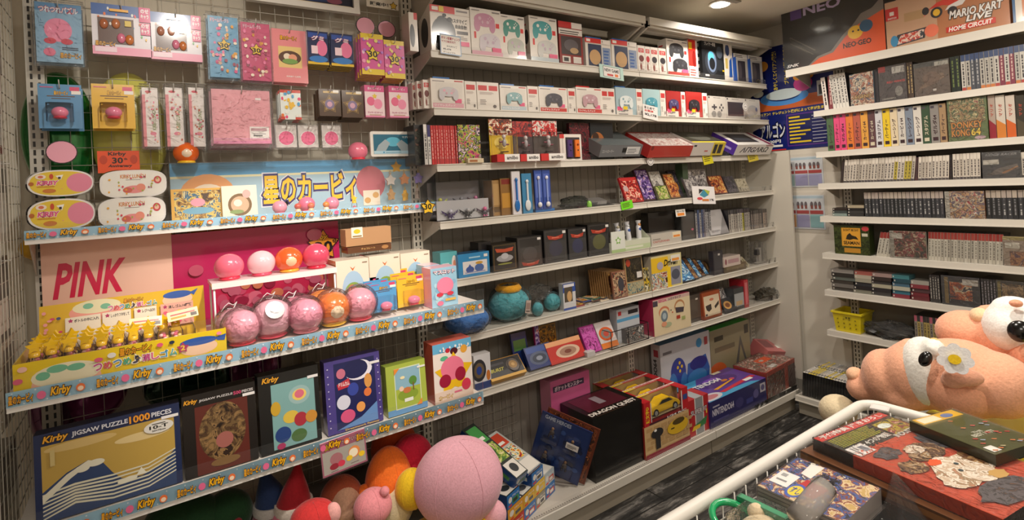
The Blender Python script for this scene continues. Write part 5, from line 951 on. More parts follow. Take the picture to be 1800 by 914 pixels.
rowA('c', 138, 350, 11, 95, z, [dict(c='#c83434', bars=('#e8b8b0',), sd=3), dict(c='#bc2c30', bars=('#d88080',), sd=5)], 'game_case', 'bright red slim game case in the row of eleven on the third shelf', 'game case', 'red slim game cases')
A('c', 352, 530, 90, z, FA-.005, .012, [('r', 0, 0, 1, 1, pic('#6c2848,#c84878,#a8b83c,#2c2830,#e0c8d0,#5c3c5c', 11)), ('r', .38, .05, 1, .13, '#d8d4c8')], '#3c2830', 'game_case', 'game case facing out with pink and lime splashed cover', 'game case')
tag(MB().box(0, .075, 0, .03, 0, .018, '#d8c8a8').art([('r', .1, .2, .6, .7, '#a86c40')], .075, .018).build('card_box', loc=(solX(px('c', 425, 0)[0], FA-.03, z), FA-.030, z+.001)), 'small cream card box lying before the splashed game case', 'card box')
def amb(o, w, h, t):
    MB().rbox(w*.96, .045, h*.66, .008, 'C', M=Matrix.Translation((w*.5, -.024, h*.04))).build('clear_blister', o)
    f = MB().lathe([(.018, 0), (.018, .004)], 'V#28242a', Matrix.Translation((w*.5, -.022, h*.22)))
    f.sph(w*.5, -.022, h*.44, .010, .009, .018, 'V#a8a4a8', seg=12, ring=8).sph(w*.5, -.022, h*.58, .009, .009, .010, 'V#d8d0d0', seg=12, ring=8).sph(w*.38, -.022, h*.46, .012, .004, .004, 'V#7c3c48', seg=8, ring=6).sph(w*.62, -.022, h*.40, .012, .004, .004, 'V#7c3c48', seg=8, ring=6)
    f.build('small_figure', o)
    MB().box(.002, w-.002, -.05, -.001, .0, h*.17, '#c83030').art([('r', .32, 0, 1, 1, '#ece8e4'), ('t', 'amiibo', .42, .28, .92, .78, '#28242a')], w-.004, h*.17, o=(.002, -.05, 0)).build('base_card', o)
A('c', 605, 790, 42, z, FA-.005, .004, [('r', 0, 0, 1, 1, '#d8b428'), ('r', 0, .62, 1, 1, pic('#d8b428,#f0e8d0,#a83c20,#3c2c28,#e8782c', 12)), ('e', .5, .45, .3, .14, '#f0d870')], '#d8b428', 'figure_pack', 'yellow figure pack with a red and white foot label', 'figure pack', parts=amb)
A('c', 792, 950, 62, z, FA-.005, .004, [('r', 0, 0, 1, 1, '#4c4044'), ('r', 0, .62, 1, 1, pic('#28242c,#7c2c30,#c84038,#5c5058', 13))], '#4c4044', 'figure_pack', 'dark figure pack beside the yellow one, red and white foot label', 'figure pack', parts=amb)
A('c', 955, 1150, 58, z, FA-.005, .004, [('r', 0, 0, 1, 1, '#4c4440'), ('r', 0, .62, 1, 1, pic('#28242c,#c82c2c,#e8d8d0,#5c3038', 14))], '#4c4440', 'figure_pack', 'red topped figure pack beside the purple and orange grips box', 'figure pack', parts=amb)
def joy(o, w, h, t):
    for cx, c, c2_ in ((.40, 'V#4c3470', '#302048'), (.74, 'V#e8782c', '#a84818')):
        MB().rbox(w*.22, .016, h*.66, .006, c, M=Matrix.Translation((w*cx, -.006, h*.12))).sph(w*cx, -.016, h*.60, .005, .005, .005, c2_, seg=10, ring=6).sph(w*cx, -.014, h*.38, .004, .003, .004, 'V#28242a', seg=8, ring=6).build('grip_controller', o)
A('c', 1168, 1340, 165, z, FA-.012, .06, [('r', 0, 0, 1, 1, '#e4dcd4'), ('r', 0, .84, .2, 1, '#d42c28'), ('r', .26, .06, .92, .88, '#38343a')], '#e4dcd4', 'grip_controller_box', 'white box with one purple and one orange grip controller', 'controller box', parts=joy)
A('c', 1250, 1410, 75, z, FA+.03, .02, [('r', 0, 0, 1, 1, pic('#3c1018,#6c1c28,#28181c,#a85050', 15))], '#3c1018', 'game_case', 'dark crimson game case behind the grips box', 'game case')
A('c', 1418, 1598, 75, z, FA+.025, .02, [('r', 0, 0, 1, 1, '#22262a'), ('e', .3, .5, .3, .25, '#a86430'), ('e', .22, .62, .14, .12, '#3c2418'), ('p', [(.3, .6), (.8, .52), (.5, .44)], '#1c1a1c')], '#22262a', 'game_case', 'black case with an orange and brown picture behind the clear grey box', 'game case')
def tilt(f, xl, xr, yb, yt, Y, depth, ang, c, items, topart, name, label, cat, side=None, sideart=None, parts=None):
    """box lying with its rear propped up, front face towards the aisle"""
    zb = solZ(px(f, 0, yb)[1], solX(px(f, (xl+xr)/2, 0)[0], Y, z+.02), Y); X0, X1 = solX(px(f, xl, 0)[0], Y, zb), solX(px(f, xr, 0)[0], Y, zb); zt = solZ(px(f, 0, yt)[1], (X0+X1)/2, Y)
    w_, h_ = X1-X0, (zt-zb)/cos(rad(ang)); zb = max(zb, z+.001)
    b = MB().box(0, w_, 0, depth, 0, h_, c, side=side).art(items, w_, h_).art(topart, w_, depth, face='top', o=(0, 0, h_))
    if sideart: b.art(sideart, depth, h_, face='left')
    o = tag(b.build(name, loc=(X0, Y, zb), rot=(rad(ang), 0, 0)), label, cat)
    wdg = MB().add([(.01, .02, -.001), (w_-.01, .02, -.001), (w_-.01, depth*.9, -.001), (.01, depth*.9, -.001), (.01, depth*.9*cos(rad(ang))**2, -depth*.9*sin(rad(ang))*cos(rad(ang))), (w_-.01, depth*.9*cos(rad(ang))**2, -depth*.9*sin(rad(ang))*cos(rad(ang)))], [(0, 1, 2, 3), (0, 4, 5, 1), (3, 2, 5, 4), (0, 3, 4), (1, 5, 2)], 'V#28262a'); wdg.build('prop_stand', o)
    return o
tilt('d', 10, 340, 345, 255, FA-.035, .20, 26, '#6c6e70', [('r', 0, 0, 1, 1, '#74767a'), ('t', 'コントローラー', .05, .35, .32, .6, '#b8b8b8'), ('r', .52, .35, .62, .75, '#1c1e20'), ('r', .62, .2, .95, .85, '#d8d8d8')]+lines(.65, .3, .92, .75, 3, '#808488', 3), [('r', 0, 0, 1, 1, '#5c6466')], 'console_box', 'grey metallic console box tilted forward on the third row', 'console box')
tilt('d', 400, 742, 350, 262, FA-.045, .19, 28, '#c04038', [('r', 0, 0, 1, 1, '#b83830'), ('e', .05, .8, .03, .2, '#802420'), ('r', .1, .1, .9, .14, '#c85c50')], [('r', 0, 0, 1, 1, '#b0a8a4'), ('r', .03, .03, .97, .97, pic('#a8a09c,#c8beb8,#98706c,#b4a8a4', 17)), ('r', .0, .92, 1, 1, '#983838')], 'console_box', 'red and silver console box tilted forward on the third row', 'console box', side='#b02c28')
tilt('d', 738, 1000, 335, 235, FA-.035, .17, 26, '#dcd6d0', [('r', 0, 0, 1, 1, '#dcd6d0'), ('r', .05, .68, .13, .82, '#38343a'), ('r', .62, .0, 1, 1, '#e0c83c'), ('r', .66, .15, .76, .85, '#28242a'), ('r', .80, .15, .92, .85, '#28242a'), ('r', .4, .3, .5, .4, '#c86058')], [('r', 0, 0, 1, 1, '#3c3a30'), ('r', 0, .0, 1, .1, '#d8c030'), ('e', .5, .5, .3, .3, '#5c5c54')], 'console_box', 'white console box with yellow side sticker, tilted forward', 'console box')
tilt('d', 1092, 1385, 335, 258, FA-.04, .19, 30, '#e0dcd8', [('r', 0, 0, 1, 1, '#e0dcd8'), ('t', 'ΛΠGΛRΩ', .12, .25, .88, .78, '#28242a', None, .3), ('r', .78, .85, .97, .95, '#8c1c3c')], [('r', 0, 0, 1, 1, '#d8d4d0'), ('r', .12, .20, .72, .84, '#2c2a30'), ('r', .22, .32, .62, .72, '#3c4048'), ('r', .86, 0, .96, 1, '#8c2444')], 'console_box', 'purple and white retro console box tilted forward at the row end', 'console box', side='#4c2c8c', sideart=[('r', .1, .25, .3, .55, '#b8a8d8'), ('r', .4, .3, .85, .5, '#a898d0')])
# row 4
z = AZ[3]
def ppx(f, x, y, Y): return hit(*px(f, x, y), 1, Y)
def cbx(fr, x0, y0, x1, y1, Y, dep, zz, label, name='clear_case', c='C', lid=None):
    X0, X1 = solX(px(fr, x0, 0)[0], Y, zz), solX(px(fr, x1, 0)[0], Y, zz); h_ = solZ(px(fr, 0, y0)[1], (X0+X1)/2, Y)-zz; w_ = X1-X0
    o = tag(MB().box(0, w_, 0, dep, 0, h_, c).build(name, loc=(X0, Y, zz+.001)), label, 'clear case')
    return o, w_, h_
o, w_, h_ = cbx('c', 186, 535, 640, 0, FA-.012, .12, z, 'clear acrylic case holding small dragon charms')
MB().box(.01, w_-.01, .105, .108, .004, h_-.004, 'P#8c8a90').build('backing_card', o)
MB().box(.01, w_-.01, .03, .034, .002, h_*.5, '#b8b8bc').build('step_card', o)
def critter(name, x, y, zz, c, c2_, label, s=1, wings=True):
    b = MB().sph(0, 0, .010*s, .008*s, .007*s, .010*s, c, seg=12, ring=8).sph(0, -.003*s, .022*s, .006*s, .006*s, .006*s, c2_, seg=10, ring=8).sph(.006*s, .006*s, .004*s, .010*s, .003*s, .003*s, c, seg=8, ring=6)
    for sx in (-1, 1):
        b.sph(sx*.004*s, -.004*s, .003*s, .003*s, .004*s, .003*s, c2_, seg=8, ring=6)
        if wings: b.add([(sx*.005*s, .002, .014*s), (sx*.026*s, .002, .026*s), (sx*.022*s, .002, .016*s), (sx*.018*s, .002, .018*s), (sx*.014*s, .002, .010*s), (sx*.005*s, .004, .012*s)], [(0, 1, 2, 3, 4, 5)], c)
    return tag(b.build(name, loc=(x, y, zz)), label, 'figure')
zs = z+.001+h_*.5
for cx, yy, up, c, c2_, l in ((210, .06, 1, 'V#a8b838', 'V#c8c860', 'lime green, raised at the near end'), (380, .06, 1, 'V#3c3c44', 'V#8c8c94', 'charcoal winged, raised in the middle'), (495, .06, 1, 'V#5c4048', 'V#c878a0', 'dark and pink, raised at the far end'), (290, .0, 0, 'V#3c2c5c', 'V#c8c8d8', 'purple winged, low at the near end'), (430, .0, 0, 'V#2c2c30', 'V#b8b8bc', 'black and silver, low in the middle'), (565, .0, 0, 'V#4c4450', 'V#e070a0', 'grey and pink, low at the far end')):
    x = solX(px('c', cx, 0)[0], FA+yy, z+.03); critter('dragon_charm', x, FA+yy+.01, (zs-.03) if up else z+.004, c, c2_, 'tiny dragon charm, '+l+' of the clear case', 1.5)
    if up: MB().box(x-.025, x+.025, FA+yy-.0, FA+yy+.03, z+.002, zs-.0305, 'C').build('clear_step', o, loc=-o.location)
A('c', 628, 690, 535, z, FA+.02, .07, [('r', 0, 0, 1, 1, '#a07c4c'), ('r', .1, .3, .9, .9, '#b89460'), ('r', .1, .1, .9, .25, '#6c5438')], '#a07c4c', 'card_pack', 'amber brown card box behind the clear charm case', 'card box')
A('c', 695, 780, 520, z, FA+.01, .07, [('r', 0, 0, 1, 1, '#8c6430'), ('r', .1, .2, .9, .6, '#c08c38'), ('r', .1, .84, .9, .98, '#7c2820')], '#8c6430', 'card_pack', 'golden card box with red top beside the blue spoon packs', 'card box')
def spoon(o, w, h, t):
    c = 'V#1c6cb8' if o['label'].startswith('white') else 'V#d8dce0'
    MB().sph(w*.5, -.004, h*.20, w*.30, .004, h*.14, c, seg=16, ring=8).box(w*.42, w*.58, -.006, -.001, h*.3, h*.82, c).sph(w*.5, -.004, h*.80, w*.16, .005, h*.05, c, seg=10, ring=6).build('spoon', o)
A('c', 788, 855, 462, z, FA-.006, .008, [('r', 0, 0, 1, 1, '#dcd8dc'), ('r', .2, .3, .8, .8, '#c8c4e0')], '#dcd8dc', 'spoon_pack', 'white blister pack with a bright blue spoon', 'spoon pack', parts=spoon)
A('c', 868, 945, 480, z, FA-.006, .008, [('r', 0, 0, 1, 1, '#3c84b0')], '#3c84b0', 'spoon_pack', 'blue blister pack with a white spoon', 'spoon pack', parts=spoon)
def dispenser(o, w, h, t): MB().sph(w*.5, -.006, h*.12, w*.26, .008, h*.07, 'V#e0e0e4').box(w*.42, w*.58, -.006, -.001, h*.2, h*.75, 'V#8ca0d8').sph(w*.5, -.004, h*.80, w*.2, .005, h*.05, 'V#e0e0f0', seg=10, ring=6).build('cutlery', o)
A('c', 968, 1028, 452, z+.012, FA-.004, .008, [('r', 0, 0, 1, 1, '#3450a0'), ('r', .15, .3, .85, .9, '#5c74c0')], '#3450a0', 'cutlery_pack', 'royal blue cutlery pack, nearer of the pair', 'cutlery pack', parts=dispenser)
A('c', 1032, 1095, 450, z+.012, FA-.004, .008, [('r', 0, 0, 1, 1, '#2c4898'), ('r', .15, .3, .85, .9, '#5068b8')], '#2c4898', 'cutlery_pack', 'royal blue cutlery pack, farther of the pair', 'cutlery pack', parts=dispenser)
tag(MB().box(0, .11, 0, .05, 0, .012, '#2c6cb0').build('card_box', loc=(solX(px('c', 968, 0)[0], FA, z), FA, z+.001)), 'flat blue box lying under the cutlery packs', 'box')
def crumple(name, x, y, zz, rx, ry, rz, c, label, cat='bag', seed=1, seg=28, ring=16, amp=.25, kids=None):
    rr = random.Random(seed); b = MB(); vs = []; fs = []; ph = [(rr.uniform(0, 6), rr.uniform(2, 6), rr.uniform(2, 6)) for _ in range(6)]
    for j in range(ring+1):
        t = pi*j/ring
        for i in range(seg):
            a = 2*pi*i/seg; k = 1+amp*sum(sin(p+m*a+n*t) for p, m, n in [(q[0], round(q[1]), q[2]) for q in ph])/4+rr.uniform(-amp, amp)*.3
            vs.append((rx*k*sin(t)*cos(a), ry*k*sin(t)*sin(a), max(-rz*.98, rz*k*cos(t))))
    for j in range(ring):
        for i in range(seg): l = (i+1) % seg; fs.append((j*seg+i, (j+1)*seg+i, (j+1)*seg+l, j*seg+l))
    b.add(vs, fs, c, False); o = tag(b.build(name, loc=(x, y, zz+rz)), label, cat)
    return o
x_ = solX(px('c', 1290, 0)[0], FA+.03, z)
crumple('clear_bag', x_, FA+.04, z+.001, .075, .05, .028, 'D#c8ccc8', 'crumpled clear bag of small grey parts beside the blue packs', seed=3)
for i in range(4):
    xx = solX(px('c', 1180+i*95, 0)[0], FA-.0, z+.01); tag(MB().rbox(.075, .10, .010, .008, 'C').rbox(.055, .07, .006, .006, ['V#28262c', 'V#58565c', 'V#6c3038', 'V#48484c'][i], o=(0, 0, .001)).build('flat_pack', loc=(xx, FA+.06, z+.001+.011*(i % 2)), rot=(0, 0, .2*i-.3)), ['flat clear pack with a black part by the blue packs', 'flat clear pack with grey part on the loose pile', 'flat clear pack with dark red part in the loose pile', 'flat clear pack with charcoal part near the green tag'][i], 'pack')
x_ = solX(px('c', 1410, 0)[0], FA-.0, z); tag(MB().lathe([(.010, 0), (.013, .004), (.012, .022), (.007, .03)], 'V#8cd048').build('green_charm', loc=(x_, FA+.01, z+.001)), 'bright lime green plastic charm among the clear packs', 'charm')
x_ = solX(px('d', 60, 0)[0], FA, z); tag(MB().box(-.08, .08, 0, .11, 0, .002, 'C').box(-.08, .08, 0, .002, 0, .028, 'C').box(-.08, .08, .108, .11, 0, .028, 'C').box(.078, .08, 0, .11, 0, .028, 'C').rbox(.10, .07, .016, .01, 'V#8c8a88', o=(0, .055, .002)).build('clear_tray', loc=(x_, FA+.02, z+.001), rot=(rad(14), 0, rad(-6))), 'clear plastic tray of grey parts beside the red pack', 'tray')
def leanp(f, x0, x1, yt, pal, label, base='#3c383c', zz=None, Y=None, lean=22, t=.012, extra=(), name='game_pack', cat='game pack'):
    sd = random.randint(1, 300)
    return A(f, x0, x1, yt, z if zz is None else zz, FA+.02 if Y is None else Y, t, [('r', 0, 0, 1, 1, base), ('r', .05, .04, .95, .96, pic(pal, sd))]+list(extra), base, name, label, cat, lean=lean)
leanp('d', 240, 375, 500, 'red', 'bright red pack leaning next to the lime green tag', '#b02028', extra=[('e', .2, .55, .14, .12, '#c8b0b0'), ('r', .1, .86, .9, .97, '#c83030')], Y=FA-.005)
leanp('d', 378, 480, 425, 'purple', 'maroon pack leaning behind the red one', '#4c2430')
leanp('d', 484, 580, 440, 'plast', 'grey clear pack leaning beside the maroon one', '#5c5858')
leanp('d', 500, 590, 575, 'green', 'olive and yellow pack in front of the grey one', '#6c6c3c', Y=FA-.008)
leanp('d', 594, 672, 470, 'warm', 'tan and red pack leaning before the green carton', '#7c5c3c')
leanp('d', 640, 700, 440, 'dark', 'dark pack with orange glow leaning behind', '#2c2420', Y=FA+.045, extra=[('e', .5, .4, .2, .15, '#c88028')])
A('d', 696, 738, 400, z, FA+.05, .05, [('r', 0, 0, 1, 1, '#3c5038')], '#3c5038', 'game_box', 'dark green narrow box standing behind the hanging art card', 'game box')
leanp('d', 740, 845, 500, 'grey', 'silver pack leaning behind the hanging art card', '#605c60', Y=FA+.01)
leanp('d', 755, 900, 445, 'grey', 'pale case behind the silver pack', '#908c88', Y=FA+.05, lean=8)
leanp('d', 940, 1050, 490, 'warm', 'brown and red pack leaning beyond the art card', '#6c3c34')
leanp('d', 1058, 1140, 495, 'dark', 'smoky dark pack with gold corner near the row end', '#3c363a')
leanp('d', 1146, 1228, 518, '#b8b098,#c8c0a8,#a8a088,#605840', 'pale cream pack, last on the fourth row', '#b8b09c')
# row 5
z = AZ[4]
A('e', 190, 312, 262, z, FA+.01, .07, [('r', 0, 0, 1, 1, '#5cb0b8'), ('e', .82, .55, .16, .3, '#e8e0d8'), ('e', .82, .5, .09, .18, '#f0a080'), ('r', .1, .5, .5, .6, '#c8e4e4')], '#5cb0b8', 'figure_box', 'pale teal box just beyond the pink and blue cartons', 'figure box')
A('e', 318, 545, 268, z, FA-.008, .07, [('r', 0, 0, 1, 1, '#2c88c0'), ('r', .14, .12, .92, .66, '#e0dcdc'), ('e', .36, .30, .13, .14, '#3c58a0'), ('p', [(.30, .4), (.42, .4), (.36, .54)], '#3c58a0'), ('e', .66, .34, .15, .17, '#4868a8'), ('e', .66, .55, .12, .06, '#c89838'), ('r', .2, .16, .85, .2, '#8c98c8'), ('r', .34, .78, .7, .84, '#a8d4e8'), ('r', .82, .78, .94, .90, '#e8e4e0')], '#2c88c0', 'figure_box', 'bright blue box picturing two blue blobs on a stand', 'figure box', top='#1c5c88')
def figb(f, x0, x1, yt, zz, c, gl, label, Y=None, t=.09, word=True, low=False):
    it = [('r', 0, 0, 1, 1, c), ('r', .06, .04, .94, .96, '#4c4848'), ('r', .08, .055, .92, .945, c), ('e', .5, .42, .30, .24, gl)]
    if word: it += [('p', [(.14, .84), (.5, .78), (.86, .84), (.80, .72), (.5, .68), (.20, .72)] if not low else [(.14, .18), (.5, .10), (.86, .18), (.80, .06), (.5, .02), (.20, .06)], '#a83828'), ('r', .34, (.74 if not low else .09), .66, (.77 if not low else .12), '#d87860')]
    it.append(('r', .82, .86, .96, .94, '#e0dcd8'))
    def w(o, w_, h_, t): MB().box(w_*.09, w_*.91, -.0028, -.0022, h_*.1, h_*.66, 'C').build('clear_window', o)
    return A(f, x0, x1, yt, zz, Y or FA-.004, t, it, c, 'figure_box', label, 'figure box', parts=w)
A('e', 470, 560, 190, z, FA+.035, .07, [('r', 0, 0, 1, 1, '#1c1a1c')], '#1c1a1c', 'figure_box', 'black box behind the silver blob box', 'figure box')
A('e', 568, 745, 200, z, FA-.006, .08, [('r', 0, 0, 1, 1, '#1c1810'), ('r', .05, .05, .95, .95, '#6c5428'), ('r', .07, .065, .93, .935, '#181614'), ('p', [(.12, .84), (.5, .80), (.88, .84), (.82, .70), (.5, .68), (.18, .70)], '#b84c30'), ('e', .5, .46, .34, .13, '#9c9ca0'), ('e', .5, .54, .15, .11, '#b8b8bc'), ('e', .5, .26, .3, .03, '#8c9048')], '#1c1810', 'figure_box', 'black and gold figure box with a silver flattened blob picture', 'figure box')
figb('e', 752, 930, 150, z, '#232324', '#3c3c3e', 'large smoky black figure box with a red ribbon emblem at its foot', low=True)
figb('e', 948, 1112, 98, z, '#2a2a2c', '#2c2c44', 'tall figure box with a dark blue figure, nearer of the pair')
figb('e', 1124, 1255, 88, z, '#2a2a2c', '#2c3054', 'tall figure box with a dark blue figure, farther of the pair')
figb('e', 1268, 1425, 55, z, '#232222', '#5c5c30', 'dark figure box with an olive figure next to the white carton')
# carton with tubes
o = A('f', 100, 372, 215, z, FA-.02, .075, [('r', 0, 0, 1, 1, '#c8ccb8'), ('r', .0, 0, 1, .5, '#b8c8a0'), ('r', .3, .2, .8, .4, '#d8dcc8')], '#c8ccb8', 'counter_carton', 'white and green counter carton filled with wrapped candy tubes', 'display box', h=.05)
Wc2 = o.dimensions.x
MB().box(0, Wc2*.34, -.0012, -.0008, .0, .105, '#d8dcd4').art([('s', .5, .56, .22, '#78b048'), ('e', .5, .56, .10, .09, '#e0e4d8'), ('r', 0, 0, 1, .15, '#a8c088')], Wc2*.34, .105, o=(0, -.0012, 0)).build('raised_panel', o)
MB().add([(Wc2, 0, .05), (Wc2, .075, .05), (Wc2, .075, .11), (Wc2-.001, 0, .05), (Wc2-.001, .075, .05), (Wc2-.001, .075, .11)], [(0, 1, 2), (5, 4, 3), (0, 2, 5, 3)], '#c8ccb8').build('side_flap', o)
for i, (fx, c) in enumerate(((.30, '#b0a890'), (.52, '#c8ccd0'), (.78, '#c88440'))):
    t_ = tag(MB().lathe([(.010, 0), (.014, .01), (.014, .07), (.008, .078), (.016, .10)], '#c8c8cc', seg=10).sph(0, -.008, .055, .010, .008, .012, '#28509c', seg=10, ring=6).sph(0, -.008, .078, .009, .008, .009, c, seg=10, ring=6).build('candy_tube', loc=(o.location.x+Wc2*(fx+.06), o.location.y+.035, o.location.z+.042), rot=(rad(-8), rad(8*(i-1)), 0)), 'wrapped candy tube with blue and yellow print, %s in the green and white carton' % ['tan one', 'silver one', 'orange one'][i], 'candy')
A('f', 365, 545, 10, z, FA+.05, .05, [('r', 0, 0, 1, 1, '#14110f')], '#14110f', 'game_box', 'large black box standing behind the flat white box', 'game box')
A('f', 378, 588, 155, z, FA-.014, .08, [('r', 0, 0, 1, 1, '#bcb6ac'), ('t', 'CASTLEVANIA', .05, .25, .6, .42, '#b06058'), ('r', .05, .5, .3, .58, '#807870'), ('r', .70, .45, .98, .95, '#e0d4b8'), ('r', .73, .52, .95, .7, '#e08838')], '#bcb6ac', 'console_box', 'low white box with a cream and orange price label', 'console box')
A('f', 592, 692, 12, z, FA+.02, .05, [('r', 0, 0, 1, 1, '#3c3c3c'), ('r', .08, .05, .92, .95, '#504e4e'), ('e', .75, .35, .08, .04, '#c86c88')], '#3c3c3c', 'game_box', 'dark grey clear-fronted box beside the first spines', 'game box')
def cs(c, top=None, th=.2, bars=('#383438',), foot=None): return [dict(c=c, top=top, th=th, bars=bars, sd=k, foot=foot) for k in range(3)]
rowA('f', 694, 800, 8, -8, z, cs('#a8a8ac', '#3c3c44', .12)+cs('#4c5c84')+cs('#787480'), 'game_case', 'slim upright game case in the short row before the leaning grey folder', 'game case', 'slim cases before the leaning grey folder', Y=FA+.01)
A('f', 795, 922, -20, z, FA, .012, [('r', 0, 0, 1, 1, '#b8b6b8'), ('p', [(.5, 0), (1, 0), (1, .8)], '#8c8a8c')]+lines(.1, .1, .6, .2, 3, '#6c6a6c'), '#b8b6b8', 'game_folder', 'grey game folder leaning between the two rows of spines', 'folder', lean=20, h=.15)
rowA('f', 925, 1075, 10, -10, z, cs('#c4beb4', '#48444c', .18)+cs('#a8a098', '#28262c', .2)+[dict(c='#b8b03c', top='#48444c', bars=('#605830',), sd=8)], 'game_case', 'upright pale game case in the long row after the leaning grey folder', 'game case', 'pale upright cases, first run', Y=FA+.005)
rowA('f', 1080, 1192, 8, -5, z, cs('#b4a090', '#48403c', .2)+cs('#8c8078', '#3c3634', .2)+cs('#3c383c'), 'game_case', 'upright brownish game case near the far end of the fifth row', 'game case', 'brownish upright cases at the row end', Y=FA+.005)
# row 6
z = AZ[5]
def bagged(fr, cx, cy, rpx, rpy, Y, c, label, zz, band_=None, ears=0):
    p_ = hit(*px(fr, cx, cy), 1, Y); s = F_/(p_-CAM).dot(_f)*1.0; rx, rz = rpx/FR[fr][2]/s, rpy/FR[fr][2]/s
    o = tag(MB().sph(0, 0, 0, rx, rx*.75, rz, c, seg=32, ring=20).build('plush_cushion', loc=(p_.x, Y, zz+rz+.001)), label, 'plush toy')
    if band_: MB().lathe([(rx*.55, 0), (rx*.62, .012), (rx*.50, .030), (rx*.40, .026), (rx*.42, .004)], band_, Matrix.Translation((0, 0, rz*.80)), 20).build('ruffle_band', o)
    rr = random.Random(int(cx)); vs = []; fs = []; seg, ring = 30, 18
    for j in range(ring+1):
        t = pi*j/ring
        for i in range(seg): a = 2*pi*i/seg; k = 1.05+rr.uniform(0, .08)+.05*sin(5*a+3*t); vs.append((rx*k*sin(t)*cos(a), rx*.75*k*sin(t)*sin(a), max(-rz, rz*k*cos(t)*(1.1 if t < pi/2 else 1))))
    for j in range(ring):
        for i in range(seg): l = (i+1) % seg; fs.append((j*seg+i, (j+1)*seg+i, (j+1)*seg+l, j*seg+l))
    MB().add(vs, fs, 'D').build('clear_bag', o)
    return o, rx, rz
bagged('e', 375, 710, 172, 92, -.155, 'F#2c6cb4', 'royal blue plush cushion in a clear bag behind the shelf end', z)
o, rx, rz = bagged('e', 685, 640, 160, 118, -.115, 'F#4ca4b0', 'large teal plush cushion with a golden ruffle in a clear bag', z, 'F#d89c28')
MB().box(.0, .030, -.002, 0, 0, .055, '#b8a8a0').art([('r', .1, .3, .9, .8, '#988078'), ('r', .1, .1, .9, .2, '#605450')], .03, .055, o=(0, -.002, 0)).build('swing_tag', o, loc=(rx*.35, -rx*.72, -rz*.5), rot=(0, rad(12), rad(10)))
crumple('clear_bag', solX(px('e', 900, 0)[0], -.09, z+.06), -.09, z+.055, .065, .035, .035, 'D', 'crinkled clear bag top sticking out beside the large teal plush', seed=5, amp=.35)
bagged('e', 893, 675, 45, 50, -.15, 'F#4ca4b0', 'smallest teal plush cushion between the two others', z)
bagged('e', 1000, 625, 68, 62, -.12, 'F#48a4b0', 'small round teal plush cushion beside the white and blue pack', z)
A('e', 1085, 1175, 490, z, -.165, .03, [('r', 0, 0, 1, 1, '#d0d0d4'), ('r', 0, .66, 1, 1, '#3050a0'), ('r', .1, .3, .75, .92, '#504840'), ('e', .5, .5, .2, .2, '#c8a070'), ('r', 0, 0, 1, .08, '#3450a0'), ('r', .05, .86, .9, .97, '#e0e0e8')], '#c8c8cc', 'key_holder_pack', 'white and blue boxed key holder beside the teal plush', 'toy box')
x_ = solX(px('e', 1100, 0)[0], -.08, z); tag(MB().box(-.06, .06, 0, .05, 0, .085, '#202428').art([('r', .02+.12*i, .1, .05+.12*i, .9, '#38404c') for i in range(8)], .12, .085, o=(-.06, 0, 0)).build('dark_box', loc=(x_, -.09, z+.001)), 'dark ribbed box behind the white and blue key holder', 'box')
for i in range(8):
    xx = solX(px('e', 1180+30*i, 0)[0], FA, z); tag(MB().box(0, .055, 0, .085, 0, .005, ['#8c2c38', '#c89838', '#384c8c', '#b8b0a8', '#5c3c30', '#3c6c58', '#d8c8b0', '#48444c'][i]).art([('r', .08, .08, .92, .92, pic('multi', 60+i))], .055, .085, face='top', o=(0, 0, .005)).build('trading_card_pack', loc=(xx, FA+.005+.004*(i % 3), z+.001+.006*(i % 3)), rot=(0, 0, .3*(i % 2))), 'thin %s card pack lying flat in front of the brown packs' % ['crimson', 'mustard', 'navy', 'silver', 'brown', 'green', 'cream', 'charcoal'][i], 'card pack')
for i in range(9):
    f, a, b_, y = ('e', 1290+i*16, 1290+i*16+110, 385+i*2) if i < 9 else None
    A(f, a, b_, y, z, FA+.075-.008*i, .005, [('r', 0, 0, 1, 1, '#7c5c38'), ('r', .08, .08, .92, .92, pic('brown', 30+i)), ('r', .1, .84, .9, .92, '#b08448')], '#7c5c38', 'card_sleeve_pack', 'brown card sleeve pack standing in the close row of packs', 'card pack', group='brown card sleeve packs', lean=6)
A('f', 118, 214, 425, z, FA-.012, .01, [('r', 0, 0, 1, 1, '#8c5c48'), ('r', .05, .05, .95, .95, pic('#8c5c48,#b89878,#3c2c28,#a84c38', 41)), ('e', .6, .5, .22, .25, '#3c3c44')], '#8c5c48', 'card_sleeve_pack', 'tan pack with a dark round picture in front of the brown packs', 'card pack', lean=5)
A('f', 212, 335, 325, z, FA-.004, .012, [('r', 0, 0, 1, 1, '#a88c60'), ('r', .05, .35, .95, .96, pic('#40382c,#28241c,#5c5038', 42)), ('r', .05, .03, .95, .32, pic('#38707c,#a8a080,#2c3c48', 43)), ('e', .2, .85, .12, .1, '#b04028'), ('r', .62, .42, .9, .58, '#e0dcd8')], '#a88c60', 'strategy_book', 'tall tan and green book cover facing out, white price sticker', 'book', lean=4)
A('f', 335, 400, 400, z, FA-.005, .012, [('r', 0, 0, 1, 1, pic('#d8b830,#30302c,#a8a078,#e8e0c0', 44))], '#c8a830', 'strategy_book', 'yellow and black mottled book beside the yellow box', 'book', lean=4)
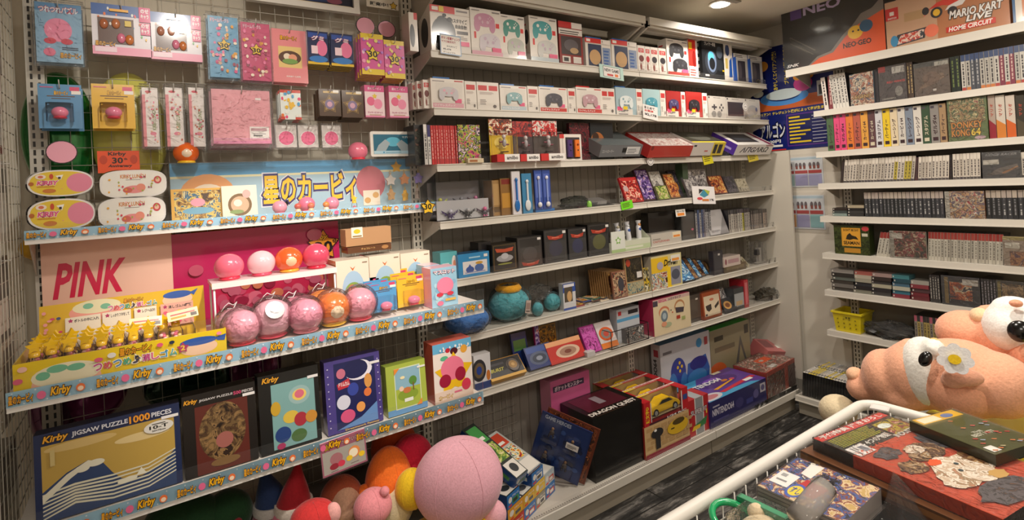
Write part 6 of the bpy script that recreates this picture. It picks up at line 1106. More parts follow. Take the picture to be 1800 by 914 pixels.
A('f', 385, 595, 310, z, FA-.016, .05, [('r', 0, 0, 1, 1, '#d0c48c'), ('r', 0, .5, .55, .95, '#e0b828'), ('r', .0, .0, .5, .5, pic('#c8b040,#5c7890,#d8d4c0,#a84830,#2c2c28', 45)), ('r', .5, 0, .64, .62, '#e8c420'), ('r', .62, .05, .95, .60, '#8c8c98'), ('e', .78, .36, .14, .16, '#4c5060'), ('t', 'Driven', .40, .66, .86, .86, '#1c1a18', None, .3), ('r', .64, .76, .96, .96, '#e0dcd0'), ('r', .68, .78, .92, .86, '#e09038'), ('e', .28, .7, .1, .12, '#a8a0b0')], '#b8b0a0', 'racing_box', 'yellow and white game box with bold black script lettering', 'game box', rz=0)
for i in range(6): leanp('f', 592+22*i, 690+24*i, 290+12*i, 'brown' if i % 2 else 'cool', ['brown bagged disc pack at the front of the heap', 'blue bagged disc pack in the heap', 'tan bagged disc pack in the heap', 'navy bagged disc pack near the heap middle', 'rust bagged disc pack behind the navy one', 'slate bagged disc pack at the heap end'][i], '#2c2624', lean=38, Y=FA-.012+.012*i, t=.006, name='disc_pack', cat='disc pack')
A('f', 815, 882, 282, z, FA+.0, .03, [('r', 0, 0, 1, 1, '#38343a'), ('r', .1, .1, .9, .9, '#48464a'), ('r', .5, .8, .7, .88, '#d0ccc8')], '#38343a', 'game_box', 'small charcoal box beside the stacked pale boxes', 'game box')
A('f', 888, 1040, 370, z, FA-.006, .08, [('r', 0, 0, 1, 1, '#6c5c48'), ('r', .1, .3, .9, .7, '#8c7c60')], '#6c5c48', 'cartridge_box', 'tan flat box at the foot of the small stack', 'box')
zz_ = solZ(px('f', 0, 375)[1], 2.0, FA)
A('f', 885, 1000, 318, zz_, FA-.008, .08, [('r', 0, 0, 1, 1, '#c8b8b0'), ('e', .12, .5, .06, .3, '#8c5860'), ('r', .25, .3, .9, .7, '#b08c90')], '#c8b8b0', 'cartridge_box', 'pinkish white flat box on top of the small stack', 'box')
tag(MB().box(0, .10, 0, .07, 0, .022, '#b8b098').art([('r', .1, .2, .8, .8, '#8c8468')], .10, .022).build('cartridge_box', loc=(solX(px('f', 1010, 0)[0], FA, z), FA+.005, z+.058), rot=(0, rad(38), 0)), 'cream flat box leaning down against the small stack', 'box')
x_ = solX(px('f', 1150, 0)[0], FA+.02, z)
o = tag(MB().box(-.012, .014, 0, .02, 0, .10, '#c8c4c0').box(-.035, -.005, -.002, .02, .055, .09, '#28262a').box(-.02, .04, -.002, .03, 0, .006, '#d0ccc8').box(.03, .055, .01, .03, 0, .13, '#787470').build('bagged_stand', loc=(x_, FA+.03, z+.001)), 'white plastic stand sealed in a clear bag at the row end', 'stand')
MB().box(-.05, .06, -.012, .045, -.001, .14, 'D').build('clear_bag', o)
# row 7
z = AZ[6]
FR['5'] = (740, 500, 4.155)
def sp(fr, x0, x1, yt, c, label, items, Y=None, lean=0, t=.04, **k): return A(fr, x0, x1, yt, z, FA if Y is None else Y, t, items, c, 'spinning_top_box', label, 'toy box', lean=lean, **k)
sp('5', 395, 515, 510, '#d8d4d4', 'white spinning-top box with a dark blue dial beside the white toy carton', [('r', 0, 0, 1, 1, '#d8d8dc'), ('r', 0, 0, 1, .2, '#3c5090'), ('e', .30, .55, .42, .32, '#34343c'), ('e', .30, .55, .30, .22, '#6c5c48'), ('e', .30, .55, .16, .12, '#2c4490'), ('e', .84, .36, .12, .15, '#c87838')], Y=FA-.012)
A('5', 520, 775, 560, z, FA-.022, .03, [('r', 0, 0, 1, 1, '#c89830'), ('r', 0, .5, 1, 1, '#a87820')], '#c89830', 'spinning_top_box', 'black and gold spinning-top box leaning back with a clear round window', 'toy box', lean=45, h=.09, topart=None, parts=lambda o, w, h, t: (MB().box(.003, w-.003, -.0006, 0, .012, h-.003, '#1c1a1c').art([('t', 'BURST', .06, .3, .46, .5, '#b8b048', None, .3), ('r', .1, .66, .5, .8, '#3c3a40'), ('e', .74, .5, .19, .38, '#5c5450'), ('e', .74, .5, .12, .24, '#a07c48'), ('e', .74, .5, .05, .10, '#c8a060')], w-.006, h-.015, o=(.003, -.0006, .012)).build('front_panel', o), MB().sph(w*.74, -.002, h*.52, w*.16, .014, h*.36, 'C', seg=20, ring=10).build('clear_dome', o)) and None)
sp('5', 690, 800, 360, '#1c3478', 'navy spinning-top pack with green lettering at the back', [('r', 0, 0, 1, 1, '#1c3478'), ('r', .1, .5, .9, .8, '#5c8c48'), ('e', .5, .3, .3, .2, '#2c4898')], Y=FA+.07, lean=10, t=.01)
A('g', 345, 462, 105, z, FA-.0, .02, [('r', 0, 0, 1, 1, '#1c3070'), ('r', .05, .7, .95, .95, '#2c4c98'), ('e', .45, .42, .36, .30, '#4c5878'), ('e', .45, .42, .26, .2, '#28344c'), ('e', .45, .42, .12, .1, '#8c94a8')], '#1c3070', 'spinning_top_pack', 'dark blue spinning-top blister leaning beside the gold one', 'toy pack', lean=32, h=.10)
leanp('g', 385, 470, 30, '#c88c28,#8c5c20,#3c2c20,#d8a850', 'golden pack standing behind the blue spinning-top blister', '#8c6428', Y=FA+.075, lean=5)
leanp('g', 375, 395, 25, 'purple', 'purple striped narrow pack behind the spinning tops', '#a8286c', Y=FA+.06, lean=5)
A('g', 440, 596, 72, z, FA-.004, .012, [('r', 0, 0, 1, 1, '#c03028'), ('r', 0, .78, 1, 1, '#e8a878'), ('e', .55, .42, .34, .28, '#d8b8a0'), ('e', .55, .42, .24, .2, '#a8806c'), ('e', .55, .42, .1, .09, '#7c4438')], '#c03028', 'spinning_top_pack', 'red and cream spinning-top pack with a round clear dome', 'toy pack', lean=30, h=.10)
tag(MB().box(0, .05, 0, .04, 0, .022, 'M#c8c4c4').build('price_gun', loc=(solX(px('g', 600, 0)[0], FA-.02, z), FA-.022, z+.001)), 'small pale grey plastic holder at the shelf edge', 'holder')
for (x0, x1, c, l) in ((605, 668, '#b83c98', 'magenta patterned pack leaning beside the red one'), (672, 745, '#d8d0d0', 'white and orange dial pack leaning beside the magenta one')):
    A('g', x0, x1, -5, z, FA-.0, .014, [('r', 0, 0, 1, 1, c)]+([('e', .5, .52, .42, .26, '#d85c28'), ('e', .5, .52, .3, .18, '#8c8480'), ('e', .5, .52, .16, .1, '#c85040'), ('r', 0, 0, 1, .2, '#e07c2c')] if c == '#d8d0d0' else [('r', .05, .05, .95, .95, pic('#a8308c,#d060b8,#781c60', 71))]), c, 'spinning_top_pack', l, 'toy pack', lean=28, h=.13)
o = A('f', 145, 300, 680, z, FA+.03, .05, [('r', 0, 0, 1, 1, '#c8ccd4'), ('r', .0, .62, 1, .72, '#5ca0cc'), ('r', .06, .82, .2, .94, '#c83038'), ('r', .5, .8, .95, .92, '#28262c')], '#c8ccd4', 'hook_set_box', 'white and blue box behind the black framed display cage', 'box')
x0_ = solX(px('f', 100, 0)[0], FA-.02, z+.02); x1_ = solX(px('f', 358, 0)[0], FA-.02, z+.02); w_ = x1_-x0_
b = MB()
for zz in (.002, .085):
    b.tube([(0, 0, zz), (w_, 0, zz), (w_, .09, zz), (0, .09, zz)], .0022, 'V#141214', 4, closed=True)
for x in (0, w_*.45, w_): b.wire((x, 0, 0), (x, 0, .085), .0022, 'V#141214')
for x in (0, w_): b.wire((x, .09, 0), (x, .09, .085), .0022, 'V#141214')
o = tag(b.build('display_cage', loc=(x0_, FA-.02, z+.001)), 'black wire-framed clear cage holding a monochrome figure pack', 'display case')
MB().box(.002, w_-.002, .001, .002, .002, .083, 'C').build('clear_front', o)
tag(MB().box(0, w_*.5, 0, .03, 0, .07, '#504c4c').art([('r', .03, .03, .97, .97, pic('#e0dcd8,#28262a,#8c8884,#b85030', 77))], w_*.5, .07).build('figure_pack', loc=(x0_+w_*.46, FA-.0, z+.002)), 'black and white figure pack inside the wire-framed cage', 'figure pack')
A('f', 400, 655, 600, z, FA-.022, .10, [('r', 0, 0, 1, 1, '#dccba8'), ('r', 0, .90, 1, 1, '#c8a8a0'), ('t', 'SEGA', .14, .90, .36, .98, '#c04870'), ('t', 'メガドライブ', .40, .90, .75, .98, '#504848'), ('r', .0, .82, .12, .97, '#48404c'), ('e', .28, .62, .14, .16, '#c87858'), ('e', .28, .58, .12, .14, '#dccba8'), ('e', .28, .50, .09, .16, '#6c7c88'), ('e', .28, .50, .05, .09, '#a8b8c0'), ('e', .70, .68, .14, .18, '#b88458'), ('e', .70, .64, .12, .16, '#dccba8'), ('p', [(.58, .66), (.82, .62), (.80, .48), (.60, .50)], '#443c44'), ('e', .5, .55, .02, .02, '#c05838'), ('e', .46, .62, .015, .02, '#504840'), ('r', .60, .32, .70, .42, '#a83c28'), ('r', .74, .26, .84, .36, '#a0a868'), ('e', .36, .24, .10, .07, '#a8b090'), ('e', .26, .28, .07, .07, '#d89878')],
  '#dccba8', 'headphone_box', 'cream boxed headphone set with a deep pink side', 'accessory box', side='#b83058', top='#a83454')
A('f', 628, 735, 590, z, FA+.01, .05, [('r', 0, 0, 1, 1, '#48403c'), ('r', .1, .15, .9, .85, '#5c5048'), ('r', .6, .8, .75, .86, '#d0c8c0')], '#48403c', 'game_box', 'dark brown box between the cream and the orange-framed ones', 'game box')
A('f', 748, 872, 572, z, FA-.012, .05, [('r', 0, 0, 1, 1, '#a04c2c'), ('r', .07, .1, .93, .86, '#dccab0'), ('p', [(.14, .5), (.45, .54), (.46, .34), (.3, .26), (.18, .34)], '#3c3438'), ('p', [(.62, .42), (.9, .60), (.88, .46), (.66, .32)], '#3c3438'), ('e', .5, .70, .12, .05, '#c87860'), ('r', .1, .12, .2, .2, '#48404c')], '#a04c2c', 'adapter_box', 'orange-framed cream box picturing two dark connectors', 'accessory box', lean=4)
leanp('f', 870, 935, 545, 'grey', 'silver and black pack leaning beside the connector box', '#5c5c60', lean=20)
A('f', 900, 985, 610, z, FA-.012, .01, [('r', 0, 0, 1, 1, '#38383c'), ('e', .4, .5, .3, .28, '#c89858'), ('e', .4, .5, .18, .16, '#7c4c30')], '#38383c', 'disc_pack', 'dark pack with a golden ring leaning low near the row end', 'disc pack', lean=30)
A('f', 958, 1030, 540, z, FA+.0, .06, [('r', 0, 0, 1, 1, '#3c4044'), ('r', .05, .15, .95, .75, '#a8acb0'), ('r', .2, .2, .8, .4, '#c8a880')], '#3c4044', 'game_box', 'grey and white box beside the thin red case', 'game box')
A('f', 1032, 1060, 485, z, FA-.004, .10, [('r', 0, 0, 1, 1, '#b82c38'), ('r', .2, .1, .8, .9, '#d07078')], '#b82c38', 'game_case', 'thin bright red case standing alone near the end of the seventh row', 'game case')
x_ = solX(px('f', 1180, 0)[0], FA+.02, z)
crumple('cable_bag', x_, FA+.03, z+.001, .085, .045, .035, 'V#3c3830', 'dark bagged bundle of cables heaped at the end of the seventh row', seed=9, amp=.4)
crumple('clear_bag', solX(px('f', 1290, 0)[0], FA-.03, z)-.015, FA+.01, z+.002, .04, .03, .03, 'D', 'clear bag end poking past the shelf corner', seed=11)
# shelf talkers and tags clipped on lips
def talker(fr, x0, y0, x1, y1, c, items, label, rot=0, name='price_tag', Y=AY-.012):
    X0, X1, zt, zb = rectY(fr, x0, y0, x1, y1, Y)
    return tag(MB().box(-(X1-X0)/2, (X1-X0)/2, 0, .0015, -(zt-zb)/2, (zt-zb)/2, c).art(items, X1-X0, zt-zb, o=(-(X1-X0)/2, 0, -(zt-zb)/2)).build(name, loc=((X0+X1)/2, Y, (zt+zb)/2), rot=(rad(-6), rad(rot), 0)), label, 'price tag')
talker('a', 243, 232, 382, 370, '#e4e0dc', [('r', 0, 0, 1, 1, '#88a8cc'), ('r', .04, .05, .96, .95, '#ece6de'), ('t', 'ボタン配置チェンジ', .06, .74, .96, .88, '#a82c3c'), ('t', 'マクロ設定可能', .06, .58, .74, .70, '#a82c3c'), ('t', 'カスタマイズ', .3, .36, .8, .46, '#28242a'), ('t', '¥5,478', .12, .20, .5, .30, '#28242a'), ('t', 'ゲームソフト', .12, .06, .7, .15, '#605854')], 'handwritten blue-edged card with dark red lettering on the top shelf lip', rot=3)
talker('b', 92, 440, 250, 530, '#c8dcd8', [('r', .0, .0, 1, 1, '#b8d8d0'), ('r', .14, .1, .86, .9, '#34343a'), ('r', .16, .13, .84, .87, '#e8e4e0'), ('t', 'NEW GAME', .2, .5, .8, .75, '#34303a'), ('r', .3, .2, .55, .35, '#c84848'), ('r', .62, .2, .76, .4, '#e07838')], 'console-shaped mint green price card on the top shelf lip', rot=4)
talker('b', 382, 705, 480, 800, '#e4e0dc', [('t', 'まとめて', .1, .7, .8, .9, '#38343c'), ('t', 'お買得', .1, .5, .7, .66, '#c83c38'), ('t', '¥2,178', .1, .2, .9, .4, '#38343c')], 'small white tilted price card on the second shelf lip', rot=8)
talker('d', 765, 582, 945, 725, '#e0dcdc', [('p', [(.3, .5), (.5, .36), (.72, .52), (.52, .84)], '#3c88a0'), ('p', [(.28, .55), (.5, .8), (.3, .85)], '#28262a'), ('p', [(.5, .84), (.78, .74), (.7, .5)], '#a8b048'), ('e', .3, .3, .12, .08, '#c83c48'), ('r', .4, .16, .7, .28, '#c87838'), ('t', '1%', .74, .18, .92, .3, '#28262a')], 'white square art card with a blue gem picture hanging on the fourth shelf', rot=4)
for (x0, y0, x1, y1, c, l) in ((848, 305, 925, 405, '#e8e020', 'bright yellow price note, nearer one on the third shelf'), (1210, 305, 1290, 382, '#e8d420', 'bright yellow price note under the purple console box'), (192, 700, 285, 765, '#70d820', 'lime green price note on the fourth shelf lip')):
    talker('d', x0, y0, x1, y1, c, lines(.1, .25, .9, .85, 4, '#5c5c20', 3), l, rot=-6)
talker('d', 630, 768, 708, 825, '#e0dcd4', [('t', 'セール', .1, .6, .9, .85, '#504848'), ('r', .15, .12, .85, .5, '#e08838')], 'cream and orange price label hanging over the dark boxes of the fifth row', Y=AY)
for (f, x, y, rx, ry, l) in (('d', 425, 375, 42, 38, 'on the third shelf lip'), ('b', 1065, 715, 28, 32, 'in front of the grey second row boxes')):
    p_ = ppx(f, x, y, AY-.014); r_ = rx/FR[f][2]/(F_/(p_-CAM).dot(_f)); tag(MB().lathe([(r_, 0), (r_, .002)], '#e8e4e0', Matrix.Rotation(pi/2, 4, 'X')).art([('e', 0, 0, r_*.8, r_*.8, '#605c60'), ('e', 0, 0, r_*.7, r_*.7, '#e8e4e0'), ('r', -r_*.4, -r_*.1, r_*.4, r_*.1, '#8c8888')], 1, 1, o=(0, -.0022, 0)).build('round_tag', loc=p_), 'white round security tag '+l, 'tag')
# ---------------- base deck goods ----------------
zd = DZ+.001
def deckbox(f, pts, Y, t, items, c, name, label, cat, z0=None, top=None, side=None, topart=None, sideart=None, parts=None, rz=0, lean=0):
    """front face from its lower left (xl, yl) to lower right column xr and top row yt read at the left edge"""
    xl, xr, yt = pts; z0 = zd if z0 is None else z0
    X0, X1 = solX(px(f, xl, 0)[0], Y, z0), solX(px(f, xr, 0)[0], Y, z0); w_ = X1-X0; h_ = solZ(px(f, 0, yt)[1], X0, Y)-z0
    b = MB().box(0, w_, 0, t, 0, h_, c, top=top, side=side).art(items, w_, h_)
    if topart: b.art(topart, w_, t, face='top', o=(0, 0, h_))
    if sideart: b.art(sideart, t, h_, face='left')
    o = tag(b.build(name, loc=(X0, Y, z0+.0005), rot=(rad(-lean), 0, rad(rz))), label, cat)
    if parts: parts(o, w_, h_, t)
    return o, w_, h_
# black game box
def dqwin(o, w, h, t):
    MB().box(w*.10, w*.88, t*.24, t*.94, h, h+.0006, '#4c1424').box(w*.42, w*.56, t*.42, t*.78, h+.0006, h+.0012, '#8c8088').build('top_window', o)
o, w_, h_ = deckbox('g', (640, 862, 455), DY+.035, .22, [('r', 0, 0, 1, 1, '#0c0b0c'), ('r', .03, .03, .97, .94, '#0a090a')], '#0c0b0c', 'game_box', 'big black cube-like game box with white block lettering along its top edge', 'game box',
    topart=[('t', 'DRAGON QUEST', .03, .03, .95, .19, '#e8e0d8'), ('r', .1, -.0, .7, .01, '#5c3c28')], sideart=[('v', 'QUEST', .02, .05, .30, .72, '#a8a4a0')], parts=dqwin)
# transparent figure blisters leaning to its left
def blis(o, w, h, t):
    for (x0, z0, x1, z1) in ((.12, .52, .45, .9), (.55, .5, .85, .78), (.12, .1, .42, .42), (.5, .06, .85, .42)):
        MB().rbox(w*(x1-x0), h*(z1-z0), .018, .01, 'C', M=Matrix.Translation((w*(x0+x1)/2, -.0, h*(z0+z1)/2)) @ Matrix.Rotation(pi/2, 4, 'X')).build('clear_blister', o)
        b = MB(); cx, cz = w*(x0+x1)/2, h*(z0+z1)/2
        b.sph(cx, -.006, cz, w*.05, .005, h*.05, 'V#5c5450', seg=10, ring=8).sph(cx, -.006, cz+h*.07, w*.03, .005, h*.03, 'V#8c6c50', seg=10, ring=8).sph(cx-w*.04, -.006, cz-h*.06, w*.02, .004, h*.04, 'V#3c3c48', seg=8, ring=6).sph(cx+w*.04, -.006, cz-h*.06, w*.02, .004, h*.04, 'V#3c3c48', seg=8, ring=6)
        b.build('small_figure', o)
    MB().box(w*.60, w*.84, -.021, -.0195, h*.60, h*.70, '#e0dcd8').art(lines(.1, .2, .9, .8, 3, '#706c68'), w*.24, h*.10, o=(w*.60, -.021, h*.60)).build('price_label', o)
bm = Matrix.Translation((.400, -.118, .206)) @ Matrix.Rotation(rad(-54), 4, 'Z') @ Matrix.Rotation(rad(19), 4, 'Y')
b_ = MB().box(0, .24, 0, .006, 0, .26, '#6c3420').art([('r', .04, .03, .96, .97, pic('#6c3420,#8c4c2c,#3c241c,#b86c40', 81))], .24, .26)
q_ = tag(b_.build('figure_blister_pack'), 'orange-brown figure blister pack leaning against the big black box', 'figure pack'); q_.matrix_world = bm @ Matrix.Translation((.018, .020, .006))
o = tag(MB().box(0, .232, 0, .006, 0, .25, '#1c2c5c').art([('r', .03, .03, .97, .97, '#203468'), ('t', 'GAME HEROES', .08, .90, .6, .97, '#a8b0c0')]+dots(['#28407c', '#182448', '#34508c'], 24, .06, 6, .7), .232, .25).build('figure_blister_pack'), 'dark blue blister pack of four small figures with a white price label', 'figure pack')
o.matrix_world = bm
blis(o, .232, .25, .006)
# pink box with a black window
def pkw(o, w, h, t): MB().box(w*.30, w*.96, -.001, 0, h*.1, h*.55, '#14161a').art([('e', .6, .6, .18, .3, '#1c6c60'), ('r', .1, .7, .3, .76, '#d0ccd0')], w*.66, h*.45, o=(w*.30, -.001, h*.1)).build('window_recess', o)
deckbox('g', (452, 628, 290), -.10, .08, [('r', 0, 0, 1, 1, '#c05888'), ('r', .06, .86, .85, .93, '#3c2c48'), ('t', 'ポケットモンスター', .1, .865, .8, .925, '#e0c8d4')], '#c86890', 'pink_box', 'pink box with a black window standing behind the big black game box', 'box', parts=pkw, top='#d080a0', side='#d88ca8')
# toy train boxes: long boxes stacked with their ends to the aisle
def train(x, z0, L, w, h, label, pal, endc='#2470b8', side='#1c4c94', rz=0, y=None):
    y = DY+.012 if y is None else y
    b = MB().box(0, w, 0, L, 0, h, endc, side=side).art([('r', 0, 0, 1, 1, endc), ('e', .24, .55, .14, .22, '#e8e0d8'), ('t', 'プラレール', .40, .62, .92, .80, '#f0ece4'), ('r', .4, .15, .9, .55, pal[0]), ('r', .45, .2, .8, .45, pal[1]), ('r', .08, .08, .34, .22, '#d83830')], w, h)
    b.art([('r', 0, 0, 1, 1, pal[2]), ('r', .05, .02, .95, .26, '#e8e4dc'), ('e', .5, .15, .26, .07, pal[1]), ('r', .1, .3, .9, .62, pic(pal[3], 90+int(x*100) % 9)), ('r', .1, .66, .9, .95, pal[0]), ('r', .3, .70, .7, .76, '#e8e4dc')], w, L, face='top', o=(0, 0, h))
    b.art([('r', 0, .1, 1, .9, side), ('r', .05, .2, .5, .7, '#d8d4cc'), ('r', .6, .3, .9, .6, pal[0])], L, h, face='left')
    return tag(b.build('toy_train_box', loc=(x, y, z0), rot=(0, 0, rz)), label, 'toy box')
def tx(fr, x, z0): return solX(px(fr, x, 0)[0], DY+.012, z0)
cols = dict(a=('#48944c', '#303438', '#28302c', 'green'), b=('#e8b828', '#5c5c60', '#3c4044', 'dark'), c=('#c84830', '#e8e4dc', '#b8bcb8', 'multi'), d=('#e8e4dc', '#3c3c40', '#5c6c7c', 'cool'), e=('#e8c030', '#c8b898', '#d8d0c0', 'multi'))
W_ = .062; Hh = .052
xs = [tx('x', 1195, .17), tx('x', 1385, .17), tx('x', 1530, .17), tx('x', 1655, .17)]
xr_ = tx('x', 1775, .17)
xs.append(xr_); lv = [zd, zd+.052, zd+.104, zd+.156]
def wdt(i): return xs[i+1]-xs[i]-.001
train(xs[3], lv[0], .24, wdt(3), .05, 'blue toy train box at the foot of the stack next to the blue blister pack', cols['c'])
train(xs[2], lv[0], .24, wdt(2), .05, 'grey and yellow toy train box in the bottom layer, second from the blister pack', cols['d'], endc='#8c887c')
train(xs[1], lv[0], .24, wdt(1), .05, 'blue toy train box in the bottom layer, third from the blister pack', cols['c'])
train(xs[0], lv[0], .24, wdt(0), .05, 'red-cornered toy train box in the bottom layer beside the pink ball plush', cols['b'], endc='#c83c30')
train(xs[3], lv[1], .24, wdt(3), .05, 'white topped toy train box with barcode above the foot of the stack', cols['c'], endc='#b8c4cc')
train(xs[2], lv[1], .24, wdt(2), .05, 'yellow fronted toy train box in the second layer', cols['e'], endc='#e0b82c')
train(xs[1], lv[1], .24, wdt(1), .05, 'yellow and black toy train box in the second layer', cols['b'], endc='#d8a828')
train(xs[0], lv[1], .24, wdt(0), .05, 'orange-edged black toy train box in the second layer beside the pink plush', cols['b'], endc='#e09c28')
train(xs[2]-.02, lv[2], .23, wdt(2)+.01, .05, 'small blue toy train box in the third layer', cols['d'])
train(xs[0]+.0, lv[2], .27, .085, .05, 'blue toy train box in the third layer under the black topped one', cols['a'])
train(xs[0]+.045, lv[3], .30, .075, .05, 'topmost long toy train box with black top and green track picture', cols['a'], y=DY+.02)
train(xs[2]-.012, lv[3], .24, .095, .012, 'thin blue and multicoloured toy train pack lying on top beside the topmost box', cols['c'], y=DY+.07)
pv = Matrix.Translation((xs[2], DY+.05, 0)) @ Matrix.Rotation(rad(22), 4, 'Z') @ Matrix.Translation((-xs[2], -DY-.012, 0))
for o in [q for q in COL.objects if q.name.startswith('toy_train_box')]: o.matrix_world = pv @ (Matrix.Translation(o.location) @ o.rotation_euler.to_matrix().to_4x4())
for o in [q for q in COL.objects if q.get('label', '').startswith('topmost long toy train')]: o.matrix_world = Matrix.Translation((.165, -.35, .272)) @ Matrix.Rotation(rad(20), 4, 'Z') @ Matrix.Rotation(rad(25), 4, 'X')
for o in [q for q in COL.objects if q.get('label', '').startswith('thin blue and multi')]: o.matrix_world = Matrix.Translation((.248, -.33, .285)) @ Matrix.Rotation(rad(20), 4, 'Z') @ Matrix.Rotation(rad(20), 4, 'X')
# yellow car boxes
def carbox(f, xl, xr, yt, yb, Y, z0, label, lower=False, dep=.095):
    X0, X1 = solX(px(f, xl, 0)[0], Y, z0), solX(px(f, xr, 0)[0], Y, z0); w = X1-X0; h = solZ(px(f, 0, yt)[1], X0, Y)-z0
    if lower:
        it = [('r', 0, 0, 1, 1, '#c8a878')]+[('r', .04+.16*i+(.08 if j % 2 else 0), .25+.14*j, .17+.16*i+(.08 if j % 2 else 0), .36+.14*j, '#b89464') for i in range(6) for j in range(5)]+[('r', 0, 0, 1, .14, '#8c2438'), ('e', .72, .64, .24, .24, '#d8b028'), ('e', .74, .78, .14, .10, '#504018'), ('r', .56, .60, .64, .64, '#3c3018'), ('e', .26, .70, .13, .15, '#2a282a'), ('r', .22, .2, .32, .66, '#2a282a'), ('e', .22, .80, .03, .04, '#f0ece8')]
        b = MB().box(0, w, 0, dep, 0, h, '#a83028').art(it, w, h)
        return tag(b.build('car_toy_box', loc=(X0, Y, z0+.0005)), label, 'toy box')
    # open window on the front and top
    b = MB().box(0, w, .064, dep, 0, h*.98, '#a08458').box(w*.14, w*.86, .004, .064, h*.24, h*.26, '#c8b48c')
    b.box(0, w, 0, .02, 0, h*.12, '#b82028').box(0, w*.14, 0, .02, h*.12, h, '#b82028').box(w*.86, w, 0, .02, h*.12, h, '#b82028').box(0, w, dep*.74, dep, h*.98, h, '#c0242c').box(0, w*.14, .02, dep*.74, h*.98, h, '#c0242c').box(w*.86, w, .02, dep*.74, h*.98, h, '#c0242c')
    b.art([('r', .02, .86, .98, .97, '#e8e0d8'), ('t', 'ラジオコントロール', .1, .87, .9, .96, '#b82028'), ('e', .22, .80, .15, .10, '#e8c828'), ('r', .16, .76, .84, .78, '#e8e0d8')], w, dep, face='top', o=(0, 0, h))
    b.art([('v', '頭文字D', .03, .14, .11, .8, '#e8c828'), ('r', .1, .02, .9, .10, '#48202c'), ('t', '1/24 R/C', .5, .02, .95, .1, '#e8e4e0'), ('r', .14, .12, .16, .92, '#e8e4e0'), ('r', .84, .12, .86, .92, '#e8e4e0'), ('r', .88, .5, .98, .72, '#384c8c')], w, h)
    o = tag(b.build('car_toy_box', loc=(X0, Y, z0+.0005)), label, 'toy box')
    # sports car
    c = MB(); L = w*.68; cw = .055; prof = [(-.5, .10), (-.5, .24), (-.42, .32), (-.24, .34), (-.10, .50), (.16, .50), (.30, .34), (.46, .28), (.5, .18), (.48, .10)]
    P = [(x*L, z*L*.62) for x, z in prof]; n = len(P)
    vs = [(x, -cw/2+.004*(z > .25*L*.62), z) for x, z in P]+[(x, cw/2-.004*(z > .25*L*.62), z) for x, z in P]
    c.add(vs, [tuple(range(n)), tuple(range(2*n-1, n-1, -1))]+[(i, n+i, n+(i+1) % n, (i+1) % n) for i in range(n)], 'V#e8bc14')
    body = c.build('toy_car', o, loc=(w*.5, .028, h*.24)); body.location.y = .034; 
    g = MB()
    for s in (-1, 1):
        yy = s*(cw/2-.003)
        g.add([(x*L, yy+s*.0005, z*L*.62) for x, z in ((-.20, .35), (-.09, .47), (.14, .47), (.26, .35))], [(0, 1, 2, 3)], '#16181c')
    g.add([(x*L, y, z*L*.62+.0008) for x, y, z in ((.165, -.02, .50), (.165, .02, .50), (.30, .022, .345), (.30, -.022, .345))], [(0, 1, 2, 3)], '#16181c')
    g.build('car_windows', body)
    for x in (-.32, .32):
        for s in (-1, 1): MB().lathe([(L*.085, -.004), (L*.085, .004)], 'V#18181a', Matrix.Rotation(pi/2, 4, 'X')).lathe([(L*.05, -.005), (L*.05, .005)], 'M#a8a8a8', Matrix.Rotation(pi/2, 4, 'X')).build('wheel', body, loc=(x*L, s*(cw/2-.003), L*.07))
    MB().box(w*.14, w*.86, -.0008, 0, h*.12, h, 'C').build('clear_window', o)
    return o
zU = zd+.105
carbox('h', 195, 468, 750, 0, DY+.025, zd, 'lower car box printed with a yellow sports car and black remote handset', lower=True)
X_ = solX(px('h', 195, 0)[0], DY+.025, zd); zU = solZ(px('h', 0, 752)[1], X_, DY+.025)
for o in [q for q in COL.objects if q.name.startswith('car_toy_box')]: pass
for i, l in enumerate(('red window box with a yellow toy sports car, nearest the aisle on top', 'red window box with a yellow toy sports car, second row back', 'red window box with a yellow toy sports car, third row back', 'red window box with a yellow toy sports car, against the back panel')):
    Y = DY+.025+i*.088; z0 = zU
    X0 = X_; X1 = solX(px('h', 468, 0)[0], DY+.025, zd)
    # convert to columns at that depth so every row lines up in depth
    if i == 0:
        first = carbox('h', 188, 458, 598, 0, Y, z0, l, dep=.086)
    else: o = dup(first, (first.location.x, Y, first.location.z), label=l)
    if i: tag(MB().box(0, X1-X0, 0, .086, 0, zU-zd-.001, '#a83028').art([('r', .1, .1, .9, .8, '#c8a878')], X1-X0, zU-zd).build('car_toy_box', loc=(X0, Y, zd)), 'lower car box hidden behind the front one, %s row back' % ['', 'second', 'third', 'fourth'][i], 'toy box')
# red and grey model kit box
deckbox('h', (468, 590, 585), DY+.03, .10, [('r', 0, 0, 1, 1, '#b02428'), ('r', .34, 0, .70, 1, '#8c9094'), ('r', .30, 0, .34, 1, '#e0dcd8'), ('r', .70, 0, .74, 1, '#e0dcd8'), ('t', 'SUPER 97', .10, .56, .9, .70, '#c8c4c8', '#6c2830'), ('p', [(.2, .14), (.8, .2), (.9, .42), (.6, .34), (.25, .28)], '#3c7c48'), ('p', [(.1, .14), (.5, .16), (.55, .26), (.2, .26)], '#e0b828'), ('r', .84, .48, .9, .6, '#e0c040')], '#b02428', 'model_kit_box', 'red and grey striped kit box beside the yellow car boxes', 'toy box', topart=[('r', .34, 0, .70, 1, '#a8acb0')])
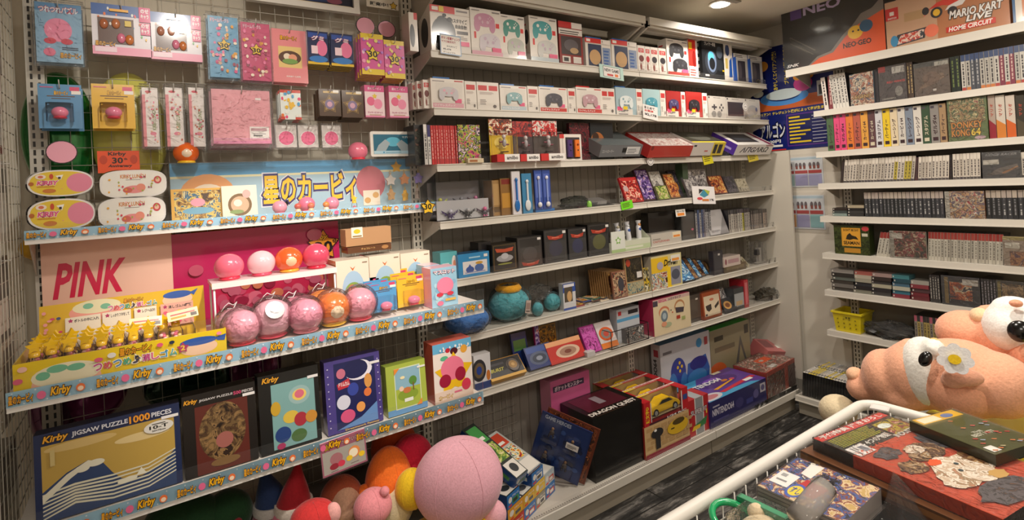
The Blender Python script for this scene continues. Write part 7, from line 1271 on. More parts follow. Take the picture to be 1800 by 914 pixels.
# consoles
zc_ = zd
o, w_, h_ = deckbox('h', (150, 290, 250), -.06, .05, [('r', 0, 0, 1, 1, '#c8c4c0')], '#c8c4c0', 'x', '', '') ; bpy.data.objects.remove(o)
YW = -.075; X0 = hit(*px('h', 285, 350), 1, YW).x; X1 = hit(*px('h', 590, 260), 1, YW).x; zt = hit(*px('h', 290, 235), 1, YW).z; zl = zt-.24
b = MB().box(0, X1-X0, 0, .065, 0, zt-zd, '#c8c8cc', top='#5c98c0').art([('r', 0, 0, 1, 1, '#c4c4c8'), ('r', .05, .84, .22, .88, '#706c70'), ('e', .33, .52, .15, .22, '#2c3c90'), ('e', .22, .30, .09, .24, '#3c74b8'), ('e', .44, .30, .08, .2, '#3c74b8'), ('e', .36, .66, .02, .025, '#e8c020'), ('e', .40, .60, .02, .025, '#e8c020'), ('e', .32, .60, .02, .025, '#e8c020'), ('e', .36, .54, .02, .025, '#e8c020'), ('p', [(.46, .22), (.52, .60), (.90, .66), (.97, .44), (.94, .22), (.6, .14)], '#2c5ca8'), ('e', .74, .56, .18, .10, '#28307c'), ('e', .70, .36, .2, .12, '#3c80c0'), ('e', .77, .86, .06, .07, '#3c8cc0'), ('p', [(.88, .80), (.95, .80), (.95, .92), (.88, .92)], '#a83c48')], X1-X0, zt-zd)
b.art([('v', 'NINTENDO64', .2, .12, .6, .78, '#28242a'), ('r', .3, .82, .8, .92, '#a83c48')], .065, zt-zd, face='left')
tag(b.build('console_box', loc=(X0, YW, zd)), 'tall white console box picturing clear blue hardware', 'console box')
# the lying purple console box
YP = DY+.02; X0 = hit(*px('h', 595, 740), 1, YP).x; X1 = hit(*px('h', 942, 570), 1, YP).x; zt = hit(*px('h', 595, 588), 1, YP).z
w_ = X1-X0; dp = .24
b = MB().box(0, w_, 0, dp, 0, zt-zd, '#28286c').art([('r', 0, 0, 1, 1, '#26245c'), ('t', 'NINTENDO64', .04, .42, .40, .68, '#c8c4d4'), ('r', .05, .74, .16, .80, '#a8a4b8'), ('e', .5, .5, .07, .2, '#3c3870'), ('r', .62, .3, .74, .5, '#3c4084'), ('e', .80, .55, .05, .18, '#58548c'), ('r', .88, .5, .98, .86, '#b8b4c0'), ('e', .93, .68, .035, .12, '#48447c'), ('r', .05, .2, .3, .26, '#4c4880')], w_, zt-zd)
b.art([('r', 0, 0, 1, 1, '#5c3c90'), ('p', [(0, .3), (.4, 1), (0, 1)], '#4ca4d0'), ('p', [(0, 0), (.9, .0), (.8, .12), (.1, .2)], '#4ca0cc'), ('e', .55, .6, .3, .24, '#4c2c78'), ('e', .5, .72, .14, .12, '#7c4cb0'), ('e', .62, .55, .05, .05, '#c87830'), ('e', .72, .5, .04, .05, '#c84868'), ('r', .06, .60, .56, .72, '#28286c'), ('t', 'NINTENDO64', .02, .60, .62, .76, '#f0ece8'), ('e', .12, .16, .18, .15, '#d0ccd4'), ('e', .12, .16, .12, .09, '#c07880'), ('p', [(.3, .2), (.95, .34), (.98, .24), (.34, .12)], '#c83048'), ('p', [(.3, .36), (.7, .48), (.7, .44), (.34, .3)], '#e0a030'), ('r', .76, .18, .9, .28, '#f0ece8'), ('r', .66, .9, .8, .99, '#e0d8c0')], w_, dp, face='top', o=(0, 0, zt-zd))
tag(b.build('console_box', loc=(X0, YP, zd)), 'purple console box lying flat with white block lettering at the deck edge', 'console box')
# green topped box
YG = -.07; X0 = hit(*px('h', 592, 250), 1, YG).x; X1 = hit(*px('h', 835, 180), 1, YG).x; zt = hit(*px('h', 592, 150), 1, YG).z
tag(MB().box(0, X1-X0, 0, .06, 0, zt-zd, '#8c8468', top='#28c840').art([('r', 0, 0, 1, 1, '#90886c'), ('r', .1, .80, .32, .88, '#403c30'), ('r', .1, .62, .6, .70, '#6c6450'), ('e', .15, .3, .22, .16, '#c86030'), ('p', [(.6, .3), (.75, .78), (.9, .3), (.86, .28), (.75, .62), (.66, .28)], '#5c5c58'), ('r', .86, .78, .97, .93, '#38342c'), ('p', [(.2, .1), (.8, .3), (.8, .27), (.24, .08)], '#a8a890')], X1-X0, zt-zd).build('console_box', loc=(X0, YG, zd)), 'khaki console box with a vivid green top standing against the back panel', 'console box')
# orange-red flat box
YO = DY+.03; X0 = hit(*px('h', 935, 500), 1, YO).x; X1 = hit(*px('h', 1135, 420), 1, YO).x; zt = hit(*px('h', 935, 420), 1, YO).z+.01; w_ = X1-X0; X0 += .014
b = MB().box(0, w_, 0, .20, 0, zt-zd, '#c84020').art([('r', 0, 0, 1, 1, '#6c3024'), ('r', .02, .05, .55, .85, pic('#3c2420,#8c3c28,#584c38,#a85c40', 95)), ('r', .62, 0, .74, 1, '#d84820'), ('r', 0, .84, 1, 1, '#c84424')], w_, zt-zd)
b.art([('r', 0, 0, 1, 1, pic('#8c9078,#5c6050,#a84c3c,#d8d0c0,#3c3830', 96)), ('r', .38, .46, .74, .74, '#e86020'), ('e', .5, .6, .06, .06, '#c8c0b0'), ('r', .3, .1, .5, .24, '#e0dcd4'), ('r', 0, 0, 1, .03, '#c84420')], w_, .20, face='top', o=(0, 0, zt-zd))
o = tag(b.build('console_box', loc=(X0, YO, zd), rot=(0, 0, rad(4))), 'orange-red shrink-wrapped box lying flat beyond the purple console box', 'console box')
MB().box(-.003, w_+.003, -.003, .203, 0, zt-zd+.003, 'D').build('clear_wrap', o)
# pink clear box and printed sheets at the corner
Xk = hit(*px('h', 855, 200), 1, -.10).x
tag(MB().box(0, .20, 0, .13, 0, .10, '#b86868').art([('r', .0, .0, 1, .8, '#c8888c'), ('r', .1, .1, .6, .4, '#b04858')], .20, .10).art([('r', .08, .3, .5, .9, '#8c4c50'), ('r', .62, .3, .78, .55, '#e8e4dc')], .20, .13, face='top', o=(0, 0, .10)).build('handheld_box', loc=(Xk+.03, -.135, zd+.09), rot=(rad(22), rad(12), rad(-10))), 'pinkish clear-fronted box tipped up at the corner of the deck', 'box')
tag(MB().box(0, .20, 0, .10, 0, .075, '#6c2c2c').build('stock_box', loc=(Xk+.02, -.12, zd)), 'dark red box under the tipped pinkish box', 'box')
for i, (dx, dy, c) in enumerate(((.0, .0, '#88848c'), (.05, .03, '#a8a498'), (.02, -.04, '#6c6870'))):
    tag(MB().box(0, .26, 0, .20, 0, .006, c).art([('r', .04, .04, .96, .96, pic('grey' if i != 1 else '#a8a498,#c8b848,#5c5c60,#3c3c48,#d8d4c8', 97+i))], .26, .20, face='top', o=(0, 0, .006)).build('magazine', loc=(1.98+dx, -.26+dy, zd+.08+i*.007), rot=(0, 0, .1*i-.08)), ['grey sealed magazine lying in the corner between the shelf runs', 'sealed magazine with yellow patch on top of the grey one', 'dark sealed magazine, topmost in the corner'][i], 'magazine')
tag(MB().box(0, .16, 0, .22, 0, .078, '#585450').build('stock_box', loc=(2.05, -.28, zd)), 'grey stock box under the sealed magazines in the corner', 'box')

# ---------------- disc shelves on the side wall ----------------
RZ = -pi/2
def YC(f, x, X, z0): return solY(px(f, x, 0)[0], X, z0+.02)
def ZC(f, x, y, X, Y): return solZ(px(f, 0, y)[1], X, Y)
def rowC(f, xa, xb, n, yt, z0, vars_, name, label, cat, group, d=.12, lean=0, X=None, gap=1.0):
    X = CX+.012 if X is None else X
    Y0, Y1 = YC(f, xa, X, z0), YC(f, xb, X, z0); w_ = (Y0-Y1)/n; h_ = (ZC(f, 0, yt, X, (Y0+Y1)/2)-z0)/cos(rad(lean)); protos = {}
    for i in range(n):
        v = random.randrange(len(vars_)); loc = (X+random.uniform(0, .004), Y0-i*w_, z0+.0008); rot = (0, rad(lean), RZ)
        # leaning: rotate about the depth axis
        if v not in protos: o = spine(w_*gap, h_, d, **vars_[v]).build(name); protos[v] = o
        else: o = protos[v].copy(); COL.objects.link(o)
        o.rotation_mode = 'XYZ'; o.matrix_world = Matrix.Translation(loc) @ Matrix.Rotation(RZ, 4, 'Z') @ Matrix.Rotation(rad(lean), 4, 'Y')
        tag(o, label, cat, group)
    return w_, h_
def coverC(f, xa, xb, yt, z0, items, c, name, label, cat='game case', t=.014, X=None, lean=0, film=True, side=None):
    X = CX+.006 if X is None else X
    Y0, Y1 = YC(f, xa, X, z0), YC(f, xb, X, z0); w_ = Y0-Y1; h_ = ZC(f, 0, yt, X, (Y0+Y1)/2)-z0
    b = MB().box(0, w_, 0, t, 0, h_, c, side=side).art(items, w_, h_)
    o = tag(b.build(name, loc=(X, Y0, z0+.001), rot=(rad(-lean), 0, RZ)), label, cat)
    if film: MB().box(-.001, w_+.001, -.0028, -.0022, 0, h_, 'D').build('clear_wrap', o)
    return o, w_, h_
# top: arcade system box and racing kit
z0 = CZ[0]; X = CX1+.006
Y0, Y1 = YC('j', 66, X, z0), YC('j', 694, X, z0); w_ = Y0-Y1; h_ = .36
it = [('r', 0, 0, 1, 1, '#1c1a18'), ('r', .10, .80, .22, 1, '#5c3c8c'), ('t', 'NEO', .24, .82, .62, .98, '#c8b8e0'), ('p', [(.26, 0), (.36, .12), (.5, .16), (.62, .36), (.72, .48), (.80, .62), (.9, .66), (1, .80), (1, 0)], '#787068'), ('p', [(.28, 0), (.38, .09), (.52, .13), (.64, .32), (.76, .46), (1, .60), (1, 0)], '#d85420'),
      ('e', .74, .36, .07, .10, '#e8b828'), ('e', .84, .42, .06, .09, '#2c5878'), ('e', .72, .38, .01, .015, '#28242a'), ('e', .77, .38, .01, .015, '#28242a'), ('t', 'NEO·GEO', .62, .15, .88, .23, '#28201c'), ('t', 'SNK', .03, .03, .17, .08, '#e0dcd8', None, .3), ('e', .42, .62, .12, .10, '#3c3a34')]
for i in range(9): it.append(('p', [(.08+.02*i, .52-.03*i), (.085+.02*i, .52-.03*i), (.10+.02*i, .44-.03*i), (.095+.02*i, .44-.03*i)], '#504c44'))
it += [('p', [(.08, .52), (.34, .22), (.35, .23), (.09, .53)], '#504c44'), ('p', [(.08, .42), (.32, .16), (.33, .17), (.09, .43)], '#504c44')]
o = tag(MB().box(0, w_, 0, .16, 0, h_, '#1c1a18').art(it, w_, h_).build('arcade_system_box', loc=(X, Y0, z0+.001), rot=(0, 0, RZ)), 'large black arcade system box with an orange torn-edge foot on the top side shelf', 'console box')
MB().box(-.004, w_+.002, -.005, -.004, 0, h_, 'C').build('clear_wrap', o)
Y0, Y1 = YC('j', 702, X, z0), YC('j', 1462, X, z0); w_ = Y0-Y1
it = [('r', 0, 0, 1, 1, '#b8784c'), ('r', .0, .0, .45, 1, '#c8a080'), ('r', 0, .60, .12, .86, '#c82828'), ('t', 'SWITCH', .02, .62, .10, .66, '#e8e0d8'), ('r', .04, .70, .08, .78, '#e8e0d8'), ('r', .17, .50, .34, .68, '#b89468'), ('p', [(.06, .02), (.10, .26), (.36, .30), (.34, .08)], '#34343a'), ('p', [(.09, .05), (.13, .24), (.34, .27), (.32, .10)], pic('#6c6c78,#c83c28,#e8d0c0,#3c4048', 51)), ('e', .07, .14, .035, .12, '#3c8cb8'), ('e', .40, .20, .06, .13, '#e87858'),
      ('p', [(.34, .50), (.40, .64), (.50, .66), (.60, .60), (.72, .72), (.74, .84), (.60, .80), (.46, .74), (.36, .60)], '#d83c2c'), ('p', [(.52, .54), (.66, .58), (.72, .74), (.64, .68), (.55, .62)], '#e8e4e0'), ('e', .45, .54, .05, .11, '#28242a'), ('e', .45, .54, .03, .07, '#e8b828'), ('e', .36, .62, .03, .08, '#28242a'), ('e', .58, .50, .04, .09, '#28242a'),
      ('t', 'MARIO KART', .55, .34, .96, .50, '#f0ece8', '#58402c', .2), ('t', 'LIVE', .68, .22, .88, .34, '#f0ece8', '#58402c', .2), ('r', .52, .08, .90, .19, '#c83428'), ('t', 'HOME CIRCUIT', .54, .09, .88, .18, '#f4f0e8', None, .2)]
o = tag(MB().box(0, w_, 0, .14, 0, .24, '#b8784c').art(it, w_, .24).build('racing_kit_box', loc=(X, Y0, z0+.001), rot=(0, 0, RZ)), 'orange and tan kart racing kit box beside the big black box', 'console box')
MB().box(-.001, w_+.003, -.004, -.003, 0, .24, 'C').build('clear_wrap', o)
Y0 = YC('j', 1480, X, z0); tag(MB().box(0, .16, 0, .12, 0, .22, '#d0c8bc').art([('r', 0, 0, .06, 1, '#2c5c8c'), ('r', .2, .1, .9, .6, '#c87c50')], .16, .22).build('accessory_box', loc=(X, Y0, z0+.001), rot=(0, 0, RZ)), 'white box with a blue edge at the end of the top side shelf', 'box')
# row 2
z0 = CZ[1]; G = 'game_case'
rowC('j', 312, 340, 1, 478, z0, cs('#e0d8d0'), G, 'white spined case first on the second side shelf', 'game case', 'first white case of second side shelf', lean=-4)
rowC('j', 342, 366, 1, 470, z0, cs('#7c3840', bars=('#c8a8a0',)), G, 'dark red spined case among white ones on the second side shelf', 'game case', 'single dark red case')
rowC('j', 368, 466, 5, 455, z0, cs('#d8d4cc'), G, 'white spined case leaning before the blue and orange cover', 'game case', 'white cases before the blue and orange cover', lean=-4)
coverC('j', 478, 622, 452, z0, [('r', 0, 0, 1, 1, pic('#5c7080,#a8684c,#d8c8b0,#384858', 52)), ('t', 'LEGEND', .1, .2, .9, .32, '#c8a060', '#3c2c28')], '#5c7080', 'game_case', 'blue-grey and orange game cover facing out on the second side shelf')
rowC('j', 626, 652, 1, 430, z0, cs('#38383c'), G, 'black spined case between two facing covers', 'game case', 'single black case between two covers')
coverC('j', 656, 826, 405, z0, [('r', 0, 0, 1, 1, '#443c3c'), ('r', 0, .84, .26, 1, '#a82c28'), ('r', .5, .76, .95, .95, '#b0aca4'), ('t', 'RED WINGS', .3, .50, .95, .56, '#c83430'), ('e', .72, .25, .14, .14, '#8c8880'), ('r', .1, .05, .6, .09, '#8c8880')], '#443c3c', 'game_case', 'charcoal game cover with red lettering and a price label')
rowC('j', 830, 868, 2, 385, z0, cs('#50443c', bars=('#b8a070',)), G, 'dark brown spined case before the large bronze cover', 'game case', 'dark brown cases before the bronze cover')
coverC('j', 874, 1092, 380, z0, [('r', 0, 0, 1, 1, '#5c4c40'), ('r', 0, .86, 1, 1, '#40403c'), ('r', .6, .84, .98, .96, '#a8a498'), ('p', [(.1, .2), (.4, .5), (.8, .62), (.9, .5), (.5, .3)], '#7c6450'), ('e', .5, .5, .24, .2, '#6c5444'), ('r', .52, .12, .62, .18, '#c8c0b8')], '#5c4c40', 'game_case', 'large bronze-brown game cover facing out on the second side shelf')
rowC('j', 1098, 1160, 2, 350, z0, cs('#28302c', bars=('#6c7c48',)), G, 'very dark green spined case after the bronze cover', 'game case', 'dark green cases after the bronze cover')
rowC('j', 1164, 1560, 13, 310, z0, cs('#c0bcb4', '#3c4c70', .18, foot='#a84840')+cs('#b0aca4', '#3c4c70', .18, foot='#c07848')+[dict(c='#7c3848', top='#3c4c70', bars=('#c8a8a0',), sd=3), dict(c='#4c5058', top='#3c4c70', bars=('#a8a8a8',), sd=4)], G, 'tall case with navy top and pale spine on the second side shelf', 'game case', 'navy-topped cases of the second side shelf', d=.13)
# row 3 big-box spines
z0 = CZ[2]; bx = [(336, '#4c6848'), (380, '#d84c7c'), (416, '#d84c7c'), (455, '#d87838'), (500, '#b05c4c'), (546, '#d89c48'), (592, '#5c4044'), (636, '#c8c8cc'), (682, '#e0c030'), (728, '#d8c8a8'), (775, '#c8c4bc'), (822, '#7c8898'), (872, '#d0ccc4'), (924, '#38503c'), (976, '#888480'), (1032, '#a08464')]
nm = ['grey green', 'magenta', 'hot pink', 'orange', 'brick red', 'amber', 'maroon', 'silver white', 'bright yellow', 'cream', 'pale grey', 'steel blue', 'off-white', 'dark green', 'stone grey', 'tan']
for i, (x0, c) in enumerate(bx):
    x1 = bx[i+1][0] if i < len(bx)-1 else 1076
    Xp = CX+.01; Y0, Y1 = YC('j', x0, Xp, z0), YC('j', x1-1, Xp, z0); w_ = Y0-Y1; h_ = ZC('j', 0, 715-(x0-336)*.10-6, Xp, (Y0+Y1)/2)-z0
    rr = random.Random(i); dk_ = '#3c2c30' if i not in (6, 13) else '#c8c0a8'
    o = tag(MB().box(0, w_*.97, 0, .11, 0, h_, c).art([('r', .08, .90, .5, .96, '#48444c'), ('v', rr.choice(['ゼルダ64', 'パーティー', 'スタジアム', 'レーシング', 'カービィ64']), .25, .22, .75, .72, dk_), ('r', .2, .06, .8, .15, dk_)], w_*.97, h_).build('game_box', loc=(Xp, Y0, z0+.001), rot=(0, 0, RZ)), nm[i]+' spined cardboard game box standing on the third side shelf', 'game box')
coverC('j', 1084, 1328, 600, z0, [('r', 0, 0, 1, 1, '#5c7038'), ('r', .05, .42, .95, .95, pic('#7c5c3c,#a88c5c,#4c5c34,#c8b888,#8c3c38', 53)), ('t', 'DONKEY', .08, .28, .88, .44, '#d89030', '#4c2810'), ('t', 'KONG', .08, .10, .55, .27, '#d89030', '#4c2810'), ('t', '64', .58, .10, .82, .27, '#f0d040', '#4c2810'), ('e', .8, .05, .14, .04, '#c8a8b0')], '#5c7038', 'game_case', 'green and gold jungle game cover facing out on the third side shelf')
for i, (x0, x1, c, f2, l) in enumerate(((1336, 1378, '#a8988c', '#8c2c38', 'grey and crimson'), (1382, 1438, '#c8c0b4', '#c87c38', 'pale with orange wedge'), (1444, 1500, '#c8bcb0', '#c8602c', 'pale with red-orange wedge'), (1508, 1560, '#38342c', '#504838', 'very dark'))):
    Xp = CX+.01; Y0, Y1 = YC('j', x0, Xp, z0), YC('j', x1, Xp, z0); w_ = Y0-Y1; h_ = ZC('j', 0, 590, Xp, (Y0+Y1)/2)-z0
    tag(MB().box(0, w_, 0, .11, 0, h_, c).art([('p', [(0, 0), (1, 0), (1, .30), (0, .44)], f2), ('v', 'マリオ', .3, .5, .7, .8, '#a84838')], w_, h_).build('game_box', loc=(Xp, Y0, z0+.001), rot=(0, 0, RZ)), l+' spined game box after the jungle cover', 'game box')
# row 4 leaning pale cases
z0 = CZ[3]
pale = cs('#c8c0b4', '#d8d0c4', .22, ('#38343a',), foot='#504c4c')+cs('#b8b0a4', '#c8c0b4', .22, ('#58504c',), foot='#48444a')
rowC('k', 245, 268, 1, 185, z0, cs('#38302c'), G, 'black spined case leaning first on the fourth side shelf', 'game case', 'first black leaning case', lean=8)
rowC('k', 270, 810, 22, 165, z0, pale+[dict(c='#b8a848', top='#d8d0c4', bars=('#5c5438',), foot='#504c4c', sd=5)], G, 'pale spined case in the long leaning run on the fourth side shelf', 'game case', 'leaning pale cases', lean=7)
rowC('k', 814, 840, 1, 160, z0, cs('#4c3838'), G, 'dark maroon case inside the run of leaning pale ones', 'game case', 'single dark maroon leaning case', lean=6)
rowC('k', 842, 1078, 9, 150, z0, pale, G, 'pale spined case in the middle run between two dark gaps', 'game case', 'middle run of pale cases', lean=4)
rowC('k', 1080, 1106, 1, 140, z0, cs('#22201f'), G, 'black case between the middle and last pale runs', 'game case', 'single black case between runs', lean=3)  # black piece stands in for the shade of an empty gap
rowC('k', 1108, 1322, 8, 130, z0, pale, G, 'pale spined case in the run ending at the racing cover', 'game case', 'pale cases before the racing cover', lean=2)
coverC('k', 1340, 1638, 115, z0, [('r', 0, 0, 1, 1, '#38383a'), ('t', 'RIDGE RACER', .08, .84, .9, .93, '#8c8c8c', None, .3), ('r', .02, .52, .44, .70, '#c8c4b8'), ('p', [(.1, .1), (.4, .36), (.9, .52), (.95, .34), (.6, .16)], '#68605a'), ('p', [(.5, .2), (.9, .44), (.93, .40), (.55, .16)], '#a87850')], '#38383a', 'game_case', 'smoky grey racing game cover with a white price label')
rowC('k', 1640, 1700, 2, 120, z0, pale, G, 'pale spined case after the racing cover', 'game case', 'pale cases after the racing cover')
# row 5
z0 = CZ[4]
def lay(f, x0, x1, y0, z_, h, c, label, name='cartridge', X=None, cat='game cartridge'):
    X = CX+.02 if X is None else X; Y0, Y1 = YC(f, x0, X, z_), YC(f, x1, X, z_)
    return tag(MB().box(0, Y0-Y1, 0, .08, 0, h, c).art([('r', .05, .3, .12, .7, '#c8c4bc')], Y0-Y1, h).build(name, loc=(X, Y0, z_), rot=(0, 0, RZ)), label, cat)
for i, (c, l) in enumerate((('#7c8c88', 'pale green case at the foot of the low pile beside the upright'), ('#3c4444', 'charcoal case in the middle of the low pile'), ('#28201e', 'black case on top of the low pile beside the upright'))): lay('k', 188, 298, 0, z0+.001+i*.0155, .015, c, l, 'game_case', cat='game case')
for i, (c, l) in enumerate((('#2c2c2c', 'black case at the foot of the second low pile'), ('#343434', 'dark grey case in the second low pile'), ('#1c1a1c', 'black case third up in the second low pile'), ('#a89c84', 'beige case on top of the second low pile'))): lay('k', 303, 428, 0, z0+.001+i*.0155, .015, c, l, 'game_case', cat='game case')
dkv = cs('#34363a', '#a89c94', .26, ('#a8a8a8', '#58585c'))+cs('#2c2e30', '#b0a498', .26, ('#78787c',))
rowC('k', 436, 1048, 20, 425, z0, dkv, G, 'black spined case with pale top in the long run on the fifth side shelf', 'game case', 'black-spined cases, first run')
coverC('k', 1056, 1358, 420, z0, [('r', 0, 0, 1, 1, pic('#8c6450,#c8a070,#6c5c70,#d8c8a8,#a83c48', 54)), ('r', 0, 0, .12, 1, '#b8b4a8'), ('t', 'ファイターズ', .4, .14, .8, .3, '#c84850', '#e8e0d0')], '#8c6450', 'game_case', 'crowded tan and violet game cover facing out on the fifth side shelf')
rowC('k', 1368, 1700, 8, 412, z0, dkv, G, 'black spined case with pale top after the crowded cover', 'game case', 'black-spined cases, second run')
# row 6
z0 = CZ[5]
o, w_, h_ = coverC('k', 208, 478, 682, z0, [('r', 0, 0, 1, 1, pic('#2c3418,#3c4820,#20280f,#4c5428', 55)), ('r', .22, .28, .76, .92, '#c8902c'), ('r', .24, .30, .74, .90, '#d89c34'), ('t', "DON'T BE SHY", .28, .80, .72, .88, '#28200f'), ('p', [(.34, .52), (.38, .66), (.46, .74), (.52, .66), (.64, .62), (.70, .52), (.56, .54), (.46, .50)], '#28200f'), ('t', 'SEAMAN', .27, .34, .72, .46, '#28200f'), ('r', .28, .06, .74, .22, '#b8842c'), ('e', .9, .9, .1, .08, '#c04048'), ('r', .80, .64, .96, .74, '#c8c4b0')], '#2c3418', 'game_box', 'dark green box with a yellow warning sign reading SEAMAN', 'game box', t=.06, film=False)
rt = cs('#b8b4a8', '#8c3430', .24, ('#6c6860',))+cs('#a8a498', '#98403a', .24, ('#585450',))
rowC('l', 420, 510, 4, 98, z0, rt, G, 'red-topped slim case leaning beside the yellow warning box', 'game case', 'leaning red-topped cases', lean=12, d=.11)
coverC('l', 512, 735, 95, z0, [('r', 0, 0, 1, 1, '#a8a498'), ('r', .12, .05, 1, 1, pic('#2c2428,#5c4c2c,#8c3434,#c8b898,#384828', 56)), ('r', .06, .72, .36, .92, '#d0ccc0'), ('e', .88, .86, .10, .08, '#b84850')], '#a8a498', 'game_case', 'busy character-crowd style cover with white label on the sixth side shelf')
rowC('l', 742, 1206, 22, 105, z0, rt, G, 'red-topped slim case in the long run on the sixth side shelf', 'game case', 'red-topped cases, long run', lean=3, d=.11)
coverC('l', 1212, 1345, 128, z0, [('r', 0, 0, 1, 1, '#a09080'), ('r', .1, .60, .78, .80, '#d0ccc0'), ('r', .3, .02, 1, .5, pic('#7c4c38,#a87850,#5c3c48,#c8a888', 57)), ('r', 0, .88, 1, 1, '#a89c60')], '#a09080', 'game_case', 'tan cover with a white label at the end of the sixth side shelf')
# row 7 cartridge stacks
z0 = CZ[6]; stacks = [(146, 290, 6, ['#4c4a48', '#6c6864', '#3c3834', '#5c6460', '#2c2a2a', '#8c8884']), (284, 400, 6, ['#78786c', '#28282a', '#34363a', '#9c9888', '#b0a898', '#a86058']), (396, 520, 6, ['#3c3c3c', '#2c2c2e', '#a8a490', '#48484a', '#38302e', '#9c8480']), (522, 632, 6, ['#7c3440', '#3c7084', '#b0b0a0', '#48687c', '#2c4c58', '#447c84']), (636, 752, 5, ['#602c30', '#6c2c34', '#50383c', '#803840', '#98948c'])]
sn = ['first', 'second', 'third', 'fourth', 'fifth']; ln = ['bottom', 'second', 'third', 'fourth', 'fifth', 'top']; cn = dict(zip(['#4c4a48', '#6c6864', '#3c3834', '#5c6460', '#2c2a2a', '#8c8884', '#78786c', '#28282a', '#34363a', '#9c9888', '#b0a898', '#a86058', '#3c3c3c', '#2c2c2e', '#a8a490', '#48484a', '#38302e', '#9c8480', '#7c3440', '#3c7084', '#b0b0a0', '#48687c', '#2c4c58', '#447c84', '#602c30', '#6c2c34', '#50383c', '#803840', '#98948c'],
    ['smoky', 'grey', 'charcoal', 'grey-green', 'black', 'light grey', 'khaki', 'black', 'slate', 'stone', 'beige', 'salmon', 'charcoal', 'black', 'cream', 'grey', 'brown', 'pinkish grey', 'maroon', 'teal', 'cream', 'steel blue', 'navy teal', 'turquoise', 'dark red', 'crimson', 'plum', 'red', 'pale grey']))
for s_, (x0, x1, n, cc) in enumerate(stacks):
    for i in range(n):
        dx = random.uniform(-6, 6); lay('l', x0+dx+s_*0, x1-4+dx, 0, z0+.001+i*.0205, .020, cc[i], '%s cartridge, %s layer of the %s cartridge stack from the yellow-basket end' % (cn[cc[i]], ln[i], sn[s_]), X=CX+.012+random.uniform(0, .01))
rowC('l', 756, 822, 4, 365, z0, cs('#3c3a3a', bars=('#a8a49c',)), G, 'black spined disc case after the cartridge stacks', 'game case', 'dark cases after the stacks')
coverC('l', 832, 1070, 375, z0, [('r', 0, 0, 1, 1, '#34343a'), ('r', .08, .05, .18, .95, '#8c7440'), ('r', .22, .2, .8, .8, pic('#3c3c44,#8c3c28,#c86c38,#d8c8a8,#48404c', 58)), ('r', .56, .72, .96, .92, '#c8c4bc')], '#34343a', 'game_case', 'shiny wrapped cover with orange picture and gold strip on the seventh side shelf')
rowC('l', 1076, 1170, 5, 390, z0, cs('#38383a', bars=('#88848c',)), G, 'black spined disc case between the two wrapped covers', 'game case', 'dark cases between wrapped covers')
coverC('l', 1174, 1345, 402, z0, [('r', 0, 0, 1, 1, '#38342e'), ('r', .04, .05, .16, .95, '#8c7c40'), ('r', .2, .1, .98, .9, pic('#3c3830,#7c6448,#a88c68,#50443c', 59))], '#38342e', 'game_case', 'dark brown wrapped cover above the white eyed plush')
# row 8
z0 = CZ[7]; X = CX+.01
Y0, Y1 = YC('l', 172, X, z0), YC('l', 322, X, z0); bw = Y0-Y1; bh = ZC('l', 0, 592, X, Y0)-z0+.0
b = MB(); k = 1.14
def frus(w0, d0, w1, d1, h, t, c, cy):
    for s_ in (0, t):
        a = [(-w0/2+s_, cy-d0/2+s_, s_*.5), (w0/2-s_, cy-d0/2+s_, s_*.5), (w0/2-s_, cy+d0/2-s_, s_*.5), (-w0/2+s_, cy+d0/2-s_, s_*.5), (-w1/2+s_, cy-d1/2+s_, h), (w1/2-s_, cy-d1/2+s_, h), (w1/2-s_, cy+d1/2-s_, h), (-w1/2+s_, cy+d1/2-s_, h)]
        b.add(a, [(0, 1, 5, 4), (1, 2, 6, 5), (2, 3, 7, 6), (3, 0, 4, 7), (3, 2, 1, 0)], c)
frus(bw, .13, bw*1.18, .15, bh, .003, 'V#d8c41c', .07)
o = tag(b.build('plastic_basket', loc=(X+.0, (Y0+Y1)/2, z0+.001), rot=(0, 0, RZ)), 'translucent yellow plastic basket on the lowest side shelf', 'basket')
b = MB(); w1, d1 = bw*1.18, .15
for (x0, x1, y0, y1) in ((-w1/2-.006, w1/2+.006, .07-d1/2-.006, .07-d1/2+.004), (-w1/2-.006, w1/2+.006, .07+d1/2-.004, .07+d1/2+.006), (-w1/2-.006, -w1/2+.004, .07-d1/2+.004, .07+d1/2-.004), (w1/2-.004, w1/2+.006, .07-d1/2+.004, .07+d1/2-.004)): b.box(x0, x1, y0, y1, bh-.002, bh+.008, 'V#e0cc28')
b.build('rim', o)
h_b = MB()
for i in range(4):
    for j in range(3): h_b.art([('e', -bw*.36+bw*.24*i, bh*(.25+.22*j), .004, .004, '#7c6c10')], 1, 1, o=(0, .004-.004*(j+1), 0))
h_b.art([('r', -bw*.15, bh*.70, bw*.2, bh*.86, '#b8a828'), ('r', -bw*.05, bh*.73, bw*.02, bh*.82, '#5c5418'), ('r', bw*.06, bh*.73, bw*.14, bh*.82, '#5c5418')], 1, 1, o=(0, -.003, 0)); h_b.build('printed_marks', o)
Yb = YC('l', 500, CX+.05, z0); crumple('cable_bag', CX+.075, Yb, z0+.001, .055, .13, .035, 'V#2a2826', 'black cables bundled in a clear bag beside the yellow basket', seed=21, amp=.4)
crumple('clear_bag', CX+.06, Yb-.02, z0+.0005, .062, .145, .042, 'D', 'crinkly clear bag wrapped round the black cables', seed=22, amp=.3)
rowC('l', 665, 900, 12, 628, z0, cs('#8c8478', '#b05c70', .2, ('#3c3438',))+[dict(c='#a89458', top='#38343a', bars=('#3c3438',), sd=1), dict(c='#c0b8b0', top='#a85468', bars=('#4c4448',), sd=2), dict(c='#48504c', top='#b0a8a0', bars=('#c8c0b8',), sd=4)], G, 'small multicoloured disc case in the short run above the peach plush', 'game case', 'short run of mixed cases')
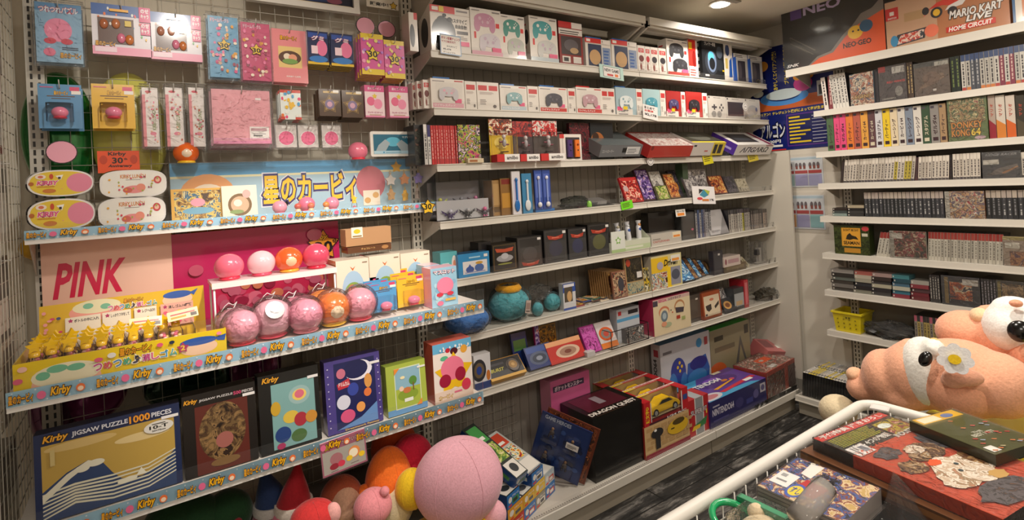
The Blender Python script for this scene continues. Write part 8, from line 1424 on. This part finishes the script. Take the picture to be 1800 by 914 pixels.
# deck cases standing in the white tray
z0 = CDZ; X = 2.165
n = 30; Ya, Yb_ = -.41, -.86; dw = (Ya-Yb_)/n; protos = {}
for row in range(2):
    for i in range(n):
        v = random.choice(['#d8d4cc', '#c8c4bc', '#e0dcd4', '#e0c848', '#b8b4a8', '#a8a8a8']) if not (i % 7 == 3) else '#d8c040'
        if v not in protos:
            o = MB().box(0, dw*.82, 0, .135, 0, .135, '#161616', top='#28282a').art([('r', 0, 0, 1, 1, v), ('r', .2, .1, .8, .3, '#48444c'), ('r', .3, .4, .7, .44, '#a84848'), ('r', .3, .5, .6, .9, '#8c888c')], dw*.82, .135, face='top', o=(0, 0, .135)).build('game_case'); protos[v] = o
        else: o = protos[v].copy(); COL.objects.link(o)
        o.matrix_world = Matrix.Translation((X+.01+row*.143, Ya-i*dw, z0+.002)) @ Matrix.Rotation(RZ, 4, 'Z') @ Matrix.Rotation(rad(5), 4, 'Y')
        tag(o, ['black case standing edge-up in the front row on the white deck', 'black case standing edge-up in the rear row on the white deck'][row], 'game case', ['front', 'rear'][row]+' row of cases standing on the deck')
tag(MB().box(0, .47, 0, .001, 0, .10, 'C').build('clear_guard_panel', loc=(X+.001, -.395, z0+.002), rot=(0, 0, RZ)), 'clear plastic strip in front of the standing black cases', 'guard')

# ---------------- the white wagon with goods ----------------
zr_ = .68; Yr0 = -1.287; Xr1 = .93; Xr0 = -.42; Yr1 = -2.05
R__ = .016; pts = []
for cx, cy, a0 in ((Xr1-.05, Yr0-.05, 90), (Xr1-.05, Yr1+.05, 0), (Xr0+.05, Yr1+.05, -90), (Xr0+.05, Yr0-.05, -180)):
    for i in range(7): a = rad(a0-15*i); pts.append((cx+.05*cos(a), cy+.05*sin(a), 0))
WG = 'M#e8e4dc'
o = tag(MB().tube(pts, R__, WG, 12, closed=True).build('display_wagon', loc=(0, 0, zr_)), 'white tubular rimmed wire wagon heaped with wrapped game goods', 'display wagon')
b = MB()
for i in range(28):
    x = Xr0+.03+i*(Xr1-Xr0-.06)/27
    for y in (Yr0-.018, Yr1+.018): b.wire((x, y, -.26), (x, y, -.005), .0018, WG)
for i in range(16):
    y = Yr1+.03+i*(Yr0-Yr1-.06)/15
    for x in (Xr0+.018, Xr1-.018): b.wire((x, y, -.26), (x, y, -.005), .0018, WG)
for zz in (-.05, -.12, -.19, -.26):
    b.tube([(Xr0+.018, Yr0-.018, zz), (Xr1-.018, Yr0-.018, zz), (Xr1-.018, Yr1+.018, zz), (Xr0+.018, Yr1+.018, zz)], .0022, WG, 5, closed=True)
b.build('wire_basket', o)
MB().box(Xr0+.02, Xr1-.02, Yr1+.02, Yr0-.02, -.27, -.262, WG).build('basket_floor', o)
for x in (Xr0+.05, Xr1-.05):
    for y in (Yr1+.05, Yr0-.05): MB().tube([(x, y, -zr_+.04), (x, y, -.262)], .012, WG, 10).lathe([(.02, -zr_+.001), (.024, -zr_+.02), (.012, -zr_+.045)], 'V#28282a', Matrix.Translation((x, y, 0)), 12).build('leg', o)
zf = zr_-.262
def flat(f, pl_, pf, pn, z0, t, c, topart, name, label, cat, side=None, tiltx=0, tilty=0, film=None, base=None, front=None, kids=None):
    """flat box: top corners left (pl_), far (pf) and near (pn) read in the picture at height z0; left->near is its long edge"""
    A_, B_, D_ = [hit(*px(f, *q), 2, z0) for q in (pl_, pf, pn)]
    u = (D_-A_); v = (B_-A_); w_ = u.length; d_ = abs((v-u.normalized()*v.dot(u.normalized())).length); ang = math.atan2(u.y, u.x)
    b = MB().box(0, w_, 0, d_, -t, 0, c, side=side).art(topart, w_, d_, face='top')
    if front: b.art(front, w_, t, o=(0, 0, -t))
    o = tag(b.build(name, loc=A_, rot=(rad(tiltx), rad(tilty), ang)), label, cat)
    if film: MB().box(-.002, w_+.002, -.002, d_+.002, -t-.001, .003, film).build('clear_wrap', o)
    if base is not None: pass
    if kids: kids(o, w_, d_, t)
    return o, w_, d_
zA = .74
art = [('r', 0, 0, 1, 1, '#c84c2c'), ('r', 0, 0, .26, 1, '#20201c'), ('r', 0, .0, .06, 1, '#d83028')]
for i in range(8): art.append(('r', .075+.014*i, .05, .081+.014*i, .62-.02*(i % 3), '#b8b828'))
art += [('v', '予約特典 描きおろし', .005, .04, .05, .96, '#f4e8e0'), ('v', 'ソウル 4つの物語', .19, .04, .24, .62, '#e0dcd4'), ('r', .09, .66, .25, .97, pic('#28281c,#b8a828,#8c3c38,#c8a088', 61)), ('e', .14, .74, .03, .08, '#e0e8e0'), ('v', 'INDUSTRY', .24, .62, .28, .96, '#d8d4cc'), ('v', 'ソウルライナー', .25, .04, .30, .46, '#d8502c')]
GR, SK, BR = pic('#48464a,#5c585c,#38363a,#6c4c38', 101), pic('#d8c8b0,#c8b098,#e8dccc,#9c8468,#b88468', 102), pic('#7c5c3c,#5c3c28,#a88458,#c8b8a0', 103)
def org(cx, cy, rx, ry, c, sd, n=18):
    rr = random.Random(sd); return ('p', [(cx+rx*rr.uniform(.72, 1.1)*cos(2*pi*i/n), cy+ry*rr.uniform(.72, 1.1)*sin(2*pi*i/n)) for i in range(n)], c)
art += [org(.42, .82, .12, .16, GR, 1), org(.36, .25, .06, .16, GR, 2), org(.46, .54, .10, .22, BR, 3), org(.42, .50, .05, .12, SK, 4), org(.52, .20, .07, .14, BR, 5), org(.68, .50, .15, .30, SK, 6), org(.72, .26, .09, .14, SK, 7), org(.64, .74, .09, .08, BR, 8), org(.90, .42, .10, .34, GR, 9), org(.80, .62, .04, .10, '#c8a060', 10), org(.56, .40, .03, .08, '#e05828', 11), ('e', .63, .52, .012, .02, '#38484c'), ('e', .68, .44, .012, .02, '#38484c')]
def lab2(o, w, d, t):
    MB().box(w*.20, w*.30, d*.02, d*.24, .0015, .0022, '#ece8e4').art([('r', .2, .55, .8, .85, '#8c9098'), ('r', .1, .2, .9, .28, '#908c8c'), ('r', .1, .35, .5, .42, '#908c8c')], w*.10, d*.22, face='top', o=(w*.20, d*.02, .0022)).build('price_label', o)
flat('n', (690, 272), (985, 118), (1690, 700), zA, .030, '#b83c24', art, 'art_box', 'large wrapped orange art box with black corner panel lying on the wagon', 'game box', film='D', front=[('r', 0, 0, .26, 1, '#20201c'), ('r', .26, 0, 1, 1, '#a83820')], side='#28201c', kids=lab2)
flat('n', (620, 335), (905, 150), (1560, 760), zA-.032, .028, '#5c3820', [('r', 0, 0, 1, 1, '#704424')], 'art_box', 'brown wrapped box lying under the large orange one', 'game box', film='C', front=[('r', 0, .3, 1, .8, '#8c5c30'), ('r', .1, .4, .14, .7, '#d8b070')])
flat('n', (640, 350), (925, 165), (1500, 740), zA-.062, .20, '#38302c', [('r', 0, 0, 1, 1, '#38302c')], 'stock_box', 'dark stock box inside the wagon under the brown wrapped box', 'box')
ol = [('r', 0, 0, 1, 1, '#4c4c28'), ('r', .0, .05, .16, .95, '#d8a828'), ('r', .02, .1, .14, .5, '#e8dcc0'), ('e', .09, .68, .05, .12, '#5c70a0'), ('v', 'BEST HITS', .58, .3, .64, .75, '#c8c4b0'), ('v', 'THE', .53, .4, .57, .6, '#c8c4b0')]
rr = random.Random(5)
for i in range(20): x, y = rr.uniform(.2, .95), rr.uniform(.08, .92); ol.append(('p', [(x, y), (x+.03, y+.05), (x+.015, y+.09), (x-.012, y+.03)], rr.choice(['#b83c34', '#c87848', '#a89c78', '#8c98a8', '#c05c48'])))
def lab3(o, w, d, t): MB().box(w*.84, w*.96, d*.06, d*.22, .001, .0016, '#e4e0d8').build('price_label', o)
flat('n', (1196, 180), (1333, 86), (1650, 360), .768, .024, '#2c3018', ol, 'game_book', 'dark olive book-like game case with a yellow corner label on the wagon', 'game case', film='C', kids=lab3)
cmx = [('r', 0, 0, 1, 1, pic('#c8a868,#e0c8a0,#8c4c38,#48609c,#2c2c30,#e8e0d0', 63)), ('p', [(.30, .2), (.58, .2), (.62, .52), (.34, .56)], '#c02828'), ('e', .36, .22, .10, .18, '#3c5cb8'), ('e', .36, .22, .075, .13, '#f0d838'), ('t', 'すし', .31, .14, .42, .30, '#2c4898'), ('t', '絵本', .40, .60, .62, .86, '#28242a'), ('p', [(.22, .64), (.36, .60), (.36, .98), (.2, .96)], '#ece8e0'), ('r', .03, .2, .26, .55, '#f0ece8'), ('r', .07, .3, .2, .34, '#808080'), ('r', .07, .42, .14, .5, '#a0a0a0')]
flat('n', (395, 520), (605, 372), (850, 720), .71, .045, '#a8a09c', cmx, 'disc_case', 'thick clear-wrapped disc set with a crowded comic cover and price labels', 'disc case', film='C', front=[('r', 0, 0, 1, 1, '#b0a8a4')]+[('r', 0, .1+.2*i, 1, .14+.2*i, '#787074') for i in range(5)])
flat('n', (420, 560), (630, 412), (850, 745), .664, .15, '#3c3a38', [('r', 0, 0, 1, 1, '#3c3a38')], 'stock_box', 'grey stock box under the comic covered disc set', 'box')
# clear rolled tube with a white doll, green tray, bag peak
A_ = hit(*px('n', 610, 700), 2, .76); B_ = hit(*px('n', 750, 530), 2, .79)
o = tag(MB().tube([A_, A_.lerp(B_, .5), B_], .024, 'T#e8e4e0', 16).build('clear_tube', loc=(0, 0, 0)), 'frosted clear rolled bag lying on the comic covered disc set', 'bag')
flat('n', (285, 575), (310, 560), (545, 700), .70, .12, '#28845c', [('r', 0, 0, 1, 1, '#1c6c48'), ('r', .04, .1, .96, .9, '#2c9464')], 'green_box', 'green folded card box inside the wagon beside the rail', 'box')
p_ = hit(*px('n', 235, 670), 2, .68)
tag(MB().tube([(cos(t)*.05, sin(t)*.05, 0) for t in [2*pi*i/20 for i in range(20)]], .008, 'V#20a868', 8, closed=True).build('green_ring', loc=(p_.x-.0, p_.y-.02, .675), rot=(rad(18), 0, 0)), 'bright green plastic ring standing in the wagon corner', 'toy')
p_ = hit(*px('n', 350, 700), 2, .68)
o = tag(MB().sph(0, 0, 0, .06, .05, .04, 'F#e8d4b0', seg=20, ring=12).sph(.03, .03, .03, .02, .02, .018, 'F#e8d4b0', seg=12, ring=8).build('soft_toy', loc=(p_.x, p_.y-.03, .655)), 'cream soft toy in a clear bag beside the green card box', 'plush toy')
MB().sph(-.03, .0, .036, .012, .008, .006, 'V#b07040', seg=10, ring=8).build('brown_patch', o)
MB().rbox(.14, .11, .09, .03, 'D', o=(0, 0, -.045)).build('clear_bag', o)
p_ = hit(*px('n', 1130, 690), 2, .70)
o = tag(MB().add([(-.11, -.05, -.05), (.11, -.05, -.05), (.11, .07, -.05), (-.11, .07, -.05), (.085, .035, .045), (-.05, .0, .03)], [(0, 1, 4, 5), (1, 2, 4), (2, 3, 5, 4), (3, 0, 5)], 'D').build('clear_bag', loc=(p_.x, p_.y, .71)), 'peaked crinkled clear bag in front of the brown wrapped box', 'bag')
p_ = hit(1250, 914, 2, .45)
tag(MB().box(-.25, .35, -.25, .16, 0, .15, '#2c2824').build('stock_box', loc=(-.03, -1.55, zf+.004)), 'black stock box on the wagon floor under the soft toy', 'box')
# black board and pale cases at the right edge
p_ = hit(1795, 800, 2, .80)
Xq = p_.x
tag(MB().box(0, .30, 0, .012, 0, .34, '#16161a').build('black_board', loc=(.90, -1.745, .62), rot=(0, rad(-3), rad(-92+0))), 'tall black board standing upright at the wagon end', 'board')
for i in range(3): tag(MB().box(0, .012, 0, .12, 0, .17, '#c8c4bc').build('pale_case', loc=(.80-.016*i, -1.90, .66), rot=(0, 0, rad(0))), ['pale grey case nearest the black board', 'pale grey case in the middle by the black board', 'pale grey case last of three by the black board'][i], 'game case')
tag(MB().box(-.06, .14, -.20, .04, -.0, .23, '#2c2824').build('stock_box', loc=(.75, -1.82, zf+.004)), 'black stock box on the wagon floor under the pale cases', 'box')
# sheets between the art box and the rim
flat('n', (985, 110), (1020, 92), (1085, 130), .70, .004, '#e0dcd8', [('r', .1, .1, .9, .9, '#ece8e4')], 'price_sheet', 'small white price sheet between the orange art box and the rail', 'sheet')

# ---------------- the peach plush animals ----------------
def fluffy(parts, name, c, voxel=.012, disp=.006, parent=None, loc=(0, 0, 0), rot=(0, 0, 0), scale=1):
    b = MB()
    for p in parts: b.sph(*p[:6], c, M=p[6] if len(p) > 6 else None, seg=28, ring=18)
    o = b.build(name, parent, loc=loc, rot=rot)
    mod(o, 'REMESH', mode='VOXEL', voxel_size=voxel, use_smooth_shade=True)
    mod(o, 'SMOOTH', iterations=6, factor=.5)
    t = bpy.data.textures.get('fur') or bpy.data.textures.new('fur', 'CLOUDS'); t.noise_scale = .018; t.noise_depth = 3
    mod(o, 'DISPLACE', texture=t, strength=disp, mid_level=.5)
    return o
PE = 'F#efac8c'
yy = Matrix.Rotation
s_ = CAM
def at(fr, x, y, X): return hit(*px(fr, x, y), 0, X)

def WP(x, y, X): return hit(*px('w', x, y), 0, X)
K_ = 1/1870
def blob(parts, X, name, c, parent=None, voxel=.011, disp=.010, it=4):
    """one soft fur surface grown round several lobes: (column, row, half width, half height, depth radius, dX)"""
    o0 = WP(parts[0][0], parts[0][1], X) if parent is None else parent.location
    b = MB()
    for (x, y, rx, rz, ry, dx) in parts:
        p = WP(x, y, X+dx)-o0; b.sph(0, 0, 0, rx*K_, ry, rz*K_, c, M=Matrix.Translation(p) @ Matrix.Rotation(rad(-68), 4, 'Z'), seg=26, ring=18)
    o = b.build(name, parent, loc=o0 if parent is None else (0, 0, 0))
    mod(o, 'REMESH', mode='VOXEL', voxel_size=voxel, use_smooth_shade=True)
    mod(o, 'SMOOTH', iterations=it, factor=.5); mod(o, 'SUBSURF', levels=1, render_levels=1)
    t = bpy.data.textures.get('fur') or bpy.data.textures.new('fur', 'CLOUDS'); t.noise_scale = .006; t.noise_depth = 2
    mod(o, 'DISPLACE', texture=t, strength=disp*.35, mid_level=.5)
    return o
X1_ = 1.17
fp = blob([(640, 520, 195, 205, .13, 0), (440, 530, 135, 170, .12, 0), (900, 540, 270, 225, .14, 0), (1130, 580, 190, 180, .12, 0), (300, 600, 95, 85, .07, -.02), (930, 560, 130, 60, .05, -.10), (600, 345, 60, 45, .05, .0), (560, 640, 150, 90, .10, -.02)], X1_, 'plush_animal', 'F#efac8c')
tag(fp, 'big peach fluffy plush animal lying on its side with a white daisy on it', 'plush toy')
blob([(690, 500, 140, 208, .125, -.022), (745, 360, 60, 55, .05, -.07)], X1_, 'white_face_band', 'F#f4eee2', fp)
blob([(890, 570, 200, 185, .128, -.035), (850, 480, 90, 100, .08, -.070)], X1_, 'peach_cheek', 'F#eda888', fp)
blob([(255, 520, 55, 48, .04, -.02), (250, 580, 45, 60, .04, -.01)], X1_, 'paw', 'F#e8b894', fp, voxel=.008, disp=.003)
blob([(150, 745, 122, 108, .07, .0)], 1.14, 'cream_foot', 'F#e0cfac', fp, disp=.008)
blob([(925, 535, 95, 48, .035, -.155), (860, 560, 60, 40, .03, -.15)], X1_, 'ear', 'F#e0a488', fp, voxel=.008, disp=.006)
blob([(748, 312, 30, 18, .02, -.05)], X1_, 'ear_tip', 'F#f0b878', fp, voxel=.006, disp=.002)
def facing(p): d = (CAM-p).normalized(); return d.to_track_quat('-Y', 'Z').to_matrix().to_4x4()
def glued(x, y, X, build, name, parent, roll=0):
    p = WP(x, y, X); b = MB(); build(b, Matrix.Translation(p-parent.location) @ facing(p) @ Matrix.Rotation(rad(roll), 4, 'Y')); return b.build(name, parent)
glued(692, 425, 1.015, lambda b, M: b.sph(0, 0, 0, 32*K_, .012, 46*K_, 'V#08080a', M=M), 'eye', fp, 25)
def daisy(b, M):
    P = []
    for i in range(72): a = 2*pi*i/72; q = (88+22*abs(cos(3.5*a))**.8*1.0)*K_; P.append((q*cos(a), q*sin(a)))
    Mx = M @ Matrix.Rotation(pi/2, 4, 'X')
    b.prism(P, -.003, .003, 'F#f2f2f6', Mx)
K_ *= .76; glued(875, 425, .985, daisy, 'daisy', fp, 10)
glued(872, 428, .975, lambda b, M: b.prism([(38*K_*cos(2*pi*i/24), 34*K_*sin(2*pi*i/24)) for i in range(24)], -.004, .003, 'F#f4c820', M @ Matrix.Rotation(pi/2, 4, 'X')), 'daisy_centre', fp); K_ /= .76
X2_ = 1.40
K1_ = K_; K_ = 1/1680
bp = blob([(1200, 300, 170, 190, .13, 0), (950, 260, 155, 125, .11, 0), (1300, 330, 160, 200, .13, .02), (1100, 150, 80, 55, .05, 0), (1290, 440, 120, 120, .1, 0)], X2_, 'plush_animal', 'F#efa888')
tag(bp, 'second peach plush animal with a big shiny black eye lying behind', 'plush toy')
blob([(1195, 235, 112, 130, .11, -.05), (1240, 110, 100, 62, .07, -.03), (1160, 330, 75, 80, .08, -.04), (1300, 180, 90, 90, .1, -.04)], X2_, 'white_face', 'F#f4f0e6', bp)
blob([(1310, 390, 92, 105, .10, -.07)], X2_, 'peach_cheek', 'F#eba484', bp)
blob([(1035, 160, 55, 48, .05, -.03)], X2_, 'paw', 'F#ecc49c', bp, voxel=.008, disp=.003)
blob([(1252, 82, 32, 22, .02, -.11)], X2_, 'ear_patch', 'F#eca484', bp, voxel=.006, disp=.002)
glued(1275, 255, 1.225, lambda b, M: b.sph(0, 0, 0, 50*K_, .02, 55*K_, 'V#060608', M=M), 'eye', bp)
K_ = K1_
o = tag(MB().box(0, .62, 0, .95, 0, .565, 'V#d8c020').box(-.006, .626, -.006, .956, .55, .575, 'V#e0cc28').build('yellow_crate', loc=(1.02, -2.30, .002)), 'tall yellow crate under the two peach plush animals', 'crate')
